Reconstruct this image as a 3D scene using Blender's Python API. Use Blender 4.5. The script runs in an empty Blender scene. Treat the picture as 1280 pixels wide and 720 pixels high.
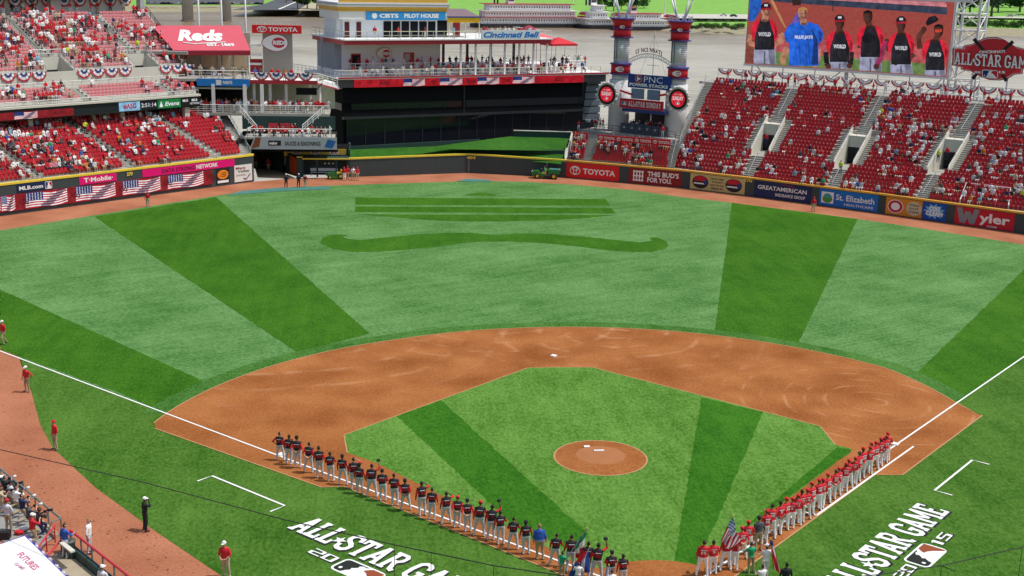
import bpy, math, random
import numpy as np
from mathutils import Vector, Matrix
random.seed(7); RS = np.random.RandomState(5)
SC = bpy.context.scene; COL = SC.collection
R_ = math.radians
# ------------------------------------------------------------------ camera (solved from the bases, lines and wall distances)
CAM = (-13.808, -52.680, 28.715); YAW, PIT, ROLL, FPX = 0.115452, 0.248993, 0.023919, 1584.35
def cam_axes():
    f = Vector((math.sin(YAW)*math.cos(PIT), math.cos(YAW)*math.cos(PIT), -math.sin(PIT)))
    r = f.cross(Vector((0,0,1))).normalized(); u = r.cross(f)
    c, s = math.cos(ROLL), math.sin(ROLL)
    return c*r+s*u, -s*r+c*u, f
CR, CU, CF = cam_axes(); CAMV = Vector(CAM)
cd = bpy.data.cameras.new('camera'); cam = bpy.data.objects.new('camera', cd); COL.objects.link(cam)
cd.sensor_width = 36; cd.lens = 36*FPX/1280; cd.clip_start = .5; cd.clip_end = 9000
cam.matrix_world = Matrix(((CR.x,CU.x,-CF.x,CAM[0]),(CR.y,CU.y,-CF.y,CAM[1]),(CR.z,CU.z,-CF.z,CAM[2]),(0,0,0,1)))
SC.camera = cam
# ------------------------------------------------------------------ world, sun, exposure
SUN_EL, SUN_AZ = 64, 97       # azimuth clockwise from +Y: the sun stands over the first base side
w = bpy.data.worlds.new('World'); SC.world = w; w.use_nodes = True
nt = w.node_tree; bg = nt.nodes['Background']; sky = nt.nodes.new('ShaderNodeTexSky')
sky.sky_type = 'NISHITA'; sky.sun_disc = False; sky.sun_elevation = R_(SUN_EL); sky.sun_rotation = R_(SUN_AZ)
sky.air_density = 1.3; sky.dust_density = 3.0; sky.ozone_density = 1.0
nt.links.new(sky.outputs[0], bg.inputs[0]); bg.inputs[1].default_value = 0.14
sl = bpy.data.lights.new('sun', 'SUN'); sl.energy = 4.0; sl.angle = R_(.6); sl.color = (1,.965,.9)
so = bpy.data.objects.new('sun', sl); COL.objects.link(so)
sv = Vector((math.sin(R_(SUN_AZ))*math.cos(R_(SUN_EL)), math.cos(R_(SUN_AZ))*math.cos(R_(SUN_EL)), math.sin(R_(SUN_EL))))
so.rotation_euler = sv.to_track_quat('Z','Y').to_euler(); so.location = (60,0,90)
SC.view_settings.view_transform = 'Standard'; SC.view_settings.look = 'None'
SC.view_settings.exposure = -0.30; SC.view_settings.gamma = 1
# ------------------------------------------------------------------ measuring helpers: photo pixel -> point of the real place
def ray(px, py): return (CF + CR*((px-640)/FPX) - CU*((py-360)/FPX))
def at(px, py, z=0.0):
    d = ray(px,py); return CAMV + d*((z-CAM[2])/d.z)
def atY(px, py, Y):
    d = ray(px,py); return CAMV + d*((Y-CAM[1])/d.y)
class Frame:
    def __init__(s, p, n):
        s.p = Vector((p[0],p[1],0)); s.n = Vector((n[0],n[1],0)).normalized(); s.w = Vector((s.n.y,-s.n.x,0))
    def P(s, a, t, z=0): return s.p + s.w*a + s.n*t + Vector((0,0,z))
    def T(s, px, py, t):        # on the vertical plane t -> (s, z)
        d = ray(px,py); k = (t-(CAMV-s.p).dot(s.n))/d.dot(s.n); X = CAMV+d*k
        return (X-s.p).dot(s.w), X.z
    def PT(s, px, py, t):
        a,z = s.T(px,py,t); return s.P(a,t,z)
LF = Frame((-29.2,117.3), (-.68,.73)); RF = Frame((28.12,113.8), (.667,.745))
S2 = math.sqrt(.5)
def L3(a, o=0, z=0): return Vector((-a*S2-o*S2, a*S2-o*S2, z))
def L1(a, o=0, z=0): return Vector((a*S2+o*S2, a*S2-o*S2, z))
# ------------------------------------------------------------------ materials
def lin(c):
    if isinstance(c, str):
        c = [int(c[i:i+2],16)/255 for i in (0,2,4)]
        c = [x/12.92 if x <= .04045 else ((x+.055)/1.055)**2.4 for x in c]
    return tuple(c[:3])+(1,)
MATS = {}
def mat(name, c, rough=.7, var=.12, scale=2.0, bump=0, metal=0, emit=0, spec=.4, coat=0):
    if name in MATS: return MATS[name]
    m = bpy.data.materials.new(name); m.use_nodes = True; N = m.node_tree.nodes; L = m.node_tree.links
    b = N['Principled BSDF']; c = lin(c); m.diffuse_color = c
    b.inputs['Roughness'].default_value = rough; b.inputs['Metallic'].default_value = metal
    b.inputs['Specular IOR Level'].default_value = spec; b.inputs['Coat Weight'].default_value = coat
    if var > 0:
        g = N.new('ShaderNodeNewGeometry'); n = N.new('ShaderNodeTexNoise'); n.inputs['Scale'].default_value = scale; n.inputs['Detail'].default_value = 5
        L.new(g.outputs['Position'], n.inputs['Vector'])
        mx = N.new('ShaderNodeMix'); mx.data_type = 'RGBA'
        mx.inputs[6].default_value = tuple(x*(1-var) for x in c[:3])+(1,); mx.inputs[7].default_value = tuple(min(1,x*(1+var)) for x in c[:3])+(1,)
        L.new(n.outputs['Fac'], mx.inputs[0]); L.new(mx.outputs[2], b.inputs['Base Color'])
        if bump:
            bp = N.new('ShaderNodeBump'); bp.inputs['Strength'].default_value = bump; bp.inputs['Distance'].default_value = .05
            L.new(n.outputs['Fac'], bp.inputs['Height']); L.new(bp.outputs[0], b.inputs['Normal'])
    else: b.inputs['Base Color'].default_value = c
    if emit:
        b.inputs['Emission Color'].default_value = c; b.inputs['Emission Strength'].default_value = emit
        b.inputs['Base Color'].default_value = tuple(x*.3 for x in c[:3])+(1,)
    MATS[name] = m; return m
def M(hexc, rough=.7, **k): return mat('paint_'+hexc+('_%g'%rough), hexc, rough, **k)
def E(hexc, s=.9):
    nm='led_'+hexc
    if nm in MATS: return MATS[nm]
    m = mat(nm, hexc, .5, 0, emit=s); N=m.node_tree.nodes; L=m.node_tree.links; b=N['Principled BSDF']; c=lin(hexc)
    g=N.new('ShaderNodeNewGeometry'); n=N.new('ShaderNodeTexNoise'); n.inputs['Scale'].default_value=1.1; n.inputs['Detail'].default_value=5; n.inputs['Roughness'].default_value=.65; L.new(g.outputs['Position'],n.inputs['Vector'])
    L.new(node_ramp(N,L,n.outputs['Fac'],[(.32,tuple(x*.52 for x in c[:3])+(1,)),(.52,c),(.72,tuple(min(1,x*1.35+.02) for x in c[:3])+(1,))]), b.inputs['Emission Color']); return m
def node_ramp(N, L, src, stops):
    r = N.new('ShaderNodeValToRGB'); e = r.color_ramp.elements
    while len(e) < len(stops): e.new(.5)
    for k,(p,c) in enumerate(stops): e[k].position = p; e[k].color = c if len(c)==4 else lin(c)
    L.new(src, r.inputs[0]); return r.outputs[0]
def grass_mat(name, base, light, band=0.0, ang=0.0, bandw=1.4):
    m = bpy.data.materials.new(name); m.use_nodes = True; N = m.node_tree.nodes; L = m.node_tree.links; b = N['Principled BSDF']
    b.inputs['Roughness'].default_value = .9; b.inputs['Specular IOR Level'].default_value = .08
    g = N.new('ShaderNodeNewGeometry'); mp = N.new('ShaderNodeMapping'); L.new(g.outputs['Position'], mp.inputs[0])
    mp.inputs['Rotation'].default_value = (0,0,R_(ang)); 
    def noise(scale, det=4, st=None):
        n = N.new('ShaderNodeTexNoise'); n.inputs['Scale'].default_value = scale; n.inputs['Detail'].default_value = det
        n.inputs['Roughness'].default_value = .65
        if st:
            q = N.new('ShaderNodeMapping'); q.inputs['Scale'].default_value = st; L.new(mp.outputs[0], q.inputs[0]); L.new(q.outputs[0], n.inputs[0])
        else: L.new(mp.outputs[0], n.inputs[0])
        return n.outputs['Fac']
    a = noise(.13,3); c = noise(1.3,4); f = noise(5.5,8,(1,.55,1)); s = noise(.9,3,(1,.16,1))
    def mth(op, x, y):
        k = N.new('ShaderNodeMath'); k.operation = op
        for i,v in enumerate((x,y)):
            if isinstance(v,(int,float)): k.inputs[i].default_value = v
            else: L.new(v, k.inputs[i])
        return k.outputs[0]
    t = mth('ADD', mth('MULTIPLY',a,.62), mth('ADD', mth('MULTIPLY',c,.30), mth('ADD', mth('MULTIPLY',f,1.2), mth('MULTIPLY',s,.42))))
    t = mth('MULTIPLY', mth('SUBTRACT', t, 1.27), 2.2); t = mth('ADD', t, .50)
    if band:
        wv = N.new('ShaderNodeTexWave'); wv.inputs['Scale'].default_value = 1/bandw; wv.inputs['Distortion'].default_value = .6; wv.inputs['Detail'].default_value = 1
        L.new(mp.outputs[0], wv.inputs[0]); t = mth('ADD', t, mth('MULTIPLY', mth('SUBTRACT',wv.outputs['Fac'],.5), band))
    mx = N.new('ShaderNodeMix'); mx.data_type = 'RGBA'; mx.inputs[6].default_value = lin(base); mx.inputs[7].default_value = lin(light)
    L.new(t, mx.inputs[0]); L.new(mx.outputs[2], b.inputs['Base Color'])
    bp = N.new('ShaderNodeBump'); bp.inputs['Strength'].default_value = .45; bp.inputs['Distance'].default_value = .06
    L.new(f, bp.inputs['Height']); L.new(bp.outputs[0], b.inputs['Normal'])
    MATS[name] = m; return m
# ------------------------------------------------------------------ mesh builder
class MB:
    def __init__(s): s.v=[]; s.f=[]; s.m=[]; s.mats=[]; s.cur=0
    def use(s, m):
        if m not in s.mats: s.mats.append(m)
        s.cur = s.mats.index(m); return s
    def add(s, vs, fs):
        o = len(s.v); s.v += [tuple(v) for v in vs]
        for f in fs: s.f.append(tuple(i+o for i in f)); s.m.append(s.cur)
        return s
    def poly(s, pts): return s.add(pts, [tuple(range(len(pts)))])
    def box(s, c, size, ax=None):      # centre, full size, axes (x,y,z) unit vectors
        ax = ax or (Vector((1,0,0)),Vector((0,1,0)),Vector((0,0,1))); c = Vector(c)
        h = [ax[i]*(size[i]/2) for i in range(3)]
        vs = [c+h[0]*a+h[1]*b+h[2]*d for d in (-1,1) for a,b in ((-1,-1),(1,-1),(1,1),(-1,1))]
        return s.add(vs, [(3,2,1,0),(4,5,6,7),(0,1,5,4),(1,2,6,5),(2,3,7,6),(3,0,4,7)])
    def prism(s, pts, ex):             # polygon extruded by vector ex
        n = len(pts); ex = Vector(ex); a = [Vector(p) for p in pts]
        return s.add(a+[p+ex for p in a], [tuple(range(n))[::-1], tuple(range(n,2*n))]+[(i,(i+1)%n,(i+1)%n+n,i+n) for i in range(n)])
    def tube(s, pts, r, n=6, r2=None):
        pts = [Vector(p) for p in pts]; rings = []
        for i,p in enumerate(pts):
            d = (pts[min(i+1,len(pts)-1)]-pts[max(i-1,0)]).normalized()
            a = d.cross(Vector((0,0,1)) if abs(d.z)<.9 else Vector((1,0,0))).normalized(); b = d.cross(a)
            rr = r if r2 is None else r+(r2-r)*i/(len(pts)-1)
            rings.append([p+(a*math.cos(t)+b*math.sin(t))*rr for t in [2*math.pi*k/n for k in range(n)]])
        vs = [v for g in rings for v in g]; fs = []
        for i in range(len(rings)-1):
            for k in range(n): fs.append((i*n+k, i*n+(k+1)%n, (i+1)*n+(k+1)%n, (i+1)*n+k))
        fs += [tuple(range(n))[::-1], tuple((len(rings)-1)*n+k for k in range(n))]
        return s.add(vs, fs)
    def lathe(s, c, prof, n=16, ax=None):   # prof [(r,z)]
        ax = ax or (Vector((1,0,0)),Vector((0,1,0)),Vector((0,0,1))); c = Vector(c); vs=[]; fs=[]
        for r,z in prof:
            for k in range(n):
                t = 2*math.pi*k/n; vs.append(c+ax[0]*(r*math.cos(t))+ax[1]*(r*math.sin(t))+ax[2]*z)
        for i in range(len(prof)-1):
            for k in range(n): fs.append((i*n+k, i*n+(k+1)%n, (i+1)*n+(k+1)%n, (i+1)*n+k))
        fs += [tuple(range(n))[::-1], tuple((len(prof)-1)*n+k for k in range(n))]
        return s.add(vs, fs)
    def mesh(s, name, m=None, smooth=False):
        me = bpy.data.meshes.new(name); me.from_pydata(s.v, [], s.f)
        for q in (s.mats or ([m] if m else [])): me.materials.append(q)
        if s.mats: me.polygons.foreach_set('material_index', s.m)
        if smooth: me.polygons.foreach_set('use_smooth', [True]*len(me.polygons))
        me.update(); return me
    def build(s, name, m=None, parent=None, smooth=False): return link(name, s.mesh(name, m, smooth), parent)
def link(name, me, parent=None):
    o = bpy.data.objects.new(name, me); COL.objects.link(o)
    if parent is not None:
        o.parent = parent
        if parent.matrix_basis != Matrix(): o.matrix_parent_inverse = chain(parent).inverted()
    return o
def chain(o):
    m = o.matrix_basis.copy()
    while o.parent is not None:
        m = o.parent.matrix_basis @ o.matrix_parent_inverse @ m if False else o.matrix_parent_inverse @ m
        m = o.parent.matrix_basis @ m; o = o.parent
    return m
def tag(o, label=None, cat=None, group=None, kind=None):
    if label: o['label'] = label
    if cat: o['category'] = cat
    if group: o['group'] = group
    if kind: o['kind'] = kind
    return o
def thing(name, label, cat, loc=(0,0,0), group=None, rz=0):
    o = bpy.data.objects.new(name, None); COL.objects.link(o); o.location = loc; o.rotation_euler = (0,0,rz); o.empty_display_size = .3
    return tag(o, label, cat, group)
def copy_tree(o, parent=None):
    c = o.copy(); COL.objects.link(c)
    if parent is not None: c.parent = parent
    for ch in [x for x in o.children]: copy_tree(ch, c)
    return c
def struct(o): o['kind'] = 'structure'; return o
AX = (Vector((1,0,0)),Vector((0,1,0)),Vector((0,0,1))); UP = Vector((0,0,1))
# ------------------------------------------------------------------ lettering
TXT = {}
def text_pts(s, bold=0.0, shear=0.0):
    k = (s,bold,shear)
    if k in TXT: return TXT[k]
    c = bpy.data.curves.new('t','FONT'); c.body = s; c.resolution_u = 2; c.offset = bold; c.shear = shear; c.fill_mode = 'FRONT'
    o = bpy.data.objects.new('t', c); COL.objects.link(o)
    me = o.to_mesh() if False else bpy.data.meshes.new_from_object(o.evaluated_get(bpy.context.evaluated_depsgraph_get()))
    v = np.array([x.co[:] for x in me.vertices]); f = [tuple(p.vertices) for p in me.polygons]
    bpy.data.objects.remove(o); bpy.data.meshes.remove(me)
    v[:,0] -= v[:,0].min(); v[:,1] -= v[:,1].min(); v[:,0] /= max(v[:,0].max(),1e-6); v[:,1] /= max(v[:,1].max(),1e-6)
    TXT[k] = (v, f); return v, f
def text_into(mb, s, o, r, u, bold=.02, shear=0, warp=None):   # o lower-left corner, r / u full width and height vectors
    v, f = text_pts(s, bold, shear); o = Vector(o)
    if warp: pts = [warp(p[0],p[1]) for p in v]
    else: pts = [o + r*float(p[0]) + u*float(p[1]) for p in v]
    return mb.add(pts, f)
def text(name, s, o, r, u, m, parent=None, bold=.02, shear=0, off=.02):
    n = Vector(r).cross(Vector(u)).normalized()*off
    return text_into(MB(), s, Vector(o)+n, Vector(r), Vector(u), bold, shear).build(name, m, parent)
# slab serif display letters drawn as strokes (unit height)
GL = {
 'A': (.62, [([(0.10,0),(.31,1)],.15),([(.31,1),(.52,0)],.15),([(.18,.3),(.45,.3)],.12),([(-.02,.04),(.22,.04)],.09),([(.40,.04),(.64,.04)],.09)]),
 'L': (.52, [([(.14,0),(.14,1)],.16),([(.02,.95),(.28,.95)],.1),([(.0,.06),(.5,.06)],.13),([(.46,0.02),(.46,.3)],.1)]),
 'T': (.58, [([(.29,0),(.29,1)],.16),([(0,.93),(.58,.93)],.14),([(.05,.95),(.05,.7)],.1),([(.53,.95),(.53,.7)],.1),([(.16,.04),(.42,.04)],.09)]),
 'R': (.60, [([(.14,0),(.14,1)],.16),([(.02,.04),(.28,.04)],.09),([(.02,.94),(.4,.94),(.5,.84),(.5,.64),(.4,.52),(.16,.5)],.13),([(.32,.5),(.5,.1),(.62,.05)],.15)]),
 'E': (.54, [([(.14,0),(.14,1)],.16),([(.02,.94),(.5,.94)],.12),([(.46,.96),(.46,.74)],.09),([(.15,.5),(.38,.5)],.12),([(0,.06),(.52,.06)],.12),([(.48,.04),(.48,.28)],.09)]),
 'M': (.80, [([(.12,0),(.14,1)],.14),([(.14,1),(.40,.3)],.13),([(.40,.3),(.66,1)],.13),([(.66,1),(.68,0)],.14),([(0,.04),(.24,.04)],.09),([(.56,.04),(.80,.04)],.09)]),
 'G': (.60, [([(.54,.72),(.5,.86),(.38,.95),(.24,.95),(.12,.84),(.09,.5),(.12,.16),(.24,.05),(.38,.05),(.5,.14),(.52,.44)],.15),([(.34,.42),(.62,.42)],.12)]),
 'S': (.56, [([(.5,.72),(.46,.88),(.34,.95),(.2,.94),(.09,.84),(.08,.68),(.18,.57),(.36,.46),(.48,.34),(.47,.16),(.36,.05),(.2,.05),(.09,.12),(.06,.28)],.15)]),
 '2': (.55, [([(.06,.94),(.48,.94),(.48,.52),(.07,.46),(.07,.07),(.5,.07)],.13)]),
 '0': (.55, [([(.08,.07),(.08,.93),(.47,.93),(.47,.07),(.02,.07)],.13)]),
 '1': (.35, [([(.17,0),(.17,1)],.15),([(.04,.86),(.17,.93)],.1)]),
 '5': (.55, [([(.5,.93),(.08,.93),(.08,.54),(.46,.5),(.46,.07),(.03,.07)],.13)]),
 'N': (.66, [([(.12,0),(.12,1)],.14),([(.12,1),(.54,0)],.14),([(.54,0),(.54,1)],.14),([(0,.96),(.2,.96)],.08),([(.44,.96),(.66,.96)],.08)]),
 'U': (.62, [([(.12,1),(.12,.18),(.22,.06),(.4,.06),(.5,.18),(.5,1)],.14),([(0,.96),(.24,.96)],.08),([(.4,.96),(.62,.96)],.08)]),
 'D': (.60, [([(.14,0),(.14,1)],.15),([(.02,.94),(.36,.94),(.5,.8),(.5,.2),(.36,.06),(.02,.06)],.13)]),
 'Y': (.62, [([(.08,1),(.31,.5)],.14),([(.54,1),(.31,.5)],.14),([(.31,.5),(.31,0)],.15),([(.18,.04),(.44,.04)],.09)]),
 'C': (.56, [([(.5,.72),(.46,.88),(.34,.95),(.22,.94),(.11,.82),(.09,.5),(.11,.18),(.22,.06),(.36,.05),(.47,.14),(.5,.3)],.15)]),
 'I': (.30, [([(.15,0),(.15,1)],.15),([(.02,.96),(.28,.96)],.08),([(.02,.04),(.28,.04)],.08)]),
 'W': (.9, [([(.1,1),(.26,0)],.14),([(.26,0),(.45,.8)],.13),([(.45,.8),(.64,0)],.13),([(.64,0),(.8,1)],.14),([(0,.96),(.2,.96)],.08),([(.7,.96),(.9,.96)],.08)]),
 'O': (.58, [([(.29,.05),(.14,.12),(.09,.5),(.14,.88),(.29,.95),(.44,.88),(.49,.5),(.44,.12),(.27,.05)],.15)]),
 ' ': (.25, []),
}
def stroke_quads(pl, t):
    out = []
    for a,b in zip(pl[:-1], pl[1:]):
        a = Vector(a); b = Vector(b); d = (b-a)
        if d.length < 1e-6: continue
        d.normalize(); e = Vector((-d.y,d.x))*(t/2); k = d*(t*.18 if len(pl)>2 else 0)
        out.append([a-k-e, b+k-e, b+k+e, a-k+e])
    return out
def star_pts(cx, cy, r, r2=.42, rot=0): return [(cx+(r if k%2==0 else r*r2)*math.sin(math.pi*k/5+rot), cy+(r if k%2==0 else r*r2)*math.cos(math.pi*k/5+rot)) for k in range(10)]
def slab(mb, s, o, r, u, gap=.05, thick=1.0, grow=0.0, lift=.0012, shear=0):   # '*' is a small star low between letters
    items = []; x = 0
    for ch in s:
        if ch == '*': items.append(('*',x-.02)); x += .20; continue
        w_, st = GL[ch]; items.append((ch,x)); x += w_+gap
    W = x-gap; o = Vector(o); n = Vector(r).cross(Vector(u)).normalized(); k = 0
    for ch, x0 in items:
        polys = [[Vector(p) for p in star_pts(x0+.12,.42,.24+grow*1.5)]] if ch=='*' else []
        if ch == '*':
            c0 = Vector((x0+.12,.42)); st = polys[0]; polys = [[c0, st[i], st[i+1], st[(i+2)%10]] for i in range(9,-1,-2)] if False else [[c0, st[(i-1)%10], st[i], st[(i+1)%10]] for i in range(0,10,2)]
        else:
            for pl,t in GL[ch][1]: polys += [[Vector((q.x+x0,q.y)) for q in qd] for qd in stroke_quads(pl, t*thick+grow*2)]
        for qd in polys:
            k += 1; mb.poly([o + r*((q.x+shear*q.y)/W) + u*q.y + n*(lift*(k%12)) for q in qd])
    return mb
def disc(mb, c, rx, ry, n=24, a0=0, a1=2*math.pi, inner=None):   # rx, ry are vectors
    c = Vector(c)
    full = abs(a1-a0-2*math.pi) < 1e-6
    pts = [c+rx*math.cos(a0+(a1-a0)*k/n)+ry*math.sin(a0+(a1-a0)*k/n) for k in range(n if full else n+1)]
    if inner is None:
        mb.add([c]+pts, [(0,k+1,(k+1)%len(pts)+1) for k in range(len(pts) if full else len(pts)-1)])
    else:
        q = [c+(p-c)*inner for p in pts]; m_ = len(pts)
        mb.add(pts+q, [(k,(k+1)%m_,(k+1)%m_+m_,k+m_) for k in range(m_ if full else m_-1)])
    return mb
def sheet(name, pts, m, z=None, kind=True, parent=None):
    p = [Vector((a[0],a[1],(z if z is not None else (a[2] if len(a)>2 else 0)))) for a in pts]
    nrm = sum(((p[i].x*p[(i+1)%len(p)].y-p[(i+1)%len(p)].x*p[i].y) for i in range(len(p))))
    if nrm < 0: p.reverse()
    from mathutils.geometry import tessellate_polygon
    tri = tessellate_polygon([p]); fs = []
    for a,b,c in tri:
        cr = (p[b]-p[a]).cross(p[c]-p[a]).z
        if abs(cr) > 1e-7: fs.append((a,b,c) if cr > 0 else (a,c,b))
    o = MB().add(p, fs).build(name, m, parent)
    return struct(o) if kind else o
exec_order = 'field'
# ================================================================== FIELD
G_LIGHT = grass_mat('outfield_grass', (.038,.132,.020), (.146,.294,.100), band=.12, ang=62, bandw=1.9)
G_DARK = grass_mat('dark_mown_grass', (.018,.090,.003), (.058,.170,.011))
G_MID = grass_mat('foul_grass', (.024,.092,.005), (.092,.198,.030))
G_IN = grass_mat('infield_grass', (.045,.136,.010), (.138,.292,.054))
def dirt_mat(name, a, b, streak, rings):
    m = bpy.data.materials.new(name); m.use_nodes = True; N = m.node_tree.nodes; L = m.node_tree.links; bs = N['Principled BSDF']
    bs.inputs['Roughness'].default_value = .95; bs.inputs['Specular IOR Level'].default_value = .05
    g = N.new('ShaderNodeNewGeometry')
    def noise(sc, det=5, src=None):
        n = N.new('ShaderNodeTexNoise'); n.inputs['Scale'].default_value = sc; n.inputs['Detail'].default_value = det; L.new(src or g.outputs['Position'], n.inputs[0]); return n.outputs['Fac']
    n1 = noise(.22,4); n2 = noise(6,6)
    mx = N.new('ShaderNodeMix'); mx.data_type='RGBA'; mx.inputs[6].default_value = lin(a); mx.inputs[7].default_value = lin(b)
    r1 = N.new('ShaderNodeMath'); r1.operation='MULTIPLY_ADD'; r1.inputs[1].default_value=.7; L.new(n2, r1.inputs[0]); L.new(n1, r1.inputs[2])
    r0 = N.new('ShaderNodeMath'); r0.operation='SUBTRACT'; r0.inputs[1].default_value=.85; L.new(r1.outputs[0], r0.inputs[0]); r9=N.new('ShaderNodeMath'); r9.operation='MULTIPLY_ADD'; r9.inputs[1].default_value=2.0; r9.inputs[2].default_value=.5; L.new(r0.outputs[0], r9.inputs[0]); L.new(r9.outputs[0], mx.inputs[0]); out = mx.outputs[2]
    for (cx,cy,sc,dist,rad) in rings:
        mp = N.new('ShaderNodeMapping'); mp.inputs['Location'].default_value = (-cx,-cy,0); L.new(g.outputs['Position'], mp.inputs[0])
        wv = N.new('ShaderNodeTexWave'); wv.wave_type='RINGS'; wv.rings_direction='Z'; wv.inputs['Scale'].default_value = sc
        wv.inputs['Distortion'].default_value = dist; wv.inputs['Detail'].default_value = 3; wv.inputs['Detail Scale'].default_value = .8; L.new(mp.outputs[0], wv.inputs[0])
        k = node_ramp(N,L,wv.outputs['Fac'],[(.86,(0,0,0,1)),(1.0,(1,1,1,1))])
        ln = N.new('ShaderNodeVectorMath'); ln.operation='LENGTH'; L.new(mp.outputs[0], ln.inputs[0])
        fall = N.new('ShaderNodeMapRange'); fall.inputs[1].default_value = rad; fall.inputs[2].default_value = rad*.55; L.new(ln.outputs['Value'], fall.inputs[0])
        nm = node_ramp(N,L,noise(.45,3),[(.46,(0,0,0,1)),(.66,(1,1,1,1))])
        q = N.new('ShaderNodeMath'); q.operation='MULTIPLY'; L.new(k,q.inputs[0]); L.new(nm,q.inputs[1])
        q2 = N.new('ShaderNodeMath'); q2.operation='MULTIPLY'; L.new(q.outputs[0],q2.inputs[0]); L.new(fall.outputs[0],q2.inputs[1])
        q3 = N.new('ShaderNodeMath'); q3.operation='MULTIPLY'; L.new(q2.outputs[0],q3.inputs[0]); q3.inputs[1].default_value=.30
        m2 = N.new('ShaderNodeMix'); m2.data_type='RGBA'; m2.inputs[7].default_value = lin(streak); L.new(out,m2.inputs[6]); L.new(q3.outputs[0],m2.inputs[0]); out = m2.outputs[2]
    L.new(out, bs.inputs['Base Color'])
    bp = N.new('ShaderNodeBump'); bp.inputs['Strength'].default_value=.5; bp.inputs['Distance'].default_value=.03; L.new(n2,bp.inputs['Height']); L.new(bp.outputs[0],bs.inputs['Normal'])
    MATS[name]=m; return m
DIRT = dirt_mat('infield_clay', (.225,.070,.018), (.41,.160,.054), (.62,.36,.20), [(21,27,.22,2.6,13),(-3,50,.14,3.2,17),(-20,46,.10,4.2,22),(6,44,.12,5,14)])
TRACK = dirt_mat('track_gravel', (.30,.105,.055), (.46,.195,.110), (.3,.12,.07), [])
CLAYL = mat('mound_clay', (.355,.138,.048), .9, .18, 1.2)
EDGE = mat('pale_clay_edge', (.46,.25,.12), .9, .2, 3)
# ground under everything (concourse level slab is the turf base)
wall_pts = [(-90,57),(-55.2,93.4),(-43.4,105.7),(-29.2,117.3),(-24.5,120),(-16.2,121.7),(.3,125.7),(13.6,122),(28.1,113.8),(37.1,106.7),(49.1,95.8),(60.8,84.3),(75,70),(60,-30),(0,-60),(-45,-40),(-90,20)]
struct(sheet('warning_track', wall_pts, TRACK, 0.0))
trk = [at(*p) for p in [(0,288),(90,273.5),(180,259),(300,240),(360,234),(440,231),(520,228.5),(600,226),(660,227.5),(720,231),(790,237.5),(850,246),(920,254),(990,263),(1060,272),(1130,282),(1200,293),(1275,305)]]
side = [at(*p) for p in [(280,722),(200,668),(120,610),(66,560),(50,530),(40,492),(25,448),(18,430),(0,420)]]
outf = [(p.x,p.y) for p in trk] + [(66,68),(60,20),(40,-20),(15,-35),(-12,-30)] + [(p.x,p.y) for p in side] + [(-52,57),(-62,70),(-60,79)]
sheet('outfield_grass', outf, G_LIGHT, .004)
CTR = Vector((-.1,18.44,0)); RAD = 28.2
def arcp(a, r=RAD): return Vector((CTR.x+(r if a<90 else r-.35)*math.cos(R_(a)), CTR.y+(r if a<90 else r-.35)*math.sin(R_(a))+ (.0), 0))
def arc_r(a): # measured: a little wider towards the right field side
    t = a; r = np.interp(t, [0,17,33,60,90,115,145,163,180], [27.6,27.95,29.7,28.9,27.9,27.4,27.9,28.2,28.2]); return Vector((CTR.x+r*math.cos(R_(a)), CTR.y+r*math.sin(R_(a)), 0))
# foul ground darker turf: everything outside the foul lines
def clipx(p): return p
sheet('foul_turf_left', [L3(0),L3(55.6)] + [(p.x,p.y) for p in reversed(side[:-2])] + [(-12,-30),(0,-34)], G_MID, .008)
sheet('foul_turf_right', [L1(0),L1(91),(66,68),(60,20),(40,-20),(15,-35),(0,-34)], G_MID, .008)
# mown bands in the outfield (grass bent away): quads measured on the ground
def band(name, px, m=G_DARK, z=.012):
    P = [at(*p) for p in px]; out = []
    for a,b in zip(P, P[1:]+P[:1]):
        n = max(1,int((b-a).length/.45)); e = (b-a).normalized(); e = Vector((-e.y,e.x,0))
        for k in range(n): out.append(a.lerp(b,k/n)+e*RS.normal(0,.028))
    return sheet(name, out, m, z)
band('mown_band', [(118,271),(255,249),(270,246.5),(462,417),(372,441)])
band('mown_band', [(0,362),(0,437),(150,491),(212,519),(258,478)])
band('mown_band', [(-70,330),(0,362),(0,437),(-90,402)])
band('mown_band', [(915,253.5),(1072,274),(992,441),(893,418)])
band('mown_band', [(1280,337),(1280,449),(1195,503),(1138,474)])
band('mown_band', [(1400,240),(1400,375),(1280,449),(1280,337)])
# darker ring of turf that hugs the infield arc
ring = [arc_r(a) for a in range(18,164,3)]; ring2 = [CTR+(arc_r(a)-CTR)*1.055 for a in range(163,17,-3)]
sheet('arc_mown_ring', ring+ring2, grass_mat('arc_ring_grass', (.020,.095,.008), (.088,.215,.045)), .016)
# moustache and pinstripe hat design mown into centre field
band('mown_hat_stripe', [(444,247),(757,249),(763,257),(444,256)])
band('mown_hat_stripe', [(444,258),(764,260),(770,267),(444,265)])
band('mown_hat_brim', [(444,268),(768,269),(735,272.5),(690,275.5),(620,277),(560,276.5),(520,274),(480,270.5)])
band('mown_hat_top', [(576,244),(600,241),(618,243),(622,245)])
MU = [(400,304),(403,297),(412,294),(424,293),(434,294),(428,297),(436,299),(450,300),(480,297),(520,293),(560,291),(590,291),(618,294),(645,292),(680,292),(720,295),(760,299),(800,303),(815,301),(812,297),(822,297),(832,301),(836,306),(832,311),(815,315),(790,315),(760,313),(720,308),(680,304),(640,302),(610,302),(585,303),(550,308),(510,312),(470,315),(440,315),(415,311)]
band('mown_moustache', MU)
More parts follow.
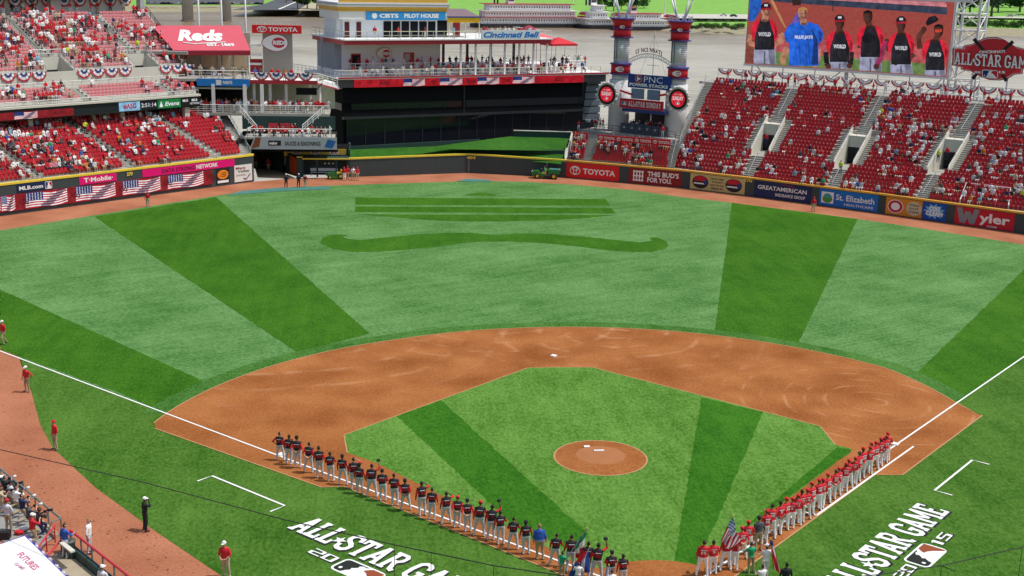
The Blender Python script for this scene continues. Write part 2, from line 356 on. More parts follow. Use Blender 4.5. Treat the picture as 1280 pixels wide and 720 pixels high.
# infield clay with cut corners
co = [L1(36.37,2.23)] + [arc_r(a) for a in range(12,168,2)] + [L3(36.4,2.11)]
lips = [L3(27.0+4,2.1)]
clay = co + [at(410,608.5), at(388,609.8)][::-1][:0]
clay = co[:] + [at(402,609.5), at(430,608.5)] + [L3(3,1.05), L3(0,1.6)] + [Vector((0,-2.6,0))] + [L1(0,1.6), L1(3,1.05)] + [at(1093,594), at(1128,594)]
sheet('infield_clay', clay, DIRT, .020)
inn = [at(430,544),at(434,566),at(470,579)] + [L3(8,-.9), at(733,710.5), at(790,709.5)] + [at(845,707), at(873,705), L1(8,-.9)] + [at(1066,562),at(1044,556),at(1025,533),at(741,459.5),at(700,459.4),at(660,460)]
sheet('infield_grass', inn, G_IN, .024)
sheet('home_plate_clay', [(4.3*math.cos(t),4.3*math.sin(t)) for t in [2*math.pi*k/40 for k in range(40)]], DIRT, .034)
def strip(name, pts, w_, m, z, closed=False):
    mb = MB(); P = [Vector((p[0],p[1],z)) for p in pts]
    if closed: P.append(P[0])
    L_,R2 = [],[]
    for i,p in enumerate(P):
        d = (P[min(i+1,len(P)-1)]-P[max(i-1,0)]).normalized(); e = Vector((-d.y,d.x,0))*(w_/2); L_.append(p+e); R2.append(p-e)
    n = len(P); mb.add(L_+R2, [(i+n,i+1+n,i+1,i) for i in range(n-1)]); return struct(mb.build(name, m))
band('infield_mown_band', [(550,500),(498,518),(727,697),(700,680),(722,676)][:0] or [(551,500.5),(496,520.5),(640,655),(716,690),(735,668)], grass_mat('infield_dark_grass', (.015,.092,.003), (.050,.176,.012)), .028)
band('infield_mown_band', [(877,497),(954,515.5),(872,706),(842,706)], MATS['infield_dark_grass'], .028)
band('infield_mown_band', [(1046,560),(1066,563),(945,652),(925,664)], MATS['infield_dark_grass'], .028)
strip('clay_lip', [at(434,566),at(430,544),at(660,460),at(700,459.3),at(741,459.5),at(1025,533),at(1044,556)], .09, EDGE, .032)
strip('clay_outer_lip', [arc_r(a) for a in range(14,167,2)], .09, EDGE, .032)
strip('clay_side_lip', [L3(36.4,2.11), at(402,609.5), at(430,608.5), L3(4,1.1)], .09, EDGE, .032)
strip('clay_side_lip', [L1(36.37,2.23), at(1128,594), at(1093,594), L1(4,1.1)], .09, EDGE, .032)
WHT = mat('chalk_white', (.82,.82,.80), .9, .06, 6)
strip('foul_line', [L3(.6),L3(70)], .12, WHT, .040); strip('foul_line', [L1(.6),L1(100)], .12, WHT, .040)
strip('running_lane_line', [L1(13.72,.95),L1(27.5,.95)], .12, WHT, .040); strip('running_lane_line', [L1(13.72,.95),L1(13.72,.1)], .12, WHT, .040)
def coach(Lf):
    strip('coach_box_line', [Lf(27.7,5.6),Lf(27.7,4.57),Lf(21.5,4.57),Lf(21.5,5.6)], .13, WHT, .040)
coach(L3); coach(L1)
# mound: a low real rise
mb = MB(); mb.lathe((0.02,17.98,0), [(2.78,.02),(2.6,.05),(2.1,.11),(1.5,.19)], 40); mb.f=mb.f[:-2]; mb.m=mb.m[:-2]; struct(mb.build('pitchers_mound', DIRT, smooth=True))
mb = MB(); mb.lathe((0.02,17.98,0), [(1.52,.186),(1.1,.228),(.6,.255),(0.001,.26)], 40); mb.f=mb.f[:-2]; mb.m=mb.m[:-2]; struct(mb.build('mound_worn_clay', CLAYL, smooth=True))
strip('mound_rim', [(0.02+2.80*math.cos(2*math.pi*k/48),17.98+2.80*math.sin(2*math.pi*k/48)) for k in range(49)], .1, EDGE, .036)
RUB = mat('white_rubber', (.85,.85,.84), .5, .05)
MB().box((0,18.44,.29),(.62,.16,.06)).build('pitching_rubber', RUB); tag(bpy.data.objects['pitching_rubber'], 'white slab of the pitching rubber on the mound', 'pitching rubber')
p = at(733.5,558.5,.2); tag(MB().box((p.x,p.y,.22),(.36,.24,.06)).build('rosin_bag', RUB), 'small white bag lying behind the pitching rubber', 'bag')
def base(px, py, label, rz):
    c = at(px,py,.05); a = Vector((math.cos(rz),math.sin(rz),0)); b = Vector((-a.y,a.x,0)); mb = MB()
    h=.2; mb.box((c.x,c.y,.055),(.40,.40,.07),(a,b,UP)); h=.17
    mb.prism([Vector((c.x,c.y,.0901))+a*x+b*y for x,y in ((-h,-h),(h,-h),(h,h),(-h,h))],(0,0,.02))
    tag(mb.build('base', RUB), label, 'base')
base(692,444.6,'white second base bag on the clay at the top of the diamond', R_(45))
base(1119,555,'white first base bag beside the right foul line', R_(45))
c = L3(27.24,-.2); tag(MB().box((c.x,c.y,.055),(.40,.40,.07),(Vector((S2,S2,0)),Vector((-S2,S2,0)),UP)).build('base', RUB), 'white third base bag at the feet of the leftmost players', 'base')
# green tarps lying at the track edge
TARP = mat('green_tarp', (.06,.20,.17), .6, .2, 1)
for px,lab in (([(284,245),(300,239),(345,235),(412,233),(412,236.5),(350,239),(300,243)],'long green ground cover strip where grass meets track below the tunnel'),([(571,226.5),(585,223.5),(612,225),(614,227),(590,227.5)],'small green ground cover patch on the centre field track')):
    mb = MB().prism([at(*p,.02) for p in px][::-1], (0,0,.03)); tag(mb.build('tarp', TARP), lab, 'tarp')
# ---- painted ALL STAR GAME lettering on the turf
PW = mat('field_paint_white', (.78,.80,.78), .9, .10, 8); PB = mat('field_paint_black', (.012,.016,.012), .9, .1, 8); PR = mat('field_paint_rust', (.26,.06,.02), .9, .2, 6)
def league_logo(o, r, u, parent=None, mats=None, lift=.002, name='batter_logo'):
    """rounded rectangle, dark left half with a white batter silhouette, rust right half; r/u full extents"""
    a, b, c = mats or (PW, PB, PR); n = Vector(r).cross(Vector(u)).normalized()
    def q(pts, k): return [o + r*x + u*y + n*(lift*k) for x,y in pts]
    def rr(e, k=8):
        x0,y0,x1,y1,rad = e; out=[]
        for cx,cy,a0 in ((x1-rad*.55,y1-rad,0),(x0+rad*.55,y1-rad,90),(x0+rad*.55,y0+rad,180),(x1-rad*.55,y0+rad,270)):
            for j in range(5): t=R_(a0+90*j/4); out.append((cx+rad*.55*math.cos(t), cy+rad*math.sin(t)))
        return out
    mb = MB(); mb.use(a).poly(q(rr((0,0,1,1,.22)),0)); mb.use(b).poly(q([p for p in rr((.045,.08,.955,.92,.16))],1))
    mb.use(c).poly(q([(.62,.915),(.955,.915),(.955,.08),(.90,.085),(.76,.45),(.60,.60)],2))
    mb.use(a).poly(q([(.26,.08),(.30,.25),(.36,.40),(.33,.50),(.38,.58),(.42,.68),(.40,.78),(.46,.86),(.56,.84),(.60,.74),(.57,.62),(.66,.56),(.76,.42),(.84,.22),(.90,.08)],3))
    mb.use(a).poly(q([(.50,.80),(.60,.915),(.68,.915),(.575,.70)],4))
    mb.use(a).poly(q([(.16+.045*math.cos(t)*.8,.30+.08*math.sin(t)) for t in [2*math.pi*k/10 for k in range(10)]],4))
    return mb.build(name, None, parent)
def field_mark(Lf, s):
    if s < 0: o = Lf(19.3,6.32); r = Lf(7.0,6.32)-o; u = Lf(19.3,4.5)-o; lo = Lf(14.45,8.02)
    else: o = Lf(6.9,6.32); r = Lf(19.15,6.32)-o; u = Lf(6.9,4.5)-o; lo = Lf(11.6,8.02)
    r1 = r.normalized(); u1 = u.normalized(); z0 = Vector((0,0,.016))
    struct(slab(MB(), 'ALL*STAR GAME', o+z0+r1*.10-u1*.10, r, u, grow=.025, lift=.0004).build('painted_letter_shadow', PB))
    struct(slab(MB(), 'ALL*STAR GAME', o+z0+Vector((0,0,.012)), r, u, thick=1.05, lift=.0006).build('painted_lettering', PW))
    struct(league_logo(lo+z0, r1*2.75, u1*1.38, lift=.003, name='painted_batter_logo'))
    for t_, dx in (('20',-2.0),('15',2.95)):
        q = lo+z0+r1*dx+u1*.45
        struct(slab(MB(), t_, q+r1*.05-u1*.05, r1*1.75, u1*.62, grow=.05, lift=.0004).build('painted_year_shadow', PB))
        struct(slab(MB(), t_, q+Vector((0,0,.012)), r1*1.75, u1*.62, lift=.0006).build('painted_year', PW))
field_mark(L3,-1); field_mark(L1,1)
# ================================================================== RIVER AND FAR BANK
def water_mat():
    m = bpy.data.materials.new('river_water'); m.use_nodes = True; N=m.node_tree.nodes; L=m.node_tree.links; b=N['Principled BSDF']
    g = N.new('ShaderNodeNewGeometry'); mp = N.new('ShaderNodeMapping'); mp.inputs['Scale'].default_value=(.004,.012,1); L.new(g.outputs['Position'],mp.inputs[0])
    n = N.new('ShaderNodeTexNoise'); n.inputs['Scale'].default_value=1.0; n.inputs['Detail'].default_value=4; L.new(mp.outputs[0],n.inputs[0])
    sp = N.new('ShaderNodeSeparateXYZ'); L.new(g.outputs['Position'],sp.inputs[0])
    mr = N.new('ShaderNodeMapRange'); mr.inputs[1].default_value=520; mr.inputs[2].default_value=820; mr.inputs[3].default_value=-.10; mr.inputs[4].default_value=.38; L.new(sp.outputs[1],mr.inputs[0])
    ad0 = N.new('ShaderNodeMath'); L.new(mr.outputs[0],ad0.inputs[0]); L.new(n.outputs['Fac'],ad0.inputs[1])
    m3 = N.new('ShaderNodeMapping'); m3.inputs['Scale'].default_value=(.05,.30,1); L.new(g.outputs['Position'],m3.inputs[0])
    n3 = N.new('ShaderNodeTexNoise'); n3.inputs['Scale'].default_value=1; n3.inputs['Detail'].default_value=7; n3.inputs['Roughness'].default_value=.7; L.new(m3.outputs[0],n3.inputs[0])
    ad = N.new('ShaderNodeMath'); ad.operation='MULTIPLY_ADD'; ad.inputs[1].default_value=1.7; L.new(n3.outputs['Fac'],ad.inputs[0]); ad1=N.new('ShaderNodeMath'); ad1.operation='SUBTRACT'; ad1.inputs[1].default_value=.85; L.new(ad0.outputs[0],ad1.inputs[0]); L.new(ad1.outputs[0],ad.inputs[2])
    L.new(node_ramp(N,L,ad.outputs[0],[(.28,(.53,.49,.40,1)),(.58,(.38,.335,.25,1)),(.80,(.24,.175,.11,1))]), b.inputs['Base Color'])
    b.inputs['Roughness'].default_value=.28
    m2 = N.new('ShaderNodeMapping'); m2.inputs['Scale'].default_value=(.06,.22,1); L.new(g.outputs['Position'],m2.inputs[0])
    n2 = N.new('ShaderNodeTexNoise'); n2.inputs['Scale'].default_value=1; n2.inputs['Detail'].default_value=6; L.new(m2.outputs[0],n2.inputs[0])
    bp = N.new('ShaderNodeBump'); bp.inputs['Strength'].default_value=.8; bp.inputs['Distance'].default_value=1.6; L.new(n2.outputs['Fac'],bp.inputs['Height']); L.new(bp.outputs[0],b.inputs['Normal'])
    return m
WZ = -11.0
sheet('river', [(-1500,150),(1800,150),(1800,900),(-1500,1050)], water_mat(), WZ)
BANK = grass_mat('levee_grass', (.16,.34,.06), (.26,.50,.11)); MUD = mat('river_bank_stones', (.30,.27,.17), .95, .35, .25, bump=.5)
bank_px = [(-500,30),(-200,22),(200,14),(320,14),(400,17),(600,28),(720,30),(790,34),(830,38),(900,42),(1000,43.5),(1100,44),(1180,43),(1290,45),(1500,50),(2000,60)]
edge = [at(px,py+1.5,WZ-.2) for px,py in bank_px]
def terrain():
    offs = [(0,WZ-.6),(14,-9.2),(45,-7.2),(120,-6.8),(260,-6.0),(420,-2),(800,1),(2500,4),(7000,8)]
    g = [[Vector((p.x*(1+o/900),p.y+o,z+(math.sin(p.x*.02+o)*.5 if 0<o<900 else 0))) for p in edge] for o,z in offs]
    for nm,a,b,m in (('river_bank',0,2,MUD),('far_bank_ground',2,len(offs)-1,BANK)):
        mb = MB(); n = len(edge)
        for i in range(a,b):
            mb.add(g[i]+g[i+1], [(k,k+1,k+1+n,k+n) for k in range(n-1)])
        struct(mb.build(nm, m))
terrain()
ROAD = mat('asphalt', (.085,.09,.10), .9, .2, .2); PAVE = mat('concrete_path', (.52,.50,.44), .85, .12, .3)
def slabz(name, px, m, z): return struct(MB().poly([at(x,y,z) for x,y in px][::-1]).build(name, m))
slabz('boat_ramp_road', [(288,12.5),(372,12.5),(385,4),(392,-3),(350,-3),(330,5)], ROAD, -6.2)
slabz('gravel_lot', [(372,13),(425,13),(402,4),(386,3.6)], mat('lot_gravel', (.42,.38,.26), .95, .2, .3), -6.1)
slabz('parking_road', [(183,3.5),(330,3.5),(330,-3),(183,-3)], ROAD, -6.1)
slabz('ramp_centre_line', [(347,11.5),(350,11.5),(374,1),(372,1)], WHT, -6.0)
slabz('river_path', [(820,22.5),(935,23.5),(935,18),(820,17)], PAVE, -5.0)
slabz('river_path', [(1184,21.5),(1330,23.5),(1330,21.5),(1184,19.5)], PAVE, -5.0)
# ---- trees
def ordinal(k):
    ones = ['','first','second','third','fourth','fifth','sixth','seventh','eighth','ninth','tenth','eleventh','twelfth','thirteenth','fourteenth','fifteenth','sixteenth','seventeenth','eighteenth','nineteenth']
    if k < 20: return ones[k]
    tens = {2:('twenty','twentieth'),3:('thirty','thirtieth'),4:('forty','fortieth'),5:('fifty','fiftieth'),6:('sixty','sixtieth'),7:('seventy','seventieth'),8:('eighty','eightieth'),9:('ninety','ninetieth')}
    if k >= 100: return 'hundred and '+ordinal(k-100) if k>100 else 'hundredth'
    return tens[k//10][1] if k%10==0 else tens[k//10][0]+'-'+ones[k%10]
ORD = [ordinal(k) for k in range(200)]
LEAF = [grass_mat('leaf_dark', (.020,.055,.014), (.060,.130,.030)), grass_mat('leaf_mid', (.040,.095,.022), (.095,.200,.050)), grass_mat('leaf_blue', (.030,.070,.035), (.075,.130,.070))]
BARK = mat('bark', (.10,.075,.05), .9, .3, 3)
def tree_proto(h, rad, leaf, n=1500, bush=False, sd=1):
    r = random.Random(sd); t = MB(); 
    if not bush:
        t.tube([(0,0,-.3),(r.uniform(-.2,.2),0,h*.3),(r.uniform(-.4,.4),r.uniform(-.4,.4),h*.62)], h*.035, 7, h*.015)
        for k in range(6):
            a = r.uniform(0,6.28); z0 = h*r.uniform(.28,.5); t.tube([(0,0,z0),(math.cos(a)*rad*.3,math.sin(a)*rad*.3,z0+h*.12),(math.cos(a)*rad*.62,math.sin(a)*rad*.62,z0+h*.24)], h*.014, 5, h*.004)
    c = MB(); lobes = [(r.uniform(-.6,.6)*rad, r.uniform(-.6,.6)*rad, h*(r.uniform(.36,.86) if not bush else r.uniform(.25,.7)), rad*r.uniform(.28,.52)) for k in range(13)]
    for k in range(n):
        lx,ly,lz,lr = r.choice(lobes); v = Vector((r.gauss(0,1),r.gauss(0,1),r.gauss(0,1))).normalized()*lr*(r.uniform(.5,1.08)); v.z *= .8
        p = Vector((lx,ly,lz))+v; s_ = rad*r.uniform(.05,.11); a = Vector((r.gauss(0,1),r.gauss(0,1),r.gauss(0,.5))).normalized(); b = a.cross(Vector((r.gauss(0,1),r.gauss(0,1),r.gauss(0,1)))).normalized()
        c.poly([p-a*s_, p-b*s_*.6, p+a*s_, p+b*s_*.7])
    return t.mesh('trunk', BARK), c.mesh('crown', leaf)
TP = [tree_proto(14,6.5,LEAF[0],2200,sd=1), tree_proto(13,7,LEAF[1],2200,sd=2), tree_proto(15,6,LEAF[2],2200,sd=3)]
BP = [tree_proto(4.2,3.2,LEAF[1],700,True,sd=4), tree_proto(3.6,3.0,LEAF[0],700,True,sd=5)]
def tree(pos, k, s, label, group, bush=False, name='tree'):
    t = thing(name, label, 'shrub' if bush else 'tree', pos, group, random.uniform(0,6)); t.scale = (s,s,s*random.uniform(.9,1.1))
    P = BP if bush else TP
    for me,nm in zip(P[k], ('stems' if bush else 'trunk','crown')):
        o = bpy.data.objects.new(nm, me); COL.objects.link(o); o.parent = t; o['kind'] = 'stuff' if nm == 'crown' else 'part'
        if nm != 'crown': del o['kind']
for k,(px,py,s) in enumerate([(372,12,.9),(384,12,1.1),(396,13,1.2),(408,14,1.1),(419,15,1.15),(428,15,1.0),(358,4,.8),(440,14,1.1),(366,2,1)]):
    p = at(px,py,-7); tree(p,[0,2][k%2],s,'dark riverside tree above the gravel lot, %s from the left'%['first','second','third','fourth','fifth','sixth','farthest back','rightmost','back row one'][k],'dark trees left of the pilot house')
for k in range(7):
    p = at(748+k*9.5,11+(k%3),-6); tree(p,[1,2][k%2],.8+.12*(k%3),'green levee tree behind the white stern wheelers, %s from the left'%ORD[k+1],'trees behind the paddle steamers')
for k in range(16):
    p = at(846+k*5.4+random.uniform(-1,1),36+random.uniform(-1.5,2),-8.5); tree(p,k%2,1.0+random.uniform(-.2,.3),'%s low green bush from the left in the bank hedge right of the stacks'%ORD[k+1],'bushes right of the second stack',True,'bush')
for k,(px,py,s,q) in enumerate([(1090,26,1.5,0),(1102,27,1.2,1),(1113,22,1.6,2),(1128,25,1.4,0),(1142,24,1.6,2),(1158,26,1.5,1),(1172,26,1.6,0),(1188,22,2.0,2),(1200,24,2.1,0),(1212,18,2.0,2),(1226,20,2.3,0),(1239,22,2.3,2),(1247,18,1.9,0),(1262,15,2.2,1),(1274,18,2.2,2),(1290,20,2.0,0),(1255,10,1.8,1)]):
    p = at(px,py,-6); tree(p,q,s,'%s tall dark tree from the left on the bank around the round logo sign'%ORD[k+1],'trees on the right far bank')
for k in range(26):
    p = at(1186+k*4.4,33+random.uniform(-2,4),-8.5); tree(p,k%2,1.2+random.uniform(-.2,.5),'%s waterside bush from the left on the bank behind the round logo sign'%ORD[k+1],'bushes behind the round sign',True,'bush')
# ---- parked cars on the far bank
GLS = mat('car_glass', (.03,.04,.05), .1, 0); TYR = mat('tyre_black', (.02,.02,.02), .8, 0)
def car_mesh(paint):
    b = MB(); hw=.9
    side_ = [(-2.2,.35),(2.2,.35),(2.25,.75),(1.3,.9),(.75,1.42),(-1.0,1.45),(-1.9,.95),(-2.25,.85)]
    b.prism([Vector((x,-hw,z)) for x,z in side_], (0,2*hw,0)); body = b.mesh('body', paint)
    g = MB(); g.prism([Vector((x,-hw-.02,z)) for x,z in [(1.15,.93),(.70,1.36),(-.95,1.38),(-1.65,.98)]], (0,2*hw+.04,0)); gl = g.mesh('windows', GLS)
    wm = MB(); wm.lathe((0,0,0),[(.32,-.1),(.32,.1)],12,(Vector((1,0,0)),UP,Vector((0,1,0)))); return body, gl, wm.mesh('wheel', TYR)
CARC = {'white':'E8E8E6','silver':'A8ABB0','black':'15161A','dark blue':'1C2A55','red':'A81820','grey':'55585E'}
CARM = {k:car_mesh(mat('car_'+k, v, .3, .03, coat=.5)) for k,v in CARC.items()}
def car(p, rz, c, label, group, s=1):
    t = thing('parked_car', label, 'car', p, group, rz); t.scale=(s,s,s)
    b,g,wm = CARM[c]
    for nm,me,l in (('body',b,(0,0,0)),('windows',g,(0,0,0)))+tuple(('wheel',wm,(x,y,.32)) for x in (-1.4,1.4) for y in (-.85,.85)):
        o = bpy.data.objects.new(nm, me); COL.objects.link(o); o.parent = t; o.location = l
for k,(px,c) in enumerate([(187,'silver'),(195,'silver'),(205,'black'),(211,'dark blue'),(221,'white'),(246,'silver'),(254,'grey'),(262,'dark blue'),(268,'dark blue'),(272,'red'),(296,'white'),(305,'silver'),(313,'white'),(322,'dark blue'),(408,'white'),(385,'white')]):
    p = at(px,5.2 if px<380 else 1.5,-6); car(p,random.uniform(-.1,.2),c,'%s far bank car from the left, %s, between the bridge piers'%(ORD[k+1],c) if 240<px<280 else ('%s far bank car from the left, %s, left of the piers'%(ORD[k+1],c) if px<240 else '%s far bank car from the left, %s, right of the piers'%(ORD[k+1],c)),'cars parked on the far bank',1.15)
for k in range(7):
    p = at(867+k*10.5,27,-7.5); car(p,.2,['silver','grey','white','silver','white','silver','grey'][k],'%s vehicle in the row above the bank bushes, number %s from left'%(['silver','grey','white','silver','white','silver','grey'][k],['one','two','three','four','five','six','seven'][k]),'vehicles parked above the bushes',1.3)
for px,py,c in ((904,20,'white'),(917,21,'black'),(1262,21,'silver'),(1270,20,'white')):
    p = at(px,py,-4.8); car(p,.1,c,'%s car on the levee path %s'%(c,'near the video board' if px<1000 else 'behind the round sign'),'cars on the levee path',1.3)
# ---- bridge piers
CONC = mat('bridge_concrete', (.42,.42,.40), .85, .15, .15, bump=.2)
for px,wd,lab in ((235,7.2,'thick round grey bridge pier standing in the river, left of two'),(284,5.6,'pale round bridge pier standing in the river, right of two')):
    p = at(px,26.5,WZ); t = thing('bridge_pier', lab, 'bridge pier', (p.x,p.y,WZ), 'bridge piers in the river')
    mb = MB(); mb.lathe((p.x,p.y,WZ-1),[(wd*.5,0),(wd*.5,60)],24); mb.build('shaft', CONC, t, True)
    mb = MB(); mb.lathe((p.x,p.y,WZ-1),[(wd*.62,0),(wd*.62,1.6),(wd*.5,1.9)],24); mb.build('footing', mat('wet_concrete',(.17,.13,.10),.8,.2,.3), t)
# ---- paddle steamers
BWH = mat('boat_white', (.90,.90,.90), .6, .05, .2); BRED = mat('boat_red', (.42,.05,.07), .6, .08); BBLK = mat('boat_black', (.025,.025,.03), .5, .1); BWIN = mat('boat_window', (.05,.07,.09), .2, 0); BGRY = mat('boat_roof_grey', (.30,.31,.33), .7, .1)
def steamer(px0, px1, pyw, decks, label, roof, name='paddle_steamer', wheel_side=1, stacks=2):
    a = at(px0,pyw,WZ); b = at(px1,pyw,WZ); Lb = (b-a).length; ax = (b-a).normalized(); ay = Vector((-ax.y,ax.x,0)); c = (a+b)/2; A3 = (ax,ay,UP)
    t = thing(name, label, 'riverboat', (c.x,c.y,WZ), 'white paddle steamers moored on the far bank')
    def Q(x,y,z): return c+ax*x+ay*y+UP*(z)
    mb = MB(); hw = 7; mb.prism([Q(-Lb/2,-hw*.5,.1),Q(-Lb/2+5,-hw,.1),Q(Lb/2-2,-hw,.1),Q(Lb/2,-hw*.6,.1),Q(Lb/2,hw*.6,.1),Q(Lb/2-2,hw,.1),Q(-Lb/2+5,hw,.1),Q(-Lb/2,hw*.5,.1)],(0,0,1.6)); mb.build('hull', BBLK, t)
    z = 1.7
    for k in range(decks):
        x0 = -Lb/2+4+k*3.2; x1 = Lb/2-(8 if k else 7)-k*3.2; hh = 2.7
        mb = MB(); mb.box(Q((x0+x1)/2,0,z+hh/2),(x1-x0,hw*1.55-k*1.2,hh),A3); hs = mb.build('cabin', BWH, t)
        wn = MB(); nW = int((x1-x0)/1.9)
        for i in range(nW): wn.box(Q(x0+1+i*1.9,-(hw*1.55-k*1.2)/2-.03,z+1.5),(.72,.1,.80),A3)
        w_ = wn.build('window_row', BWIN, hs); w_['kind']='stuff'
        mb = MB(); mb.box(Q((x0+x1)/2-.5,0,z+hh+.14),(x1-x0+5,hw*2-.4-k,.28),A3); mb.build('deck', BRED if k in roof else BWH, t)
        rl = MB(); n=int((x1-x0+4)/2.4)
        for i in range(n+1): rl.box(Q(x0-2.5+i*2.4,-(hw-.4-k*.5),z+hh/2),(.11,.11,hh),A3)
        rl.box(Q((x0+x1)/2-.5,-(hw-.4-k*.5),z+.95),(x1-x0+4.6,.1,.14),A3); rl.build('deck_posts', BWH, t)
        z += hh+.28
    mb = MB(); mb.box(Q(-Lb*.18,0,z+1.3),(4.5,4,2.6),A3); ph = mb.build('pilot_house', BWH, t)
    mb = MB(); mb.box(Q(-Lb*.18,-2.03,z+1.7),(3.8,.1,1.1),A3); mb.build('window', BWIN, ph)
    mb = MB(); mb.box(Q(-Lb*.18,0,z+2.75),(5.4,4.8,.3),A3); mb.build('roof', BRED, ph)
    for i in range(stacks):
        mb = MB(); mb.lathe(Q(-Lb*.30+.0,-2.4+4.8*i,z-.2),[(.6,0),(.55,7.5),(.9,8.0),(.9,8.5)],10); mb.build('chimney', BBLK, t)
    # stern wheel
    wx = wheel_side*(Lb/2-1.0); wc = Q(wx,0,3.3)
    mb = MB()
    for y in (-4.5,0,4.5):
        for k in range(12):
            a0 = 2*math.pi*k/12; a1 = 2*math.pi*(k+1)/12
            mb.tube([wc+ay*y+ax*(3.6*math.cos(a0))+UP*(3.6*math.sin(a0)), wc+ay*y+ax*(3.6*math.cos(a1))+UP*(3.6*math.sin(a1))],.16,4)
            mb.tube([wc+ay*y, wc+ay*y+ax*(3.6*math.cos(a0))+UP*(3.6*math.sin(a0))],.12,4)
    for k in range(12):
        a0 = 2*math.pi*k/12; mb.box(wc+ax*(3.3*math.cos(a0))+UP*(3.3*math.sin(a0)),(1.0,9.2,.15),(ax*math.cos(a0)+UP*math.sin(a0),ay,UP*math.cos(a0)-ax*math.sin(a0)))
    mb.build('paddle_wheel', BRED, t)
    mb = MB(); mb.lathe(Q(Lb*.38,0,z-.5),[(.35,0),(.15,12)],8); mb.build('mast', BWH, t)
    t.scale = (1,1,1.45)
    return t
steamer(590,732,34,3,'largest white paddle steamer with red trimmed decks behind the deck banner',(0,2))
steamer(724,772,35.5,3,'middle white paddle steamer with grey roof left of the first stack',(), stacks=2)
steamer(766,838,37.5,2,'long low white paddle steamer with red stern wheel between the stacks',(1,), stacks=0)
# low pontoon behind
p0 = at(1060,44,WZ)
# ================================================================== OUTFIELD WALLS
PAD = mat('wall_pad_dark_green', (.045,.062,.066), .55, .12, .8); YEL = mat('yellow_wall_cap', (.80,.60,.06), .45, .06, 1); YELO=mat('orange_wall_cap',(.78,.40,.06),.5,.06,1)
def wall(name, pts, hts, label, th=.35, capm=YEL, pad=PAD, panel=2.4, cap=.22):
    t = thing(name, label, 'outfield wall', (pts[0][0],pts[0][1],0))
    for i in range(len(pts)-1):
        a = Vector((pts[i][0],pts[i][1],0)); b = Vector((pts[i+1][0],pts[i+1][1],0)); d = (b-a); L_ = d.length; d.normalize(); nb = Vector((-d.y,d.x,0))
        n = max(1,round(L_/panel)); st = L_/n
        for k in range(n):
            h = hts[i]+(hts[i+1]-hts[i])*(k+.5)/n
            MB().box(a+d*(st*(k+.5))+nb*(th/2)+UP*(h/2-.01),(st-.012,th,h-.02),(d,nb,UP)).build('wall_pad', pad, t)
        mb = MB(); h0,h1 = hts[i],hts[i+1]
        A,B = a-d*.02-nb*.06, b+d*.02-nb*.06
        mb.prism([A+UP*h0, B+UP*h1, B+UP*(h1+cap), A+UP*(h0+cap)], nb*(th+.12)); mb.build('wall_cap', capm, t)
    return t
lfA, lfB = LF.P(-52,0), LF.P(.15,0)
wall('left_field_wall', [(lfA.x,lfA.y),(lfB.x,lfB.y)], [3.45,3.45], 'tall left field wall with yellow top and flag display below the seats')
e2 = lfB+LF.n*3.4
wall('wall_return', [(lfB.x+.01,lfB.y+.36),(e2.x,e2.y)], [3.45,3.45], 'short yellow capped wall end beside the tunnel opening', panel=1.7)
cfp = [(at(437,221.3).x,at(437,221.3).y),(.3,125.7),(13.7,121.95)]
wall('centre_field_wall', cfp, [2.42,2.55,2.3], 'dark green centre field wall with yellow top below the grass berm')
rfp = [(13.7,121.95),(28.12,113.8),(37.1,106.7),(49.1,95.8)]; q = at(1290,294); rfp.append((q.x,q.y)); rfp.append((q.x+10,q.y-9.5))
wall('right_field_wall', rfp, [2.3]*6, 'long right field wall with orange top carrying advertising panels', capm=YELO)
# ---- advertising banners on the walls
def seg_banner(pts, pxl, pxr, z0, z1, m, name, label, off=.05):
    """a flat panel on the wall polyline between two photo columns; returns thing, lower-left, right vec, up vec"""
    def hit(px, py):
        best = None; d = ray(px,py)
        for (ax_,ay_),(bx_,by_) in zip(pts[:-1],pts[1:]):
            ex,ey = bx_-ax_,by_-ay_; den = d.x*ey-d.y*ex
            if abs(den)<1e-9: continue
            k = ((ax_-CAM[0])*ey-(ay_-CAM[1])*ex)/den; P = CAMV+d*k; u = ((P.x-ax_)*ex+(P.y-ay_)*ey)/(ex*ex+ey*ey)
            if -.02<=u<=1.02 and k>0: best = P; break
        return best
    A = hit(*pxl); B = hit(*pxr); A.z = B.z = 0; r = B-A; d = r.normalized(); nf = Vector((d.y,-d.x,0))
    t = thing(name, label, 'banner', (A.x,A.y,z0))
    o = A+nf*off+UP*z0; MB().prism([o, o+r, o+r+UP*(z1-z0), o+UP*(z1-z0)], -nf*(off-.008)).build('panel', m, t)
    return t, o+nf*.004, r, UP*(z1-z0), nf
RW = rfp; LWL = [(lfA.x,lfA.y),(lfB.x,lfB.y)]
WT = mat('print_white',(.88,.88,.87),.6,.03); BK = mat('print_black',(.015,.015,.018),.6,0)
def put(t, s, o, r, u, nf, x0, y0, x1, y1, m, bold=.02, shear=0, lift=.012, name='lettering'):
    return text(name, s, o+r*x0+u*y0+nf*lift, r*(x1-x0), u*(y1-y0), m, t, bold, shear, 0)
def three_ovals(mb, c, rx, ry, nf, k=.13):
    for cc,a,b,l in ((c,rx,ry,0),(c+nf*.003,rx*.36,ry*.96,1),(c+ry*.42+nf*.006,rx*.66,ry*.46,2)): disc(mb, cc, a, b, 28, inner=1-k if l==0 else .72)
    return mb
RED = mat('banner_red','C8102E',.55,.05,.6)
t,o,r,u,nf = seg_banner(RW,(708,212),(774,216),.12,2.22,mat('toyota_red','E01A24',.5,.04,.6),'advertising_banner','bright red wall banner with white TOYOTA lettering and oval emblem')
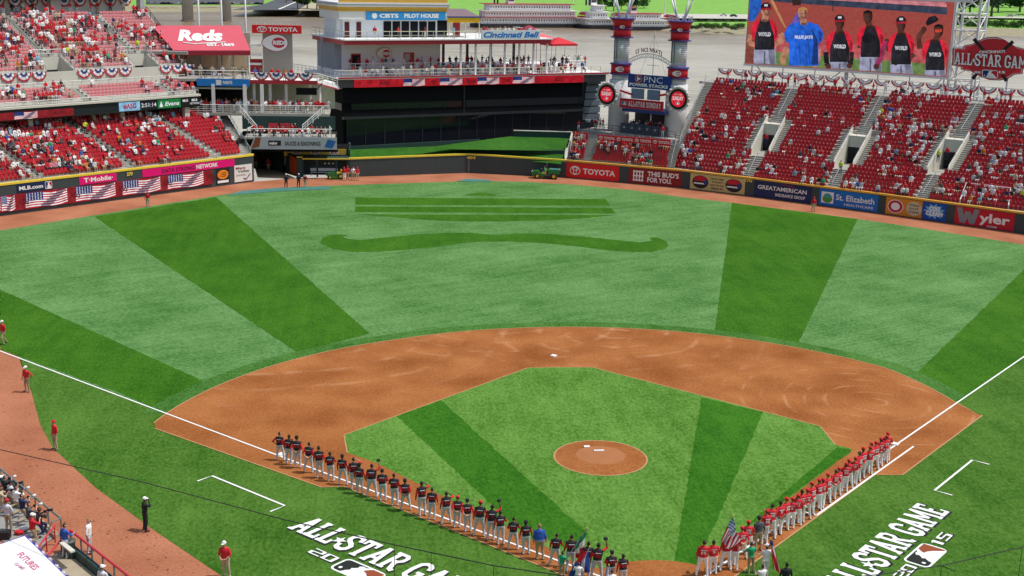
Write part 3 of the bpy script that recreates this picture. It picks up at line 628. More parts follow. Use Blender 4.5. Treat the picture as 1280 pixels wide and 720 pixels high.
put(t,'TOYOTA',o,r,u,nf,.32,.30,.93,.68,WT,.03); mb=MB(); three_ovals(mb,o+r*.17+u*.49+nf*.012,r*.10,u*.30,nf); mb.build('emblem',WT,t)
t,o,r,u,nf = seg_banner(RW,(786,217),(852,224),.12,2.22,mat('deep_red','8E141C',.5,.12,.8),'advertising_banner','dark red wall banner reading THIS BUD\'S FOR YOU in white')
put(t,"THIS BUD'S",o,r,u,nf,.36,.53,.95,.86,WT,.03); put(t,"FOR YOU.",o,r,u,nf,.36,.14,.82,.47,WT,.03)
mb = MB()
for k in range(4): mb.box(o+r*(.10+k*.055)+u*.5+nf*.02,(.16,.02,1.5),(r.normalized(),nf,UP))
for k in range(3): mb.box(o+r*.185+u*(.22+k*.28)+nf*.023,(1.5,.02,.16),(r.normalized(),nf,UP))
mb.build('grid_emblem', WT, t)
t,o,r,u,nf = seg_banner(RW,(863,225),(931,236),.12,2.22,mat('tan_print','C9B77A',.6,.06,.6),'advertising_banner','tan wall banner with two round red and black badges')
for cx in (.19,.80):
    mb=MB(); mb.use(BK); disc(mb,o+r*cx+u*.5+nf*.012,r*.15,u*.42); mb.use(RED); disc(mb,o+r*cx+u*.56+nf*.016,r*.12,u*.34,24,0,math.pi); mb.use(WT); mb.box(o+r*cx+u*.40+nf*.02,(r.length*.24,.01,.18),(r.normalized(),nf,UP)); mb.use(mat('badge_blue','24407A',.5,0)); disc(mb,o+r*(cx+.1)+u*.5+nf*.026,r*.04,u*.17); mb.build('badge',None,t)
for k,s_ in enumerate(("YOU'VE TRIED","THE REST,","NOW TRY THE","BEST!")): put(t,s_,o,r,u,nf,.37+.03*(k%2),.72-.2*k,.62,.84-.2*k,BK,.02)
t,o,r,u,nf = seg_banner(RW,(943,237),(1014,247),.12,2.22,mat('navy_print','14275A',.5,.06,.6),'advertising_banner','navy blue wall banner lettered GREAT AMERICAN INSURANCE GROUP')
put(t,'GREATAMERICAN',o,r,u,nf,.06,.50,.92,.76,WT,.02); put(t,'INSURANCE GROUP',o,r,u,nf,.38,.16,.90,.36,WT,.02)
mb=MB(); mb.poly([o+r*a+u*b+nf*.012 for a,b in ((.42,.86),(.55,.93),(.66,.86),(.74,.78),(.66,.90),(.55,.96))][::-1]); mb.build('swoosh',RED,t)
t,o,r,u,nf = seg_banner(RW,(1024,248),(1097,260),.12,2.22,mat('sky_blue_print','0B6FC2',.5,.06,.6),'advertising_banner','bright blue wall banner lettered St. Elizabeth Healthcare with leaf emblem')
put(t,'St. Elizabeth',o,r,u,nf,.29,.42,.94,.78,WT,.015); put(t,'HEALTHCARE',o,r,u,nf,.44,.13,.93,.28,WT,.01)
mb=MB(); mb.use(WT).poly([o+r*a+u*b+nf*.012 for a,b in ((.04,.16),(.25,.16),(.25,.84),(.04,.84))]); mb.use(mat('leaf_print','4E9A3A',.5,0)); disc(mb,o+r*.145+u*.42+nf*.016,r*.085,u*.24); mb.use(mat('teal_print','4AA0A8',.5,0)); disc(mb,o+r*.145+u*.50+nf*.020,r*.075,u*.26,20,0,math.pi); mb.build('emblem',None,t)
t,o,r,u,nf = seg_banner(RW,(1107,261),(1152,269),.12,2.22,mat('orange_print','E08A1E',.5,.06,.6),'advertising_banner','orange wall banner with round badge and beige STRIKE OUT STAINS disc')
mb=MB(); mb.use(WT); disc(mb,o+r*.27+u*.5+nf*.012,r*.22,u*.40); mb.use(RED); disc(mb,o+r*.27+u*.5+nf*.016,r*.20,u*.36,24,inner=.62); mb.use(mat('beige_print','CFC3A0',.6,0)); disc(mb,o+r*.78+u*.5+nf*.012,r*.21,u*.42); mb.build('badge',None,t)
for k,s_ in enumerate(('STRIKE','OUT','STAINS')): put(t,s_,o,r,u,nf,.64,.64-.2*k,.92,.76-.2*k,mat('dark_print','333333',.6,0),.02,lift=.02)
t,o,r,u,nf = seg_banner(RW,(1152.4,269),(1182,274),.12,2.22,mat('oxi_blue','0E4AA8',.5,.06,.6),'advertising_banner','blue wall banner with a splash reading OXI CLEAN')
mb=MB(); c=o+r*.5+u*.52+nf*.012; st=[c+r*(.47 if k%2 else .30)*math.cos(k*math.pi/11)+u*(.46 if k%2 else .30)*math.sin(k*math.pi/11) for k in range(22)]; mb.add([c]+st,[(0,k+1,(k+1)%22+1) for k in range(22)]); mb.build('splash',mat('splash_blue','6FB4E8',.5,0),t)
put(t,'OXI',o,r,u,nf,.28,.52,.72,.80,WT,.04,lift=.02); put(t,'CLEAN',o,r,u,nf,.16,.24,.86,.52,WT,.04,lift=.02)
t,o,r,u,nf = seg_banner(RW,(1193,275),(1267,286),.12,2.22,RED,'advertising_banner','red wall banner lettered Wyler .COM with a big grey W')
mb=MB(); mb.use(mat('wyler_grey','8A8A90',.5,.05))
slab(mb,'W',o+r*.03+u*.10+nf*.012,r*.38,u*.84,thick=1.5); mb.build('letter',None,t); put(t,'yler',o,r,u,nf,.42,.12,.93,.80,WT,.03); put(t,'.COM',o,r,u,nf,.55,.04,.72,.15,WT,.02)
for px,py,s_,nm,P_ in ((935,228,'370','right',RW),(589,198,'404','centre',cfp)):
    tt = thing('distance_marker','small yellow number %s painted on the %s field wall'%(s_,nm),'distance marker',at(px,py,2))
    A = None
    t2,o2,r2,u2,nf2 = seg_banner(P_,(px-5.5,py),(px+5.5,py),1.85 if s_=='370' else 2.0,2.25 if s_=='370' else 2.42,PAD,'x','x y z w'); 
    for ch in list(t2.children): bpy.data.objects.remove(ch)
    bpy.data.objects.remove(t2); text('numerals', s_, o2+nf2*.01, r2, u2, YEL, tt, .04, 0, 0)
# left field wall: upper ad strip and lower LED display
WORK = {}
def us_flag(mb, fn, stars=True, E_=E, wave=True, nx=22):
    """fn(x,y) -> point, x,y in 0..1"""
    red,wh,bl = E_('B5122A'),E_('F2EEF0'),E_('24306E')
    def q(x,y): 
        if wave: y2 = y + .10*math.sin(x*6.0+1)*(x) ; return fn(x,y2)
        return fn(x,y)
    for s_ in range(13):
        y0,y1 = 1-(s_+1)/13, 1-s_/13; mb.use(red if s_%2==0 else wh)
        xa = .42 if s_<7 else 0
        for k in range(nx):
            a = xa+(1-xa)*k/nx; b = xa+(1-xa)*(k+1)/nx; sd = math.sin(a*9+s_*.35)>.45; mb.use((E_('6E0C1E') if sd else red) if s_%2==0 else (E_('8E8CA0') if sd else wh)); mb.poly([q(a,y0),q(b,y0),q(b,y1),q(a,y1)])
    mb.use(bl)
    for k in range(6):
        a=.42*k/6; b=.42*(k+1)/6; mb.poly([q(a,6/13),q(b,6/13),q(b,1),q(a,1)])
    return mb
LED_RED = E('8C1020',.8); LED_DR = E('5E0A16',.8); LED_W = E('E8E8EE',.8)
tL = thing('led_wall_board','long LED board on the left field wall showing waving American flags','display board',LF.P(-25,0,1))
def lfz(px,py): a,z = LF.T(px,py,-.06); return a,z
aR,_ = lfz(265,222); aL = -52; zb,zt = .45,2.30
o = LF.P(aL,-.13,zb); r = LF.w*(aR-aL); u = UP*(zt-zb); nf = -LF.n
MB().prism([o,o+r,o+r+u,o+u], LF.n*.12).build('screen', LED_RED, tL)
LN = [(-60,0),(0,18.5),(30.5,84.5),(94,145),(153,201.5),(210,255.5)]
for x0,x1 in LN:
    a,_ = LF.T(x0,235,-.13); b,_ = LF.T(x1,235,-.13); a += 0; 
    if a < aL: a = aL
    fo = LF.P(a,-.137,zb+.02); fr = LF.w*(b-a-.1); fu = UP*(zt-zb-.04)
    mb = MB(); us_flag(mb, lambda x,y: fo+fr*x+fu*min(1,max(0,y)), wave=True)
    mb.use(LED_W)
    for i in range(6):
        for j in range(5): c = fo+fr*(.04+i*.066)+fu*(.55+j*.095)-LF.n*.004; mb.poly([c+fr*dx*.012+fu*dy*.028 for dx,dy in ((-1,-1),(1,-1),(1,1),(-1,1))])
    mb.build('flag_picture', None, tL)
for x0 in (18.5,84.5,145,201.5,257):
    a,_ = LF.T(x0,235,-.13); fo = LF.P(a+.25,-.14,zb+.5)
    text('dark_lettering', 'ASG', fo, LF.w*1.3, UP*.8, LED_DR, tL, .03, 0, 0)
def lf_ad(px0,px1,z0,z1,m,label):
    a,_ = LF.T(px0[0],px0[1],-.05); b,_ = LF.T(px1[0],px1[1],-.05); t = thing('advertising_banner', label, 'banner', LF.P(a,0,z0))
    o = LF.P(a,-.05,z0); r = LF.w*(b-a); u = UP*(z1-z0); MB().prism([o,o+r,o+r+u,o+u],LF.n*.045).build('panel', m, t); return t,o-LF.n*.004,r,u,-LF.n
t,o,r,u,nf = lf_ad((21,235),(66,230),2.42,3.38,mat('navy_strip','12264F',.5,.05),'blue and red MLB.com sign on the left field wall')
put(t,'MLB.com',o,r,u,nf,.06,.25,.72,.72,WT,.03); league_logo(o+r*.78+u*.04+nf*.01, r*.2, u*.9, t, (WT,mat('logo_blue','0A2A66',.5,0),mat('logo_red','C4122E',.5,0)))
MAG = mat('magenta_print','E20074',.5,.04)
t,o,r,u,nf = lf_ad((99,226),(145.5,219),2.42,3.38,MAG,'magenta wall banner lettered Mobile next to the MLB.com sign'); put(t,'T·Mobile·',o,r,u,nf,.12,.22,.90,.80,WT,.03)
t,o,r,u,nf = lf_ad((178,215),(293,200),2.42,3.38,MAG,'long magenta wall banner lettered DATA STRONG NETWORK'); put(t,'DATA STRONG',o,r,u,nf,.20,.22,.55,.74,mat('dark_magenta','5A0A34',.5,0),.02); put(t,'NETWORK',o,r,u,nf,.57,.22,.81,.78,WT,.03)
t,o,r,u,nf = lf_ad((157.5,215),(166.5,214),2.75,3.3,PAD,'yellow number 379 painted on the left field wall'); put(t,'379',o,r,u,nf,.1,.05,.9,.95,YEL,.04); t['category']='distance marker'; t.name='distance_marker'
t,o,r,u,nf = lf_ad((270,216),(287,214),.3,2.30,BK,'small black wall sign with orange tiger stripe letter above white strip')
mb=MB(); mb.use(mat('tiger_orange','F08A1C',.5,.05)); disc(mb,o+r*.5+u*.60+nf*.012,r*.40,u*.30); mb.use(BK)
for k in range(3): mb.poly([o+r*(.2+.0*k)+u*(.48+k*.11)+nf*.02, o+r*.62+u*(.46+k*.11)+nf*.02, o+r*.8+u*(.53+k*.11)+nf*.02, o+r*.5+u*(.51+k*.11)+nf*.02])
mb.use(WT); mb.poly([o+r*a+u*b+nf*.014 for a,b in ((.1,.06),(.9,.06),(.9,.22),(.1,.22))]); mb.build('emblem',None,t)
t,o,r,u,nf = lf_ad((293,215),(315,212),.25,2.45,mat('print_cream','E4E2DE',.6,.03),'white wall sign lettered Miami Valley at the end of the left field wall')
put(t,'Miami',o,r,u,nf,.08,.74,.62,.90,mat('maroon_print','8A1028',.5,0),.02); put(t,'Valley',o,r,u,nf,.18,.50,.86,.70,mat('grey_print','4A4A50',.5,0),.02); put(t,'GAMING',o,r,u,nf,.10,.34,.62,.44,mat('grey_print','4A4A50',.5,0),0)
mb=MB(); mb.tube([o+r*a+u*b+nf*.02 for a,b in ((.5,.2),(.68,.12),(.78,.3),(.9,.42))],.06,5); mb.build('swoosh',mat('purple_print','4A3A6A',.5,0),t)
# ================================================================== GRANDSTANDS
SEAT = mat('seat_red_plastic', (.50,.014,.030), .42, .10, 3, spec=.5); SEATP = mat('seat_glare_red', (.64,.22,.24), .38, .16, 1.5, spec=.6)  # upper deck seats: sun glare is put into the paler, pinkish red
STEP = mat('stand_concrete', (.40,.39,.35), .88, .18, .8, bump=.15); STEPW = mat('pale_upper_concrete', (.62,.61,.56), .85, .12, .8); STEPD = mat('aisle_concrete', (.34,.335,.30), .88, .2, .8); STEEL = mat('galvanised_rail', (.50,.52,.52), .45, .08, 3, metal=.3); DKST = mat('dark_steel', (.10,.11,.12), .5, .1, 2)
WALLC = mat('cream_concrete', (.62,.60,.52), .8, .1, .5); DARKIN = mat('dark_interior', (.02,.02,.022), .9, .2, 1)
def seat_tpl():
    mb = MB()
    mb.add([(-.21,.26,.12),(.21,.26,.12),(.21,.34,.80),(-.21,.34,.80),(-.21,.32,.12),(.21,.32,.12),(.21,.40,.76),(-.21,.40,.76),(0,.335,.86)],
           [(1,0,3,2),(4,5,6,7),(0,4,7,3),(5,1,2,6),(3,7,8),(7,6,8),(6,2,8),(2,3,8)])
    mb.add([(-.20,.24,.42),(.20,.24,.42),(.20,.00,.50),(-.20,.00,.50),(-.20,.24,.36),(.20,.24,.36),(.20,.0,.42),(-.20,.0,.42)],
           [(0,1,2,3),(7,6,5,4),(3,2,6,7),(0,3,7,4),(1,5,6,2)])
    return np.array(mb.v), mb.f
STV, STF = seat_tpl(); SEATS = []   # seat records: (point, back direction, stand, section, row)
def seat_row(A, B, back, m, parent, rec, skip=None, pitch=.52):
    hs = .56 if m is SEATP else 1.0
    d = B-A; L_ = d.length
    if L_ < 1: return
    d = d/L_; n = int(L_/pitch); off = (L_-n*pitch)/2+pitch/2; V=[]; Fa=[]; k0=0
    for k in range(n):
        p = A+d*(off+k*pitch)
        if skip and skip(p): continue
        Mx = np.array([[d.x,back.x,0],[d.y,back.y,0],[d.z,0,1]]).T if False else None
        X = STV[:,0:1]*np.array([[d.x,d.y,d.z]])+STV[:,1:2]*np.array([[back.x,back.y,0]])+STV[:,2:3]*np.array([[0,0,hs]])+np.array([[p.x,p.y,p.z]])
        V.append(X); Fa += [tuple(i+k0 for i in f) for f in STF]; k0 += len(STV)
        SEATS.append((p,back)+rec)
    if not V: return
    me = bpy.data.meshes.new('seat_row'); me.from_pydata(np.concatenate(V).tolist(), [], Fa); me.materials.append(m)
    o = link('seat_row', me, parent); return o
def section(c, rows, parent, smat, rec, skip=None, seat_m=.45, steps=True, first=0, riser_drop=.02):
    """c = front-left, front-right, back-right, back-left 3D corners; rows of treads with seats"""
    fl,fr,br,bl = [Vector(x) for x in c]; mb = MB()
    bk = ((bl+br)/2-(fl+fr)/2); bk.z = 0; bk.normalize()
    for i in range(rows):
        a,b = i/rows,(i+1)/rows
        A,B,C_,D = fl.lerp(bl,a), fr.lerp(br,a), fr.lerp(br,b), fl.lerp(bl,b)
        z = A.z*.5+C_.z*.5; zA = D.z; 
        A1,B1,C1,D1 = [Vector((p.x,p.y,zz)) for p,zz in ((A,D.z),(B,C_.z),(C_,C_.z),(D,D.z))]
        A0,B0 = Vector((A.x,A.y,A.z-riser_drop)), Vector((B.x,B.y,B.z-riser_drop))
        mb.poly([A0,B0,B1,A1]); mb.poly([A1,B1,C1,D1])
        dd = (B1-A1).normalized()
        seat_row(A1+dd*.05+(D1-A1)*.18, B1-dd*.05+(C1-B1)*.18, bk, smat, parent, rec+(i+first,), skip)
    if steps: mb.build('stepped_tier', STEPW if smat is SEATP else STEP, parent)
def aisle(parent, c, rows, m=None, rail=True):
    fl,fr,br,bl = [Vector(x) for x in c]; mb = MB(); m = m or STEPD; n = rows*2
    for i in range(n):
        a,b = i/n,(i+1)/n
        A,B,C_,D = fl.lerp(bl,a), fr.lerp(br,a), fr.lerp(br,b), fl.lerp(bl,b)
        A1,B1 = Vector((A.x,A.y,D.z)), Vector((B.x,B.y,C_.z)); mb.poly([A-UP*.03,B-UP*.03,B1,A1]); mb.poly([A1,B1,C_,D])
    mb.build('aisle_stair', m, parent)
def hrail(parent, pts, h=1.0, m=None, r=.035, post=2.0, mid=1, name='railing', n=5):
    mb = MB(); m = m or STEEL; P = [Vector(p) for p in pts]
    for q in range(mid+1): mb.tube([p+UP*(h*(1-q/(mid+1))) for p in P], r if q==0 else r*.6, n)
    for a,b in zip(P[:-1],P[1:]):
        k = max(1,round((b-a).length/post))
        for i in range(k+1): p = a.lerp(b,i/k); mb.tube([p,p+UP*h],r*.8,n)
    return mb.build(name, m, parent)
# ---- right field bleachers
rfst = thing('right_field_grandstand','steep right field bleachers of dark red seats below the video board','grandstand',RF.P(0,5))
T0,T1,Z0,SL = .95,22.3,1.45,.490
def rf(s_,t): return RF.P(s_,t,Z0+SL*t)
NR = 26
bounds = [(-2.1,-6.9),(9.4,5.8),(20.9,19.1),(32.3,32.2),(50,50)]
def bs(k,t): a,b = bounds[k]; return a+(b-a)*(t/22.3)
vts = {1:(6.4,14.0),2:(5.6,13.2),3:(6.6,14.4)}
def hw(k,t):
    if k in vts and vts[k][0] < t < vts[k][1]: return 2.35
    return .8
rf_names = ['between the stacks and the first aisle','above the blue insurance banner','above the navy and blue banners','above the orange and red banners']
def edges(k, t, side): return bs(k,t)+side*(hw(k,t) if k not in (0,4) else .05)
for k in range(4):
    sname = rf_names[k]
    cuts = [T0]+sorted({v for kk in (k,k+1) if kk in vts for v in vts[kk]})+[T1]
    r0 = 0
    for a,b in zip(cuts[:-1],cuts[1:]):
        n = max(1,round((b-a)/.84)); e = 1e-3
        section((rf(edges(k,a+e,1),a),rf(edges(k+1,a+e,-1),a),rf(edges(k+1,b-e,-1),b),rf(edges(k,b-e,1),b)), n, rfst, SEAT, ('right field bleachers',k), first=r0); r0 += n
for k in (1,2,3):
    v0,v1 = vts[k]
    for a,b,w0,w1 in ((T0,v0,-.8,.8),(v1,T1,-.8,.8)):
        aisle(rfst,(rf(bs(k,a)+w0,a),rf(bs(k,a)+w1,a),rf(bs(k,b)+w1,b),rf(bs(k,b)+w0,b)),round((b-a)/.84))
    for w0,w1 in ((-2.35,-1.25),(1.25,2.35)):
        aisle(rfst,(rf(bs(k,v0)+w0,v0),rf(bs(k,v0)+w1,v0),rf(bs(k,v1)+w1,v1),rf(bs(k,v1)+w0,v1)),round((v1-v0)/.84))
    # vomitory: a level floor, side walls, a dark doorway at the back
    z0 = Z0+SL*v0; s0,s1 = bs(k,v0),bs(k,v1)
    vt = MB(); vt.use(STEPD).poly([RF.P(s0-1.25,v0,z0),RF.P(s0+1.25,v0,z0),RF.P(s1+1.25,v1,z0),RF.P(s1-1.25,v1,z0)])
    vt.build('vomitory_floor',None,rfst)
    for sd in (-1,1):
        w_ = MB(); p0=RF.P(s0+sd*1.2,v0,z0); p1=RF.P(s1+sd*1.2,v1-.2,z0); w_.prism([p0,p1,p1+UP*(SL*(v1-v0)+.9),p0+UP*.9],RF.w*(sd*.16)); w_.build('vomitory_wall',WALLC,rfst)
        hrail(rfst,[RF.P(s0+sd*1.3,v0,z0+.9),RF.P(s1+sd*1.3,v1,z0+SL*(v1-v0)+.9)],.35,post=2.5,mid=0)
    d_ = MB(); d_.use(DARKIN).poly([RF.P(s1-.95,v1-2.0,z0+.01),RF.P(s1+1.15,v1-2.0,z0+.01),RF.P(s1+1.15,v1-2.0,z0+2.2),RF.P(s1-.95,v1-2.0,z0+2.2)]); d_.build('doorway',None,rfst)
    d_ = MB(); d_.box(RF.P(s1,v1-1.0,z0+(SL*(v1-v0)+2.2)/2),(2.4,1.9,SL*(v1-v0)-2.2),(RF.w,RF.n,UP)); d_.build('header',WALLC,rfst)
    hrail(rfst,[RF.P(s1-1.2,v1-1.9,z0+SL*(v1-v0)),RF.P(s1+1.2,v1-1.9,z0+SL*(v1-v0))],1.0,post=1.2)
    hrail(rfst,[rf(bs(k,v1)+.0,v1+.4),rf(bs(k,T1),T1)],.9,post=2.4,mid=0)
    hrail(rfst,[rf(bs(k,T0),T0+.4),rf(bs(k,v0),v0-.6)],.9,post=2.4,mid=0)
# left end stair + railing, rear concourse wall and rail
aisle(rfst,(rf(-3.9,T0),rf(-2.2,T0),rf(-6.95,T1),rf(-8.3,T1)),NR)
hrail(rfst,[rf(-3.9,6.5),rf(-8.4,T1)],1.15,post=1.2,mid=2)
hrail(rfst,[rf(-3.9,T0),rf(-4.9,6.4)],1.15,post=1.2,mid=2)
mb = MB(); mb.prism([rf(-4.0,T0),rf(-8.4,T1),RF.P(-8.4,T1,0),RF.P(-4.0,T0,0)],RF.w*.2); mb.build('side_wall',WALLC,rfst)
mb = MB(); mb.box(RF.P(20.5,T1+2.2,Z0+SL*T1-.12),(60,4.2,.3),(RF.w,RF.n,UP)); mb.build('rear_walkway',STEPD,rfst)
mb = MB(); mb.box(RF.P(20.5,T1+4.45,6),(60,.3,12.4),(RF.w,RF.n,UP)); mb.build('rear_wall',WALLC,rfst)
hrail(rfst,[RF.P(-8.5,T1+4.2,Z0+SL*T1),RF.P(50,T1+4.2,Z0+SL*T1)],1.9,post=4.2,mid=3)
# accessible platform with white rails in the lower right section
pf = RF.P
hrail(rfst,[rf(37.0,1.0),rf(36.6,4.2),rf(41.8,4.2),rf(42.6,1.0)],.95,mat('white_rail',(.8,.8,.78),.5,.03),.07,1.6,1)
text('lettering','BUDWEISER',rf(37.6,4.3)+UP*.55,RF.w*3.6,UP*.35,WT,rfst,.02); 
# ---- small section left of the stacks above the red TOYOTA wall banner
cfst = thing('centre_field_bleachers','small block of red seats in front of the smokestack platform','grandstand',at(785,200,3))
def c3(px,py,z): return at(px,py,z)
def wallp(px, off, z):
    d = ray(px,208); ax_,ay_ = 13.7,121.95; ex,ey = 14.42,-8.15; k = ((ax_-CAM[0])*ey-(ay_-CAM[1])*ex)/(d.x*ey-d.y*ex); P = CAMV+d*k
    return Vector((P.x+.492*off, P.y+.871*off, z))
section((wallp(736,.6,2.0),wallp(833,.6,2.0),c3(838.5,184.5,4.9),c3(746,178.5,4.9)),8,cfst,SEAT,('seats below the smokestacks',0))
section((wallp(708,.6,2.0),wallp(728,.6,2.0),c3(735,177.5,4.9),c3(716,176,4.9)),8,cfst,SEAT,('seats beside the grass berm',0))
aisle(cfst,(wallp(728.2,.6,2.0),wallp(735.8,.6,2.0),c3(747,174,5.35),c3(735.5,173.3,5.35)),8)
aisle(cfst,(wallp(833.2,.6,2.0),wallp(841,.6,2.0),c3(850,182,5.35),c3(839,180.5,5.35)),8)
hrail(cfst,[wallp(836,.9,2.2),c3(845,181,5.35)],.9,post=1.5,mid=0)
mb = MB(); a=wallp(706.5,.5,2.3); b=c3(716,170,5.4); mb.prism([Vector((a.x,a.y,1)),a+UP*.4,b+UP*.5,Vector((b.x,b.y,1))],Vector((-.25,-.1,0))); mb.build('side_wall',WALLC,cfst)
# ---- left field lower deck
lfst = thing('left_field_grandstand','two tiered left field stand with red lower seats behind the flag wall','grandstand',LF.P(-20,5))
LZ0,LSL = 3.2,.42
def LP(px,py,z0=LZ0,sl=LSL):
    d = ray(px,py); c0 = (CAMV-LF.p).dot(LF.n); dn = d.dot(LF.n); k = (z0+sl*c0-CAMV.z)/(d.z-sl*dn); X = CAMV+d*k; return (X-LF.p).dot(LF.w), (X-LF.p).dot(LF.n)
def lf(s_,t,z0=LZ0,sl=LSL): return LF.P(s_,t,z0+sl*t)
lb = [(-52,-52),(-30.2,-33.4),(-17.9,-20.6),(-5.2,-8.4)]
def lbs(k,t): a,b = lb[k]; return a+(b-a)*t/16
lo_names = ['far left lower stand section','lower stand section above the flags','lower stand section above the Mobile banner']
for k in range(3):
    section((lf(lbs(k,.4)+.65,.4),lf(lbs(k+1,.4)-.65,.4),lf(lbs(k+1,16)-.65,16),lf(lbs(k,16)+.65,16)),19,lfst,SEAT,('left field lower deck',k))
for k in (1,2,3):
    aisle(lfst,(lf(lbs(k,.4)-.65,.4),lf(lbs(k,.4)+.65,.4),lf(lbs(k,16)+.65,16),lf(lbs(k,16)-.65,16)),19)
    hrail(lfst,[lf(lbs(k,.6),.6),lf(lbs(k,11),11)],.9,post=2.4,mid=0,m=DKST)
    # dark openings beneath the overhang keep their own floor
section((lf(-4.5,.4),lf(-1.3,.4),lf(2.6,11.3),lf(-7.2,11.3)),13,lfst,SEAT,('left field lower deck',3))
aisle(lfst,(lf(-1.25,.4),lf(.05,.4),lf(4.0,11.3),lf(2.65,11.3)),13)
hrail(lfst,[lf(.1,.4),lf(4.1,11.3)],1.0,m=STEEL,post=1.6,mid=2)
mb = MB(); mb.prism([LF.P(.1,.4,0),lf(.1,.4),lf(4.1,11.3),LF.P(4.1,11.3,0)],LF.w*.2); mb.build('side_wall',mat('stand_green_wall',(.05,.09,.085),.7,.1),lfst)
mb = MB(); mb.box(LF.P(-.5,11.9,8.1-.1),(9,1.2,.2),(LF.w,LF.n,UP)); mb.build('landing',STEPD,lfst)
hrail(lfst,[LF.P(-4.6,11.4,8.15),LF.P(2.4,11.4,8.15)],1.05,post=1.4,mid=2)
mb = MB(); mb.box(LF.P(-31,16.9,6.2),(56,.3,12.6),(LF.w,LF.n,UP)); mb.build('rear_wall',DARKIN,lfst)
# columns under the upper deck
for px,py in ((38,168),(152,150),(233,150)):
    a,_ = LF.T(px,py,10.6 if px<200 else 9.6); mb = MB(); tt = 10.6 if px<200 else 9.6
    mb.box(LF.P(a,tt,(lf(0,tt).z-.3+(9.9 if px<200 else 9.4))/2),(.75 if px>200 else .6,.6,(9.9 if px<200 else 9.4)-lf(0,tt).z+.3),(LF.w,LF.n,UP)); mb.build('column',WALLC,lfst)
# ---- upper deck: slab, LED fascia, front rows, bunting wall, main rows
FT = 9.0; sE = -1.6
_,fz1 = LF.T(125,129.5,FT); 
def fz(px,py): return LF.T(px,py,FT)[1]
ZT,ZB = 10.72,9.35
mb = MB(); mb.box(LF.P((sE-56)/2,FT+.25,(ZT+ZB)/2),(sE+56,.5,ZT-ZB),(LF.w,LF.n,UP)); mb.build('fascia',mat('fascia_dark','1C2226',.5,.1),lfst)
mb = MB(); mb.box(LF.P((sE-56)/2,FT+.2,ZT+.14),(sE+56.2,.8,.26),(LF.w,LF.n,UP)); mb.build('parapet_cap',WALLC,lfst)
mb = MB(); mb.prism([LF.P(-56,FT+.3,ZB+.02),LF.P(-56,19,12.6),LF.P(-56,29,19.5),LF.P(-56,29,19.9),LF.P(-56,19,13.1),LF.P(-56,FT+.3,ZB+.5)],LF.w*(sE+56)); mb.build('deck_slab',mat('soffit_grey',(.18,.18,.17),.9,.1),lfst)
hrail(lfst,[LF.P(-56,FT+.2,ZT+.25),LF.P(sE,FT+.2,ZT+.25)],.55,post=2.2,mid=0)
# LED fascia picture panels
tF = thing('led_ribbon_board','long LED ribbon on the upper deck fascia with clock and flag picture','display board',LF.P(-25,FT-.1,ZB))
def fa(px): 
    return LF.T(px, 139-(px/250)*19+7, FT-.06)[0]
def fpan(x0,x1,m,nm,z0=ZB+.12,z1=ZT-.12,off=.06):
    o = LF.P(fa(x0),FT-off,z0); r = LF.w*(fa(x1)-fa(x0)); u = UP*(z1-z0); MB().prism([o,o+r,o+r+u,o+u],LF.n*(off-.01)).build(nm,m,tF); return o-LF.n*.006,r,u,-LF.n
o,r,u,nf = fpan(-180,92,LED_RED,'red_panel',z1=ZT-.35); 
mb=MB(); us_flag(mb,lambda x,y:o+nf*.006+r*(.70+.115*x)+u*min(1,max(0,y))); mb.build('flag_picture',None,tF); put(tF,'ASG 2015',o,r,u,nf,.90,.3,.96,.7,LED_DR,.02,lift=.008)
o,r,u,nf = fpan(149,175,E('8EC4E8',.85),'tag_panel'); put(tF,'#ASG',o,r,u,nf,.2,.18,.82,.82,E('B01030',.8),.03)
o,r,u,nf = fpan(175.4,197,E('101A24',.5),'clock_panel'); put(tF,'2:51:14',o,r,u,nf,.06,.28,.92,.74,LED_W,.01)
o,r,u,nf = fpan(197.4,226,E('0E7A3E',.8),'green_panel'); put(tF,'Evans',o,r,u,nf,.30,.24,.93,.72,LED_W,.03,.2); mb=MB(); mb.poly([o+nf*.01+r*a+u*b for a,b in ((.06,.15),(.22,.15),(.14,.85))]); mb.build('emblem',LED_W,tF)
o,r,u,nf = fpan(227,250,E('0C0E12',.5),'network_panel'); put(tF,'MLB',o,r,u,nf,.06,.55,.35,.85,LED_W,.02); put(tF,'MLB',o,r,u,nf,.55,.55,.85,.85,LED_W,.02); put(tF,'NETWORK',o,r,u,nf,.45,.18,.98,.42,LED_W,.02)
UZ,USL = 11.0-.42*9.3,.42
def u1(s_,t): return LF.P(s_,t,UZ+USL*t)
ub = [(-56,-56),(-15.0,-17.2),(-5.6,-6.6)]
a1 = LF.T(102,112,10.5)[0]; a2 = LF.T(208,108,10.5)[0]; a3=sE
for (x0,x1,kk) in ((-56,a1-.6,0),(a1+.6,a2-.5,1),(a2+.5,a3-.2,2)):
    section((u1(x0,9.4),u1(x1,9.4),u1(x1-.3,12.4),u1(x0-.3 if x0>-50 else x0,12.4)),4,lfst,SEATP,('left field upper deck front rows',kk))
for x in (a1,a2): aisle(lfst,(u1(x-.6,9.4),u1(x+.6,9.4),u1(x+.4,12.4),u1(x-.8,12.4)),4)
zW = UZ+USL*12.4
mb = MB(); mb.box(LF.P(-29,13.0,zW-.06),(55,1.3,.16),(LF.w,LF.n,UP)); mb.build('walkway',STEPD,lfst)
hrail(lfst,[LF.P(-56,12.5,zW),LF.P(sE+.3,12.5,zW)],1.0,post=1.3,mid=2)
BZ = 14.45
mb = MB(); mb.box(LF.P(-29,13.72,(zW+BZ)/2),(55,.16,BZ-zW),(LF.w,LF.n,UP)); mb.build('bunting_wall',WALLC,lfst)
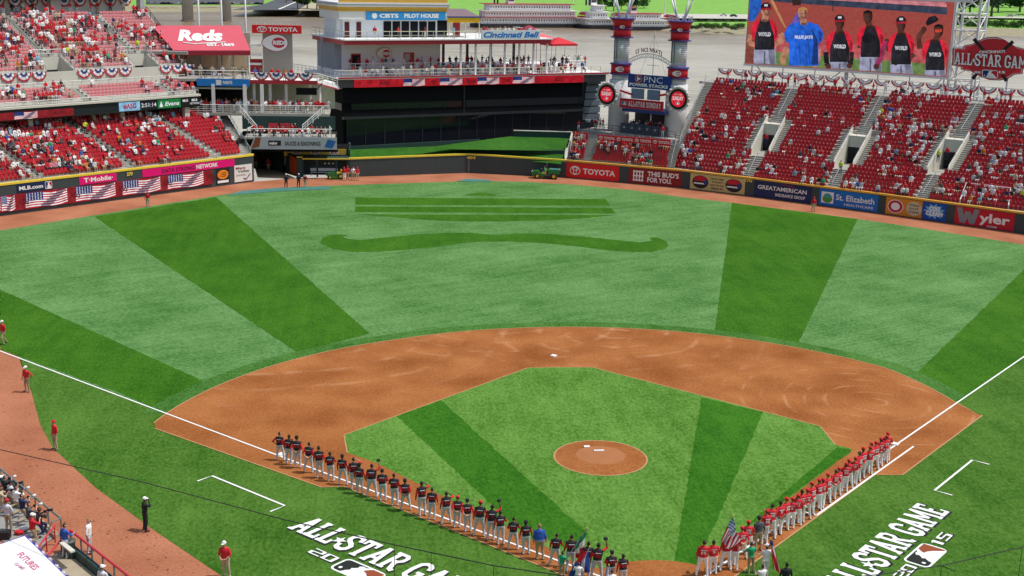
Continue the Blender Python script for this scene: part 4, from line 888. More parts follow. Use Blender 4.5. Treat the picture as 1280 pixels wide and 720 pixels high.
VZ = 14.3; VSL = (20.75-14.3)/(27-13.9)
def u2(s_,t): return LF.P(s_,t,VZ+VSL*(t-13.9))
def U2(px,py):
    d = ray(px,py); c0=(CAMV-LF.p).dot(LF.n); dn=d.dot(LF.n); z0=VZ-VSL*13.9; k=(z0+VSL*c0-CAMV.z)/(d.z-VSL*dn); X=CAMV+d*k; return (X-LF.p).dot(LF.w),(X-LF.p).dot(LF.n)
A1t,A1b = U2(11,26),U2(60,75); A2t,A2b = U2(118,21),U2(176,78); Et,Eb = U2(181,15),U2(232,80)
def lineS(p,q,t): return p[0]+(q[0]-p[0])*(t-p[1])/(q[1]-p[1])
TB,TT = 13.9,27.0; VH = 3.4
def sx(k,t): return [-58, lineS(A1b,A1t,t), lineS(A2b,A2t,t), lineS(Eb,Et,t)][k]
for k in range(3):
    for a,b,wide in ((TB,TB+VH,True),(TB+VH,TT,False)):
        wl = (0 if k==0 else (2.0 if wide else .6)); wr = (.1 if k==2 else (2.0 if wide else .6)); n = 4 if wide else 13
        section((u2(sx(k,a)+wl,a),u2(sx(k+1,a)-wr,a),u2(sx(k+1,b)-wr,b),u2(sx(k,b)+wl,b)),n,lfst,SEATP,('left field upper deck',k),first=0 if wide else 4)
for k in (1,2):
    aisle(lfst,(u2(sx(k,TB+VH)-.6,TB+VH),u2(sx(k,TB+VH)+.6,TB+VH),u2(sx(k,TT)+.6,TT),u2(sx(k,TT)-.6,TT)),13)
    hrail(lfst,[u2(sx(k,TB+VH)-.6,TB+VH),u2(sx(k,TT)-.6,TT)],.8,DKST,.05,3,0)
    x = sx(k,TB+VH)
    mb = MB(); mb.box(LF.P(x,TB+VH-.2,(zW+u2(0,TB+VH).z)/2),(3.9,.2,u2(0,TB+VH).z-zW),(LF.w,LF.n,UP)); mb.build('vomitory_back',WALLC,lfst)
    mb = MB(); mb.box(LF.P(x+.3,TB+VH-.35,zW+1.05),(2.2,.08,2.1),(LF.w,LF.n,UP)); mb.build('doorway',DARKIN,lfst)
    mb = MB(); mb.box(LF.P(x,(TB+TB+VH)/2,zW),(4.0,VH,.1),(LF.w,LF.n,UP)); mb.build('vomitory_floor',STEPD,lfst)
    for sd in (-1,1):
        mb = MB(); p=LF.P(x+sd*2.0,TB,zW); q=LF.P(x+sd*2.0,TB+VH,zW); mb.prism([p,q,q+UP*(u2(0,TB+VH).z-zW+.3),p+UP*(VZ-zW+.3)],LF.w*(sd*-.14)); mb.build('vomitory_wall',WALLC,lfst)
        hrail(lfst,[LF.P(x+sd*2.0,TB,VZ+.25),LF.P(x+sd*2.0,TB+VH,u2(0,TB+VH).z+.25)],.7,STEEL,.04,1.2,1)
    hrail(lfst,[LF.P(x-2,TB+VH-.2,u2(0,TB+VH).z),LF.P(x+2,TB+VH-.2,u2(0,TB+VH).z)],1.0,STEEL,.04,1.2,1)
# end wall and dark end rail of the upper deck
pe = [u2(sx(3,TB),TB),u2(sx(3,TT),TT)]
hrail(lfst,pe,1.1,DKST,.06,1.6,2); 
mb = MB(); mb.prism([LF.P(sx(3,TB),TB,zW),pe[0]+UP*.15,pe[1]+UP*.15,LF.P(sx(3,TT),TT,19)],LF.w*.2); mb.build('end_wall',WALLC,lfst)
mb = MB(); mb.box(LF.P(-29,TT+.9,u2(0,TT).z-.1),(62,1.8,.2),(LF.w,LF.n,UP)); mb.build('top_walkway',STEPD,lfst)
mb = MB(); mb.box(LF.P(-30,TT+1.9,u2(0,TT).z+1.2),(60,.2,2.6),(LF.w,LF.n,UP)); mb.build('top_wall',mat('pale_panel',(.66,.65,.60),.8,.06,.3),lfst)
for px in (68,176):
    a,_ = LF.T(px,15,TT+1.2); mb = MB(); mb.box(LF.P(a,TT+1.2,22.5),(1.5 if px<100 else .7,1.0,5),(LF.w,LF.n,UP)); mb.build('column',mat('column_grey',(.45,.46,.45),.7,.1),lfst)
mb = MB(); mb.box(LF.P(-30,TT+.9,23.6),(62,2.6,.9),(LF.w,LF.n,UP)); mb.build('upper_fascia',mat('fascia_green','24504A',.6,.15,2),lfst)
# ---- bunting fans
BR,BWt,BB = mat('bunting_red',(.52,.03,.06),.8,.08),mat('bunting_white',(.78,.78,.78),.8,.04),mat('bunting_blue',(.04,.06,.22),.8,.08)
def fan_mesh(wd, ht, hollow):
    mb = MB(); n=20
    for m_,r0,r1,lift in ((BR,.80,1.0,0),(BWt,.50,.80,.0),(BB,.22 if not hollow else .42,.5,.0)) + (((BWt,0,.22,0),) if not hollow else ()):
        mb.use(m_)
        for k in range(n):
            a,b = math.pi*k/n, math.pi*(k+1)/n; pl = [.05*math.sin(k*math.pi*.5+j*math.pi*.5) for j in (0,1)]
            def q(t,rr,j): return (-wd/2*math.cos(t)*rr, -.08-pl[j]*rr, -ht*math.sin(t)*rr)
            mb.poly([q(a,r0,0),q(b,r0,1),q(b,r1,1),q(a,r1,0)] if r0>0 else [q(b,r1,1),q(a,r1,0),(0,-.08,0)])
    return mb.mesh('bunting')
FANL = fan_mesh(2.0,1.12,False); FANR = fan_mesh(2.3,.85,True)
def fans(fr, s0, s1, step, t, z, me, lab, grp, shape=None):
    k = 0; x = s0
    yaw = math.atan2(fr.w.y, fr.w.x)
    n = int((s1-s0)/step)+1
    for k in range(n):
        x = s0+k*step
        o = bpy.data.objects.new('bunting', me); COL.objects.link(o); o.location = fr.P(x,t,z); o.rotation_euler = (0,0,yaw)
        tag(o, lab%ORD[k+1], 'bunting', grp)
xa = sx(1,TB)-2.1; xb=sx(1,TB)+2.1; xc=sx(2,TB)-2.0; xd=sx(2,TB)+2.0; xe=sx(3,TB)
fans(LF,xa-1.0-2.05*7,xa-1.0,2.05,13.6,BZ+.1,FANL,'half round bunting left of the left doorway in the upper deck, %s from the left','bunting left of the upper deck doorway')
fans(LF,xb+1.0,xc-.4,2.0,13.6,BZ+.1,FANL,'half round bunting between the two upper deck doorways, %s from the left','bunting between the upper deck doorways')
fans(LF,xd+.8,xe+.2,1.9,13.6,BZ+.1,FANL,'half round bunting at the right end of the upper deck, %s from the left','bunting at the upper deck end')
fans(LF,-26,2,2.4,TT+1.7,22.9,FANL,'bunting swag high on the top rail of the left stand, %s from the left','bunting on the top rail')
fans(RF,-7.2,48,2.45,T1+4.0,Z0+SL*T1+1.85,FANR,'striped bunting swag on the rail under the video board, %s from the left','bunting on the rail behind the bleachers')
# ================================================================== BATTER'S EYE BUILDING WITH RIVERBOAT DECK
BE = Frame((-17.27,131), (-14.5,37.6)); BA = (BE.w,BE.n,UP)
BLK = mat('black_cladding', (.007,.008,.010), .85, .3, .5, spec=.12); BLK2 = mat('black_trim', (.030,.032,.038), .4, .1, 1); GLB = mat('dark_glazing', (.012,.014,.020), .08, .1, .3)
DWH = mat('deck_white', (.82,.82,.82), .6, .05, .4); DBL = mat('pale_blue_wall', (.76,.81,.86), .6, .05, .3); DRED = mat('deck_red', (.46,.03,.045), .5, .08); GOLD = mat('gold_trim', (.70,.42,.07), .5, .12, 1); RAILW = mat('white_rail2', (.78,.78,.74), .5, .03); RAILG=mat('cream_post',(.62,.60,.42),.6,.05)
GRW = mat('dark_green_panel', (.022,.055,.050), .7, .12, .6); BERM = grass_mat('berm_grass', (.018,.085,.008), (.050,.165,.022))
be = thing('batters_eye_building','long black batters eye building under the riverboat deck beyond centre field','building',BE.P(0,0,0))
def bx(fr, s0,s1,t0,t1,z0,z1, nm, m, par): return MB().box(fr.P((s0+s1)/2,(t0+t1)/2,(z0+z1)/2),(abs(s1-s0),abs(t1-t0),abs(z1-z0)),(fr.w,fr.n,UP)).build(nm, m, par)
bx(BE,.0,39.3,.6,14,1,11.3,'wall',BLK,be)
bx(BE,-.15,40,-.1,.62,6.75,7.1,'ledge',BLK2,be); bx(BE,-.1,39.6,.25,.6,9.0,11.3,'upper_panel',BLK,be); bx(BE,-.1,39.6,.1,.6,7.1,7.9,'lower_panel',BLK,be)
for k in range(13):
    s0 = .4+k*3.0; f = bx(BE,s0,s0+2.86,.42,.58,2.9,6.7,'window',GLB,be); bx(BE,s0+2.86,s0+3.0,.36,.6,2.9,6.75,'mullion',BLK2,be)
for k in range(5):
    s0 = 1.2+k*3.7; f = bx(BE,s0,s0+3.5,.40,.6,8.0,8.95,'window',GLB,be); bx(BE,s0+3.5,s0+3.62,.30,.6,7.9,9.0,'mullion',BLK2,be)
bx(BE,18.9,19.1,.1,.6,6.9,11.2,'corner_trim',BLK2,be); bx(BE,19.3,39,.3,.61,7.95,9.0,'louvre_panel',mat('louvre_black',(.02,.021,.024),.6,.3,6),be)
for k in range(16):
    bx(BE,-.02,.0,1.2+k*.8,1.9+k*.8,7.9,8.9,'side_window',GLB,be) if k<12 else None
# grey louvred tower at the right end
for k in range(6): bx(BE,40.2+.12*k,43.4,1.0,2.2,5.2+k*1.12,6.15+k*1.12,'louvre',mat('grey_louvre','6B7880',.5,.08,1),be)
bx(BE,39.3,43.2,1.3,2.4,2,11.9,'end_wall',BLK2,be)
# LED strip
lb_ = thing('led_deck_board','red LED ribbon with small flags along the riverboat deck edge','display board',BE.P(1.5,-.6,11.3))
sa,sb = BE.T(443,103,-.6)[0],BE.T(730,98,-.6)[0]
o = BE.P(sa,-.6,11.32); r = BE.w*(sb-sa); u = UP*1.16; nf = -BE.n
MB().prism([o,o+r,o+r+u,o+u],BE.n*.15).build('screen',E('C01024',.75),lb_)
for x0,x1 in ((504,531),(550,578),(597,624),(641,668)):
    a_,b_ = BE.T(x0,100,-.6)[0],BE.T(x1,100,-.6)[0]; fo=BE.P(a_,-.607,11.36); fr_=BE.w*(b_-a_)
    mb=MB(); us_flag(mb,lambda x,y:fo+fr_*x+UP*(1.08*min(1,max(0,y)))); mb.build('flag_picture',None,lb_)
for x0,x1,s_ in ((474,487,'ASG'),(446,452,'*'),(538,545,'*'),(693,705,'ASG'),(582,594,'TEAM'),(628,638,'STAR'),(722,727,'*')):
    a_,b_ = BE.T(x0,100,-.6)[0],BE.T(x1,100,-.6)[0]; text('dark_lettering',s_,BE.P(a_,-.61,11.55),BE.w*(b_-a_),UP*.6,LED_DR,lb_,.03,0,0)
# main deck
dk = thing('riverboat_deck','white two storey steamboat deck with red trim on the black building','riverboat deck',BE.P(10,3,12.6))
bx(BE,-1.2,43.5,-1.0,14.2,12.5,12.72,'deck_floor',DWH,dk); bx(BE,-1.25,43.55,-1.06,-1.0,12.62,12.84,'red_edge',DRED,dk)
bx(BE,-1.2,43.4,-.4,14,11.32,12.48,'deck_soffit',mat('soffit_dark',(.10,.10,.11),.8,.1),dk)
hrail(dk,[BE.P(-1.1,-.95,12.75),BE.P(42,-.95,12.75)],1.05,RAILG,.05,1.7,1)
hrail(dk,[BE.P(-1.1,-.9,12.72),BE.P(-3.5,12,12.72)],1.05,RAILW,.045,1.2,2)
bx(BE,.8,42.0,3.0,14.1,12.72,13.45,'upper_terrace',DWH,dk)
hrail(dk,[BE.P(.9,3.05,13.45),BE.P(41.5,3.05,13.45)],.95,RAILW,.05,1.9,1)
cab = bx(BE,1.6,17.2,5.0,13.5,13.45,17.2,'lower_cabin',DBL,dk)
bx(BE,2.9,4.4,4.93,5.02,13.5,15.7,'red_doorway',DRED,cab); bx(BE,3.05,4.25,4.90,4.95,13.5,15.5,'door_glass',GLB,cab)
bx(BE,11.2,12.9,4.93,5.02,13.5,15.8,'red_doorway',DRED,cab); bx(BE,11.35,12.2,4.90,4.95,13.5,15.6,'door_panel',mat('grey_door',(.45,.45,.46),.6,.05),cab)
bx(BE,.55,1.58,5.6,13.2,13.45,17.2,'side_wall',mat('grey_blue_shade',(.34,.37,.42),.7,.05),cab)
# wishbone C emblem maker
def c_emblem(c, r, u, n, rx, ry, parent, txt='REDS', nm='c_emblem'):
    r=r.normalized(); u=u.normalized(); mb=MB()
    W_=mat('emblem_white',(.80,.80,.79),.5,.02); Rd=mat('emblem_red',(.50,.02,.05),.5,.04)
    def shp(k, l, m_, g=36, mouth=False):
        pts=[]
        for i in range(g):
            t=2*math.pi*i/g; x=rx*k*math.cos(t); y=ry*k*math.sin(t)
            if math.cos(t)<0: x=-rx*k*(1.18*abs(math.cos(t))**1.35+0*.1)
            pts.append(c+r*x+u*y+n*l)
        mb.use(m_).poly(pts)
    shp(1.0,.006,Rd); shp(.94,.010,W_)
    mb.use(Rd); disc(mb,c+r*rx*.22+n*.014,r*rx*.56,u*ry*.60,28)
    mb.use(W_)
    o_=mb.build(nm,None,parent)
    return text('lettering',txt,c-r*rx*.24-u*ry*.24+n*.022,r*rx*1.12,u*ry*.50,W_,parent,.06,0,0)
c_emblem(BE.P(*[BE.T(481,67,4.9)[0],4.88,BE.T(481,67,4.9)[1]]),BE.w,UP,-BE.n,1.15,.95,dk)
# upper slab, posts and second storey
bx(BE,-.1,33.2,-.6,13.5,17.32,17.92,'upper_deck_edge',DRED,dk); bx(BE,-.25,33.4,-.75,13.6,17.92,18.08,'upper_deck_floor',DWH,dk)
for k in range(7): bx(BE,18.2+k*2.45 if k<6 else 32.8,18.45+k*2.45 if k<6 else 33.1,.0,.25,13.45 if False else 12.72,17.32,'post',DWH,dk)
for k in range(4): bx(BE,19.4+k*4.1,19.75+k*4.1,9,9.3,13.45,17.32,'dark_post',DKST,dk)
bx(BE,-.6,-.35,8,8.25,12.7,17.9,'post',mat('grey_post',(.4,.42,.44),.6,.05),dk)
hrail(dk,[BE.P(-.2,13.2,18.08),BE.P(-.2,-.65,18.08),BE.P(20.4,-.65,18.08)],1.1,RAILG,.05,1.7,1)
hrail(dk,[BE.P(33.2,-.6,18.08),BE.P(33.2,12,18.08)],1.1,RAILW,.05,1.7,1)
ph = bx(BE,1.3,16.2,4.0,11,18.08,20.75,'pilot_house_cabin',DBL,dk)
for k in range(6): 
    s0 = 7.6+k*1.42; bx(BE,s0,s0+1.2,3.92,4.02,18.1,20.4,'dark_window',GLB,ph)
for s0 in (1.6,3.4): bx(BE,s0,s0+.7,3.92,4.02,18.1,20.3,'red_window',mat('maroon_frame',(.10,.015,.025),.4,.1),ph); 
bx(BE,.6,1.3,4.6,10,18.08,20.75,'bay',DBL,ph)
bx(BE,.4,17.3,3.0,11.5,20.72,21.85,'fascia',DWH,dk)
for z0,z1,e,m_ in ((21.85,22.25,.1,GOLD),(22.25,22.5,.3,GOLD),(22.5,22.75,.35,DWH),(22.75,22.85,.4,mat('grey_band',(.2,.21,.24),.6,.05)),(22.85,23.1,.3,DWH)): bx(BE,.4-e,17.2+e,3.0-e,11.5+e,z0,z1,'cornice',m_,dk)
mb = MB()
for k in range(46):
    x=.3+k*.37; mb.prism([BE.P(x,2.8,23.1),BE.P(x+.36,2.8,23.1),BE.P(x+.36,2.8,23.45),BE.P(x+.18,2.8,23.8),BE.P(x,2.8,23.45)],BE.n*.12)
o_ = mb.build('gold_cresting',GOLD,dk); o_['kind']='stuff'
sg = thing('pilot_house_sign','blue sign lettered CBTS PILOT HOUSE under the gold roof','sign',BE.P(3,2.8,20.7))
s0,s1 = BE.T(458,20,2.85)[0],BE.T(557,20,2.85)[0]; o=BE.P(s0,2.85,20.62); r=BE.w*(s1-s0); u=UP*1.2
MB().prism([o,o+r,o+r+u,o+u],BE.n*.12).build('panel',mat('sign_blue','2E93D6',.5,.04),sg); put(sg,'CBTS',o,r,u,-BE.n,.16,.26,.40,.76,WT,.05); put(sg,'PILOT HOUSE',o,r,u,-BE.n,.47,.26,.91,.78,WT,.05)
mb=MB(); disc(mb,o+r*.10+u*.5-BE.n*.012,BE.w*.42,UP*.40); mb.build('emblem',WT,sg)
# terrace with yellow awning right of the pilot house
aw = thing('yellow_awning','yellow and blue striped awning right of the pilot house sign','awning',BE.P(17,3,20))
mb=MB(); mb.prism([BE.P(17.3,2.6,20.3),BE.P(22.6,2.6,20.3),BE.P(22.6,2.6,21.0),BE.P(17.3,2.6,21.0)],BE.n*.15); mb.build('valance',mat('yellow_cloth','E6B422',.8,.05),aw)
mb=MB(); mb.prism([BE.P(17.3,2.5,21.0),BE.P(22.7,2.5,21.0),BE.P(22.7,8,22.0),BE.P(17.3,8,22.0)],UP*.12); mb.build('roof',mat('grey_maroon_roof',(.20,.14,.16),.8,.1),aw)
bx(BE,17.25,22.7,2.45,2.58,21.0,21.2,'blue_edge',mat('edge_blue','2A4E80',.6,.05),aw)
for x in (17.5,20.2,22.5): bx(BE,x,x+.12,2.65,2.77,18.08,20.3,'post',RAILG,aw)
bx(BE,19.8,20.9,6,6.2,18.1,20.4,'red_curtain',DRED,dk)
bx(BE,17.3,19.2,7,7.2,18.1,20.4,'dark_window',GLB,dk)
# Cincinnati Bell sign box on the upper rail
cb = thing('deck_name_sign','pale sign with blue script Cincinnati Bell on the upper deck rail','sign',BE.P(21,-.7,18.1))
s0,s1 = BE.T(602,46,-.7)[0],BE.T(675,46,-.7)[0]; o=BE.P(s0,-.75,18.1); r=BE.w*(s1-s0); u=UP*1.22
MB().prism([o,o+r,o+r+u,o+u],BE.n*.25).build('panel',mat('sign_pale','D8E2E6',.5,.03),cb); put(cb,'Cincinnati Bell',o,r,u,-BE.n,.03,.12,.98,.84,mat('script_blue','1F78C8',.5,.02),.04,.25)
# red canopies on the right part of the deck
CAN = mat('canopy_red',(.62,.015,.03),.7,.05); CANP = mat('canopy_pink',(.68,.12,.15),.7,.05)
def canopy(s0,s1,t0,t1,z,h,m_,label):
    t_=thing('canopy',label,'canopy',BE.P((s0+s1)/2,(t0+t1)/2,13.45),'canopies on the riverboat deck'); c=BE.P((s0+s1)/2,(t0+t1)/2,z+h); C4=[BE.P(a,b,z) for a,b in ((s0,t0),(s1,t0),(s1,t1),(s0,t1))]
    mb=MB(); mb.add(C4+[c]+[p-UP*.3 for p in C4],[(0,1,4),(1,2,4),(2,3,4),(3,0,4),(5,6,1,0),(6,7,2,1),(7,8,3,2),(8,5,0,3)]); mb.build('cloth_roof',m_,t_)
    for a,b in ((s0+.1,t0+.1),(s1-.1,t0+.1),(s1-.1,t1-.1),(s0+.1,t1-.1)): MB().tube([BE.P(a,b,13.45),BE.P(a,b,z)],.07,5).build('pole',RAILW,t_)
canopy(33.7,37.4,5.0,9.0,17.6,.95,CANP,'faded pink square canopy above the deck band')
canopy(34.0,38.6,.6,4.4,17.15,.95,CAN,'bright red square canopy at the right end of the deck')
# speakers, stands and instrument boxes under the canopies: small crates
for k,(a,b,w_,h_,l_) in enumerate(((34.8,3.4,.9,.7,'black amplifier crate under the red canopy, left one'),(36.2,3.6,.7,.9,'black amplifier crate under the red canopy, middle one'),(37.4,3.3,.8,.6,'black amplifier crate under the red canopy, right one'))):
    c_=thing('speaker_crate',l_,'speaker',BE.P(a,b,13.45)); bx(BE,a-w_/2,a+w_/2,b,b+.6,13.45,13.45+h_,'case',BLK,c_); bx(BE,a-w_/2+.08,a+w_/2-.08,b-.03,b,13.53,13.37+h_,'grille',DKST,c_)
# ---- berm of grass and green retaining walls in front of the building
bm = [at(437,197.5,2.55),at(589,192.5,2.6),at(703,203.5,2.4)]
bm=[p+Vector((0,.7,-.3)) for p in bm]; b2 = [at(437,187,3.1),at(600,180.5,3.3),at(706,189,3.3)]
mb = MB(); mb.add([p+Vector((0,.42,-.06)) for p in bm]+b2,[(0,1,4,3),(1,2,5,4)]); struct(mb.build('berm_grass',BERM))
gw1=[b2[0],b2[1],b2[2]]; up=[p+UP*1.0 for p in gw1]
mb = MB(); mb.prism([Vector((gw1[0].x,gw1[0].y,2)),Vector((gw1[1].x,gw1[1].y,2)),gw1[1]+UP*.75,gw1[0]+UP*.45],Vector((0,.3,0))); t_=thing('retaining_wall','low dark green wall at the foot of the black building','retaining wall',gw1[0]); mb.build('panel',GRW,t_)
b3 = [at(600,180,3.45),at(706,188,3.45),at(712,170.5,4.3),at(640,172.5,4.0)]
struct(MB().poly([at(520,186,3.32),at(706,188.6,3.45),at(712,171,4.5),at(640,170,4.3)]).build('berm_grass',BERM))
mb = MB(); a_=at(642,170,4.35); b_=at(715,172,4.5); mb.prism([a_-UP*.5,b_-UP*.5,b_+UP*.75,a_+UP*.75],Vector((0,.3,0))); t_=thing('retaining_wall','upper dark green wall on the grass berm right of centre','retaining wall',a_); mb.build('panel',GRW,t_); MB().box((a_+b_)/2+UP*.8+Vector((0,.15,0)),((b_-a_).length,.5,.1),((b_-a_).normalized(),UP.cross((b_-a_).normalized()),UP)).build('coping',WALLC,t_)
mb = MB(); a_=at(600,182.5,3.5); b_=at(706,189.3,3.4); mb.prism([a_-UP*1.7,b_-UP*1.7,b_+UP*.12,a_+UP*.12],Vector((0,.3,0))); t_=thing('retaining_wall','thin green terrace edge across the grass berm','retaining wall',a_); mb.build('panel',GRW,t_)
# ================================================================== SMOKESTACKS
SF = RF; ST = 10.0; SA = (SF.w,SF.n,UP); SGY=mat('stack_grey',(.62,.62,.62),.7,.06,.4); SRED=mat('stack_red',(.74,.02,.03),.5,.05); SBL=mat('stack_blue_rim',(.08,.07,.28),.5,.05); MESH_=mat('stack_silver',(.76,.77,.76),.5,.06,1)
def stack(px, label):
    sc,_ = SF.T(px,60,ST); c = SF.P(sc,ST,0); t_ = thing('smokestack',label,'smokestack',SF.P(sc,ST,4.8),'smokestack columns')
    MB().lathe(c,[(1.55,4.5),(1.55,12.9)],20).build('lower_shaft',SGY,t_,True)
    MB().lathe(c,[(1.25,12.8),(1.25,13.7)],20).build('neck',SGY,t_,True)
    MB().lathe(c,[(1.42,13.9),(1.42,15.1)],24).build('lower_red_band',SRED,t_,True)
    for z in (13.7,15.12): MB().lathe(c,[(1.6,z),(1.6,z+.18)],24).build('blue_ring',SBL,t_)
    MB().lathe(c,[(1.12,15.3),(1.12,18.9)],20).build('shaft',MESH_,t_,True)
    for k in range(11): MB().lathe(c,[(1.16,16.1+k*.27),(1.16,16.125+k*.27)],20).build('hoop',DKST,t_)
    for a in (-.55,-.1): 
        d=SF.w*math.sin(a)*1.18-SF.n*math.cos(a)*1.18; MB().tube([c+d+UP*15.9,c+d+UP*18.9],.05,4).build('ladder_rail',DKST,t_)
    MB().lathe(c,[(1.3,19.1),(1.3,20.3)],24).build('upper_red_band',SRED,t_,True)
    MB().lathe(c,[(1.3,20.4),(1.35,21.0),(1.75,21.6)],24).build('crown',SRED,t_,True)
    for z,rr in ((18.95,1.65),(20.25,1.5),(21.6,1.9)): MB().lathe(c,[(rr,z),(rr,z+.14)],24).build('blue_ring',SBL,t_)
    for k,(dx,dy) in enumerate(((-1.0,.3),(-.35,-.5),(.35,.45),(1.0,-.2))):
        b=c+SF.w*(dx*.6)+SF.n*dy+UP*21.7; MB().tube([b,b+SF.w*(dx*1.5)+SF.n*dy+UP*3.2],.13,8).build('pipe',DWH,t_,True)
        MB().lathe(b+SF.w*(dx*1.5)+SF.n*dy+UP*3.2,[(.22,0),(.22,.2)],8).build('pipe_cap',DWH,t_)
    mb=MB()
    for k in range(10): a=2*math.pi*k/10; mb.tube([c+SF.w*(1.6*math.cos(a))+SF.n*(1.6*math.sin(a))+UP*21.7,c+SF.w*(1.6*math.cos(a))+SF.n*(1.6*math.sin(a))+UP*22.4],.07,4)
    q=mb.build('crown_jets',STEEL,t_); q['kind']='stuff'
    ce = (CAMV-c); ce.z=0; ce.normalize(); rr=Vector((-ce.y,ce.x,0))
    c_emblem(c+ce*1.46+UP*14.5-rr*.1,rr,UP,ce,.62,.42,t_); c_emblem(c+ce*1.5+UP*20.55,rr,UP,ce,.36,.26,t_,'C')
    return sc
sA = stack(777,'left smokestack tower with red bands and white pipes on top'); sB = stack(849,'right smokestack tower with red bands beside the bleachers')
# PNC sign
pn = thing('power_stacks_sign','blue sign between the smokestacks lettered PNC POWER STACKS','sign',SF.P((sA+sB)/2,ST-1.7,12))
s0,s1 = SF.T(785,100,ST-1.7)[0],SF.T(838,103,ST-1.7)[0]; z0,z1=SF.T(785,109,ST-1.7)[1],SF.T(785,92,ST-1.7)[1]
o=SF.P(s0,ST-1.7,z0); r=SF.w*(s1-s0); u=UP*(z1-z0); MB().prism([o,o+r,o+r+u,o+u],SF.n*.3).build('panel',mat('pnc_blue','143C8C',.5,.04),pn)
put(pn,'PNC',o,r,u,-SF.n,.38,.46,.82,.90,WT,.0); put(pn,'POWER STACKS',o,r,u,-SF.n,.04,.12,.95,.36,WT,.05)
mb=MB(); mb.use(mat('pnc_orange','E06A28',.5,0)); disc(mb,o+r*.25+u*.68-SF.n*.012,SF.w*.62,UP*.60,inner=.72); mb.use(WT); mb.poly([o+r*a+u*b-SF.n*.016 for a,b in ((.21,.5),(.31,.68),(.22,.86))]); mb.build('emblem',None,pn)
# arch with curved name and truss, flag mast
ar = thing('name_arch','curved white truss carrying small red CINCINNATI letters between the stacks','sign',SF.P((sA+sB)/2,ST,15))
mb=MB(); N_=16; cs=(sA+sB)/2; hwid=(sB-sA)/2-1.3
def ap(k,dz): x=-1+2*k/N_; return SF.P(cs+x*hwid,ST,15.35+1.05*(1-x*x)+dz)
for dz in (0,.55): mb.tube([ap(k,dz) for k in range(N_+1)],.05,4)
for k in range(N_): mb.tube([ap(k,0),ap(k+1,.55)],.035,4); mb.tube([ap(k,.55),ap(k+1,0)],.035,4)
mb.build('truss',STEEL,ar)
for k,ch in enumerate('CINCINNATI'):
    x=-.62+1.24*k/9; p_=SF.P(cs+x*hwid,ST-.1,15.35+1.05*(1-x*x)+.75); tl_=-x*.45; text('letter',ch,p_-SF.w*.2,SF.w*(.42 if ch!='I' else .14)*math.cos(tl_)+UP*math.sin(tl_)*.3,UP*.62,mat('letter_maroon',(.22,.04,.06),.6,0),ar,.04,0,0)
ms = thing('flag_mast','thin white mast with crossbar standing between the smokestacks','mast',SF.P(cs,ST+1,5)); MB().tube([SF.P(cs,ST+1.2,5),SF.P(cs,ST+1.2,20.2)],.09,6,.05).build('pole',RAILW,ms)
MB().tube([SF.P(cs-1.1,ST+1.2,15.2),SF.P(cs+1.1,ST+1.2,15.2)],.06,5).build('crossbar',RAILW,ms)
for q in (-1,1): MB().tube([SF.P(cs,ST+1.2,19.6),SF.P(cs+q*2.6,ST+1.2,12.5)],.02,4).build('stay',STEEL,ms)
# All Star Sunday banner, blue canopy, bottle cap signs
sn = thing('sunday_banner','red banner lettered ALL STAR SUNDAY under the blue power stacks sign','sign',SF.P(cs,ST-2.6,9.3))
tt=ST-2.6; s0,_=SF.T(775,128,tt); s1,_=SF.T(828.5,133,tt); z0=SF.T(775,134,tt)[1]; z1=SF.T(775,122.5,tt)[1]
o=SF.P(s0,tt,z0); r=SF.w*(s1-s0); u=UP*(z1-z0); MB().prism([o,o+r,o+r+u,o+u],SF.n*.25).build('panel',RED,sn)
slab(MB(),'ALL*STAR SUNDAY',o+r*.20+u*.22-SF.n*.02,r*.76,u*.56,thick=.9).build('lettering',WT,sn); league_logo(o+r*.04+u*.3-SF.n*.02,r*.13,u*.4,sn,(WT,mat('logo_blue','0A2A66',.5,0),mat('logo_red','C4122E',.5,0)))
cnp = thing('blue_canopy','dark blue band roof over the bar between the smokestacks','canopy',SF.P(cs,ST-2.4,8.6)); bx(SF,s0+.3,s1+.4,tt+.1,tt+4,z0-.55,z0-.06,'roof_edge',mat('navy_roof',(.03,.06,.22),.6,.05),cnp)
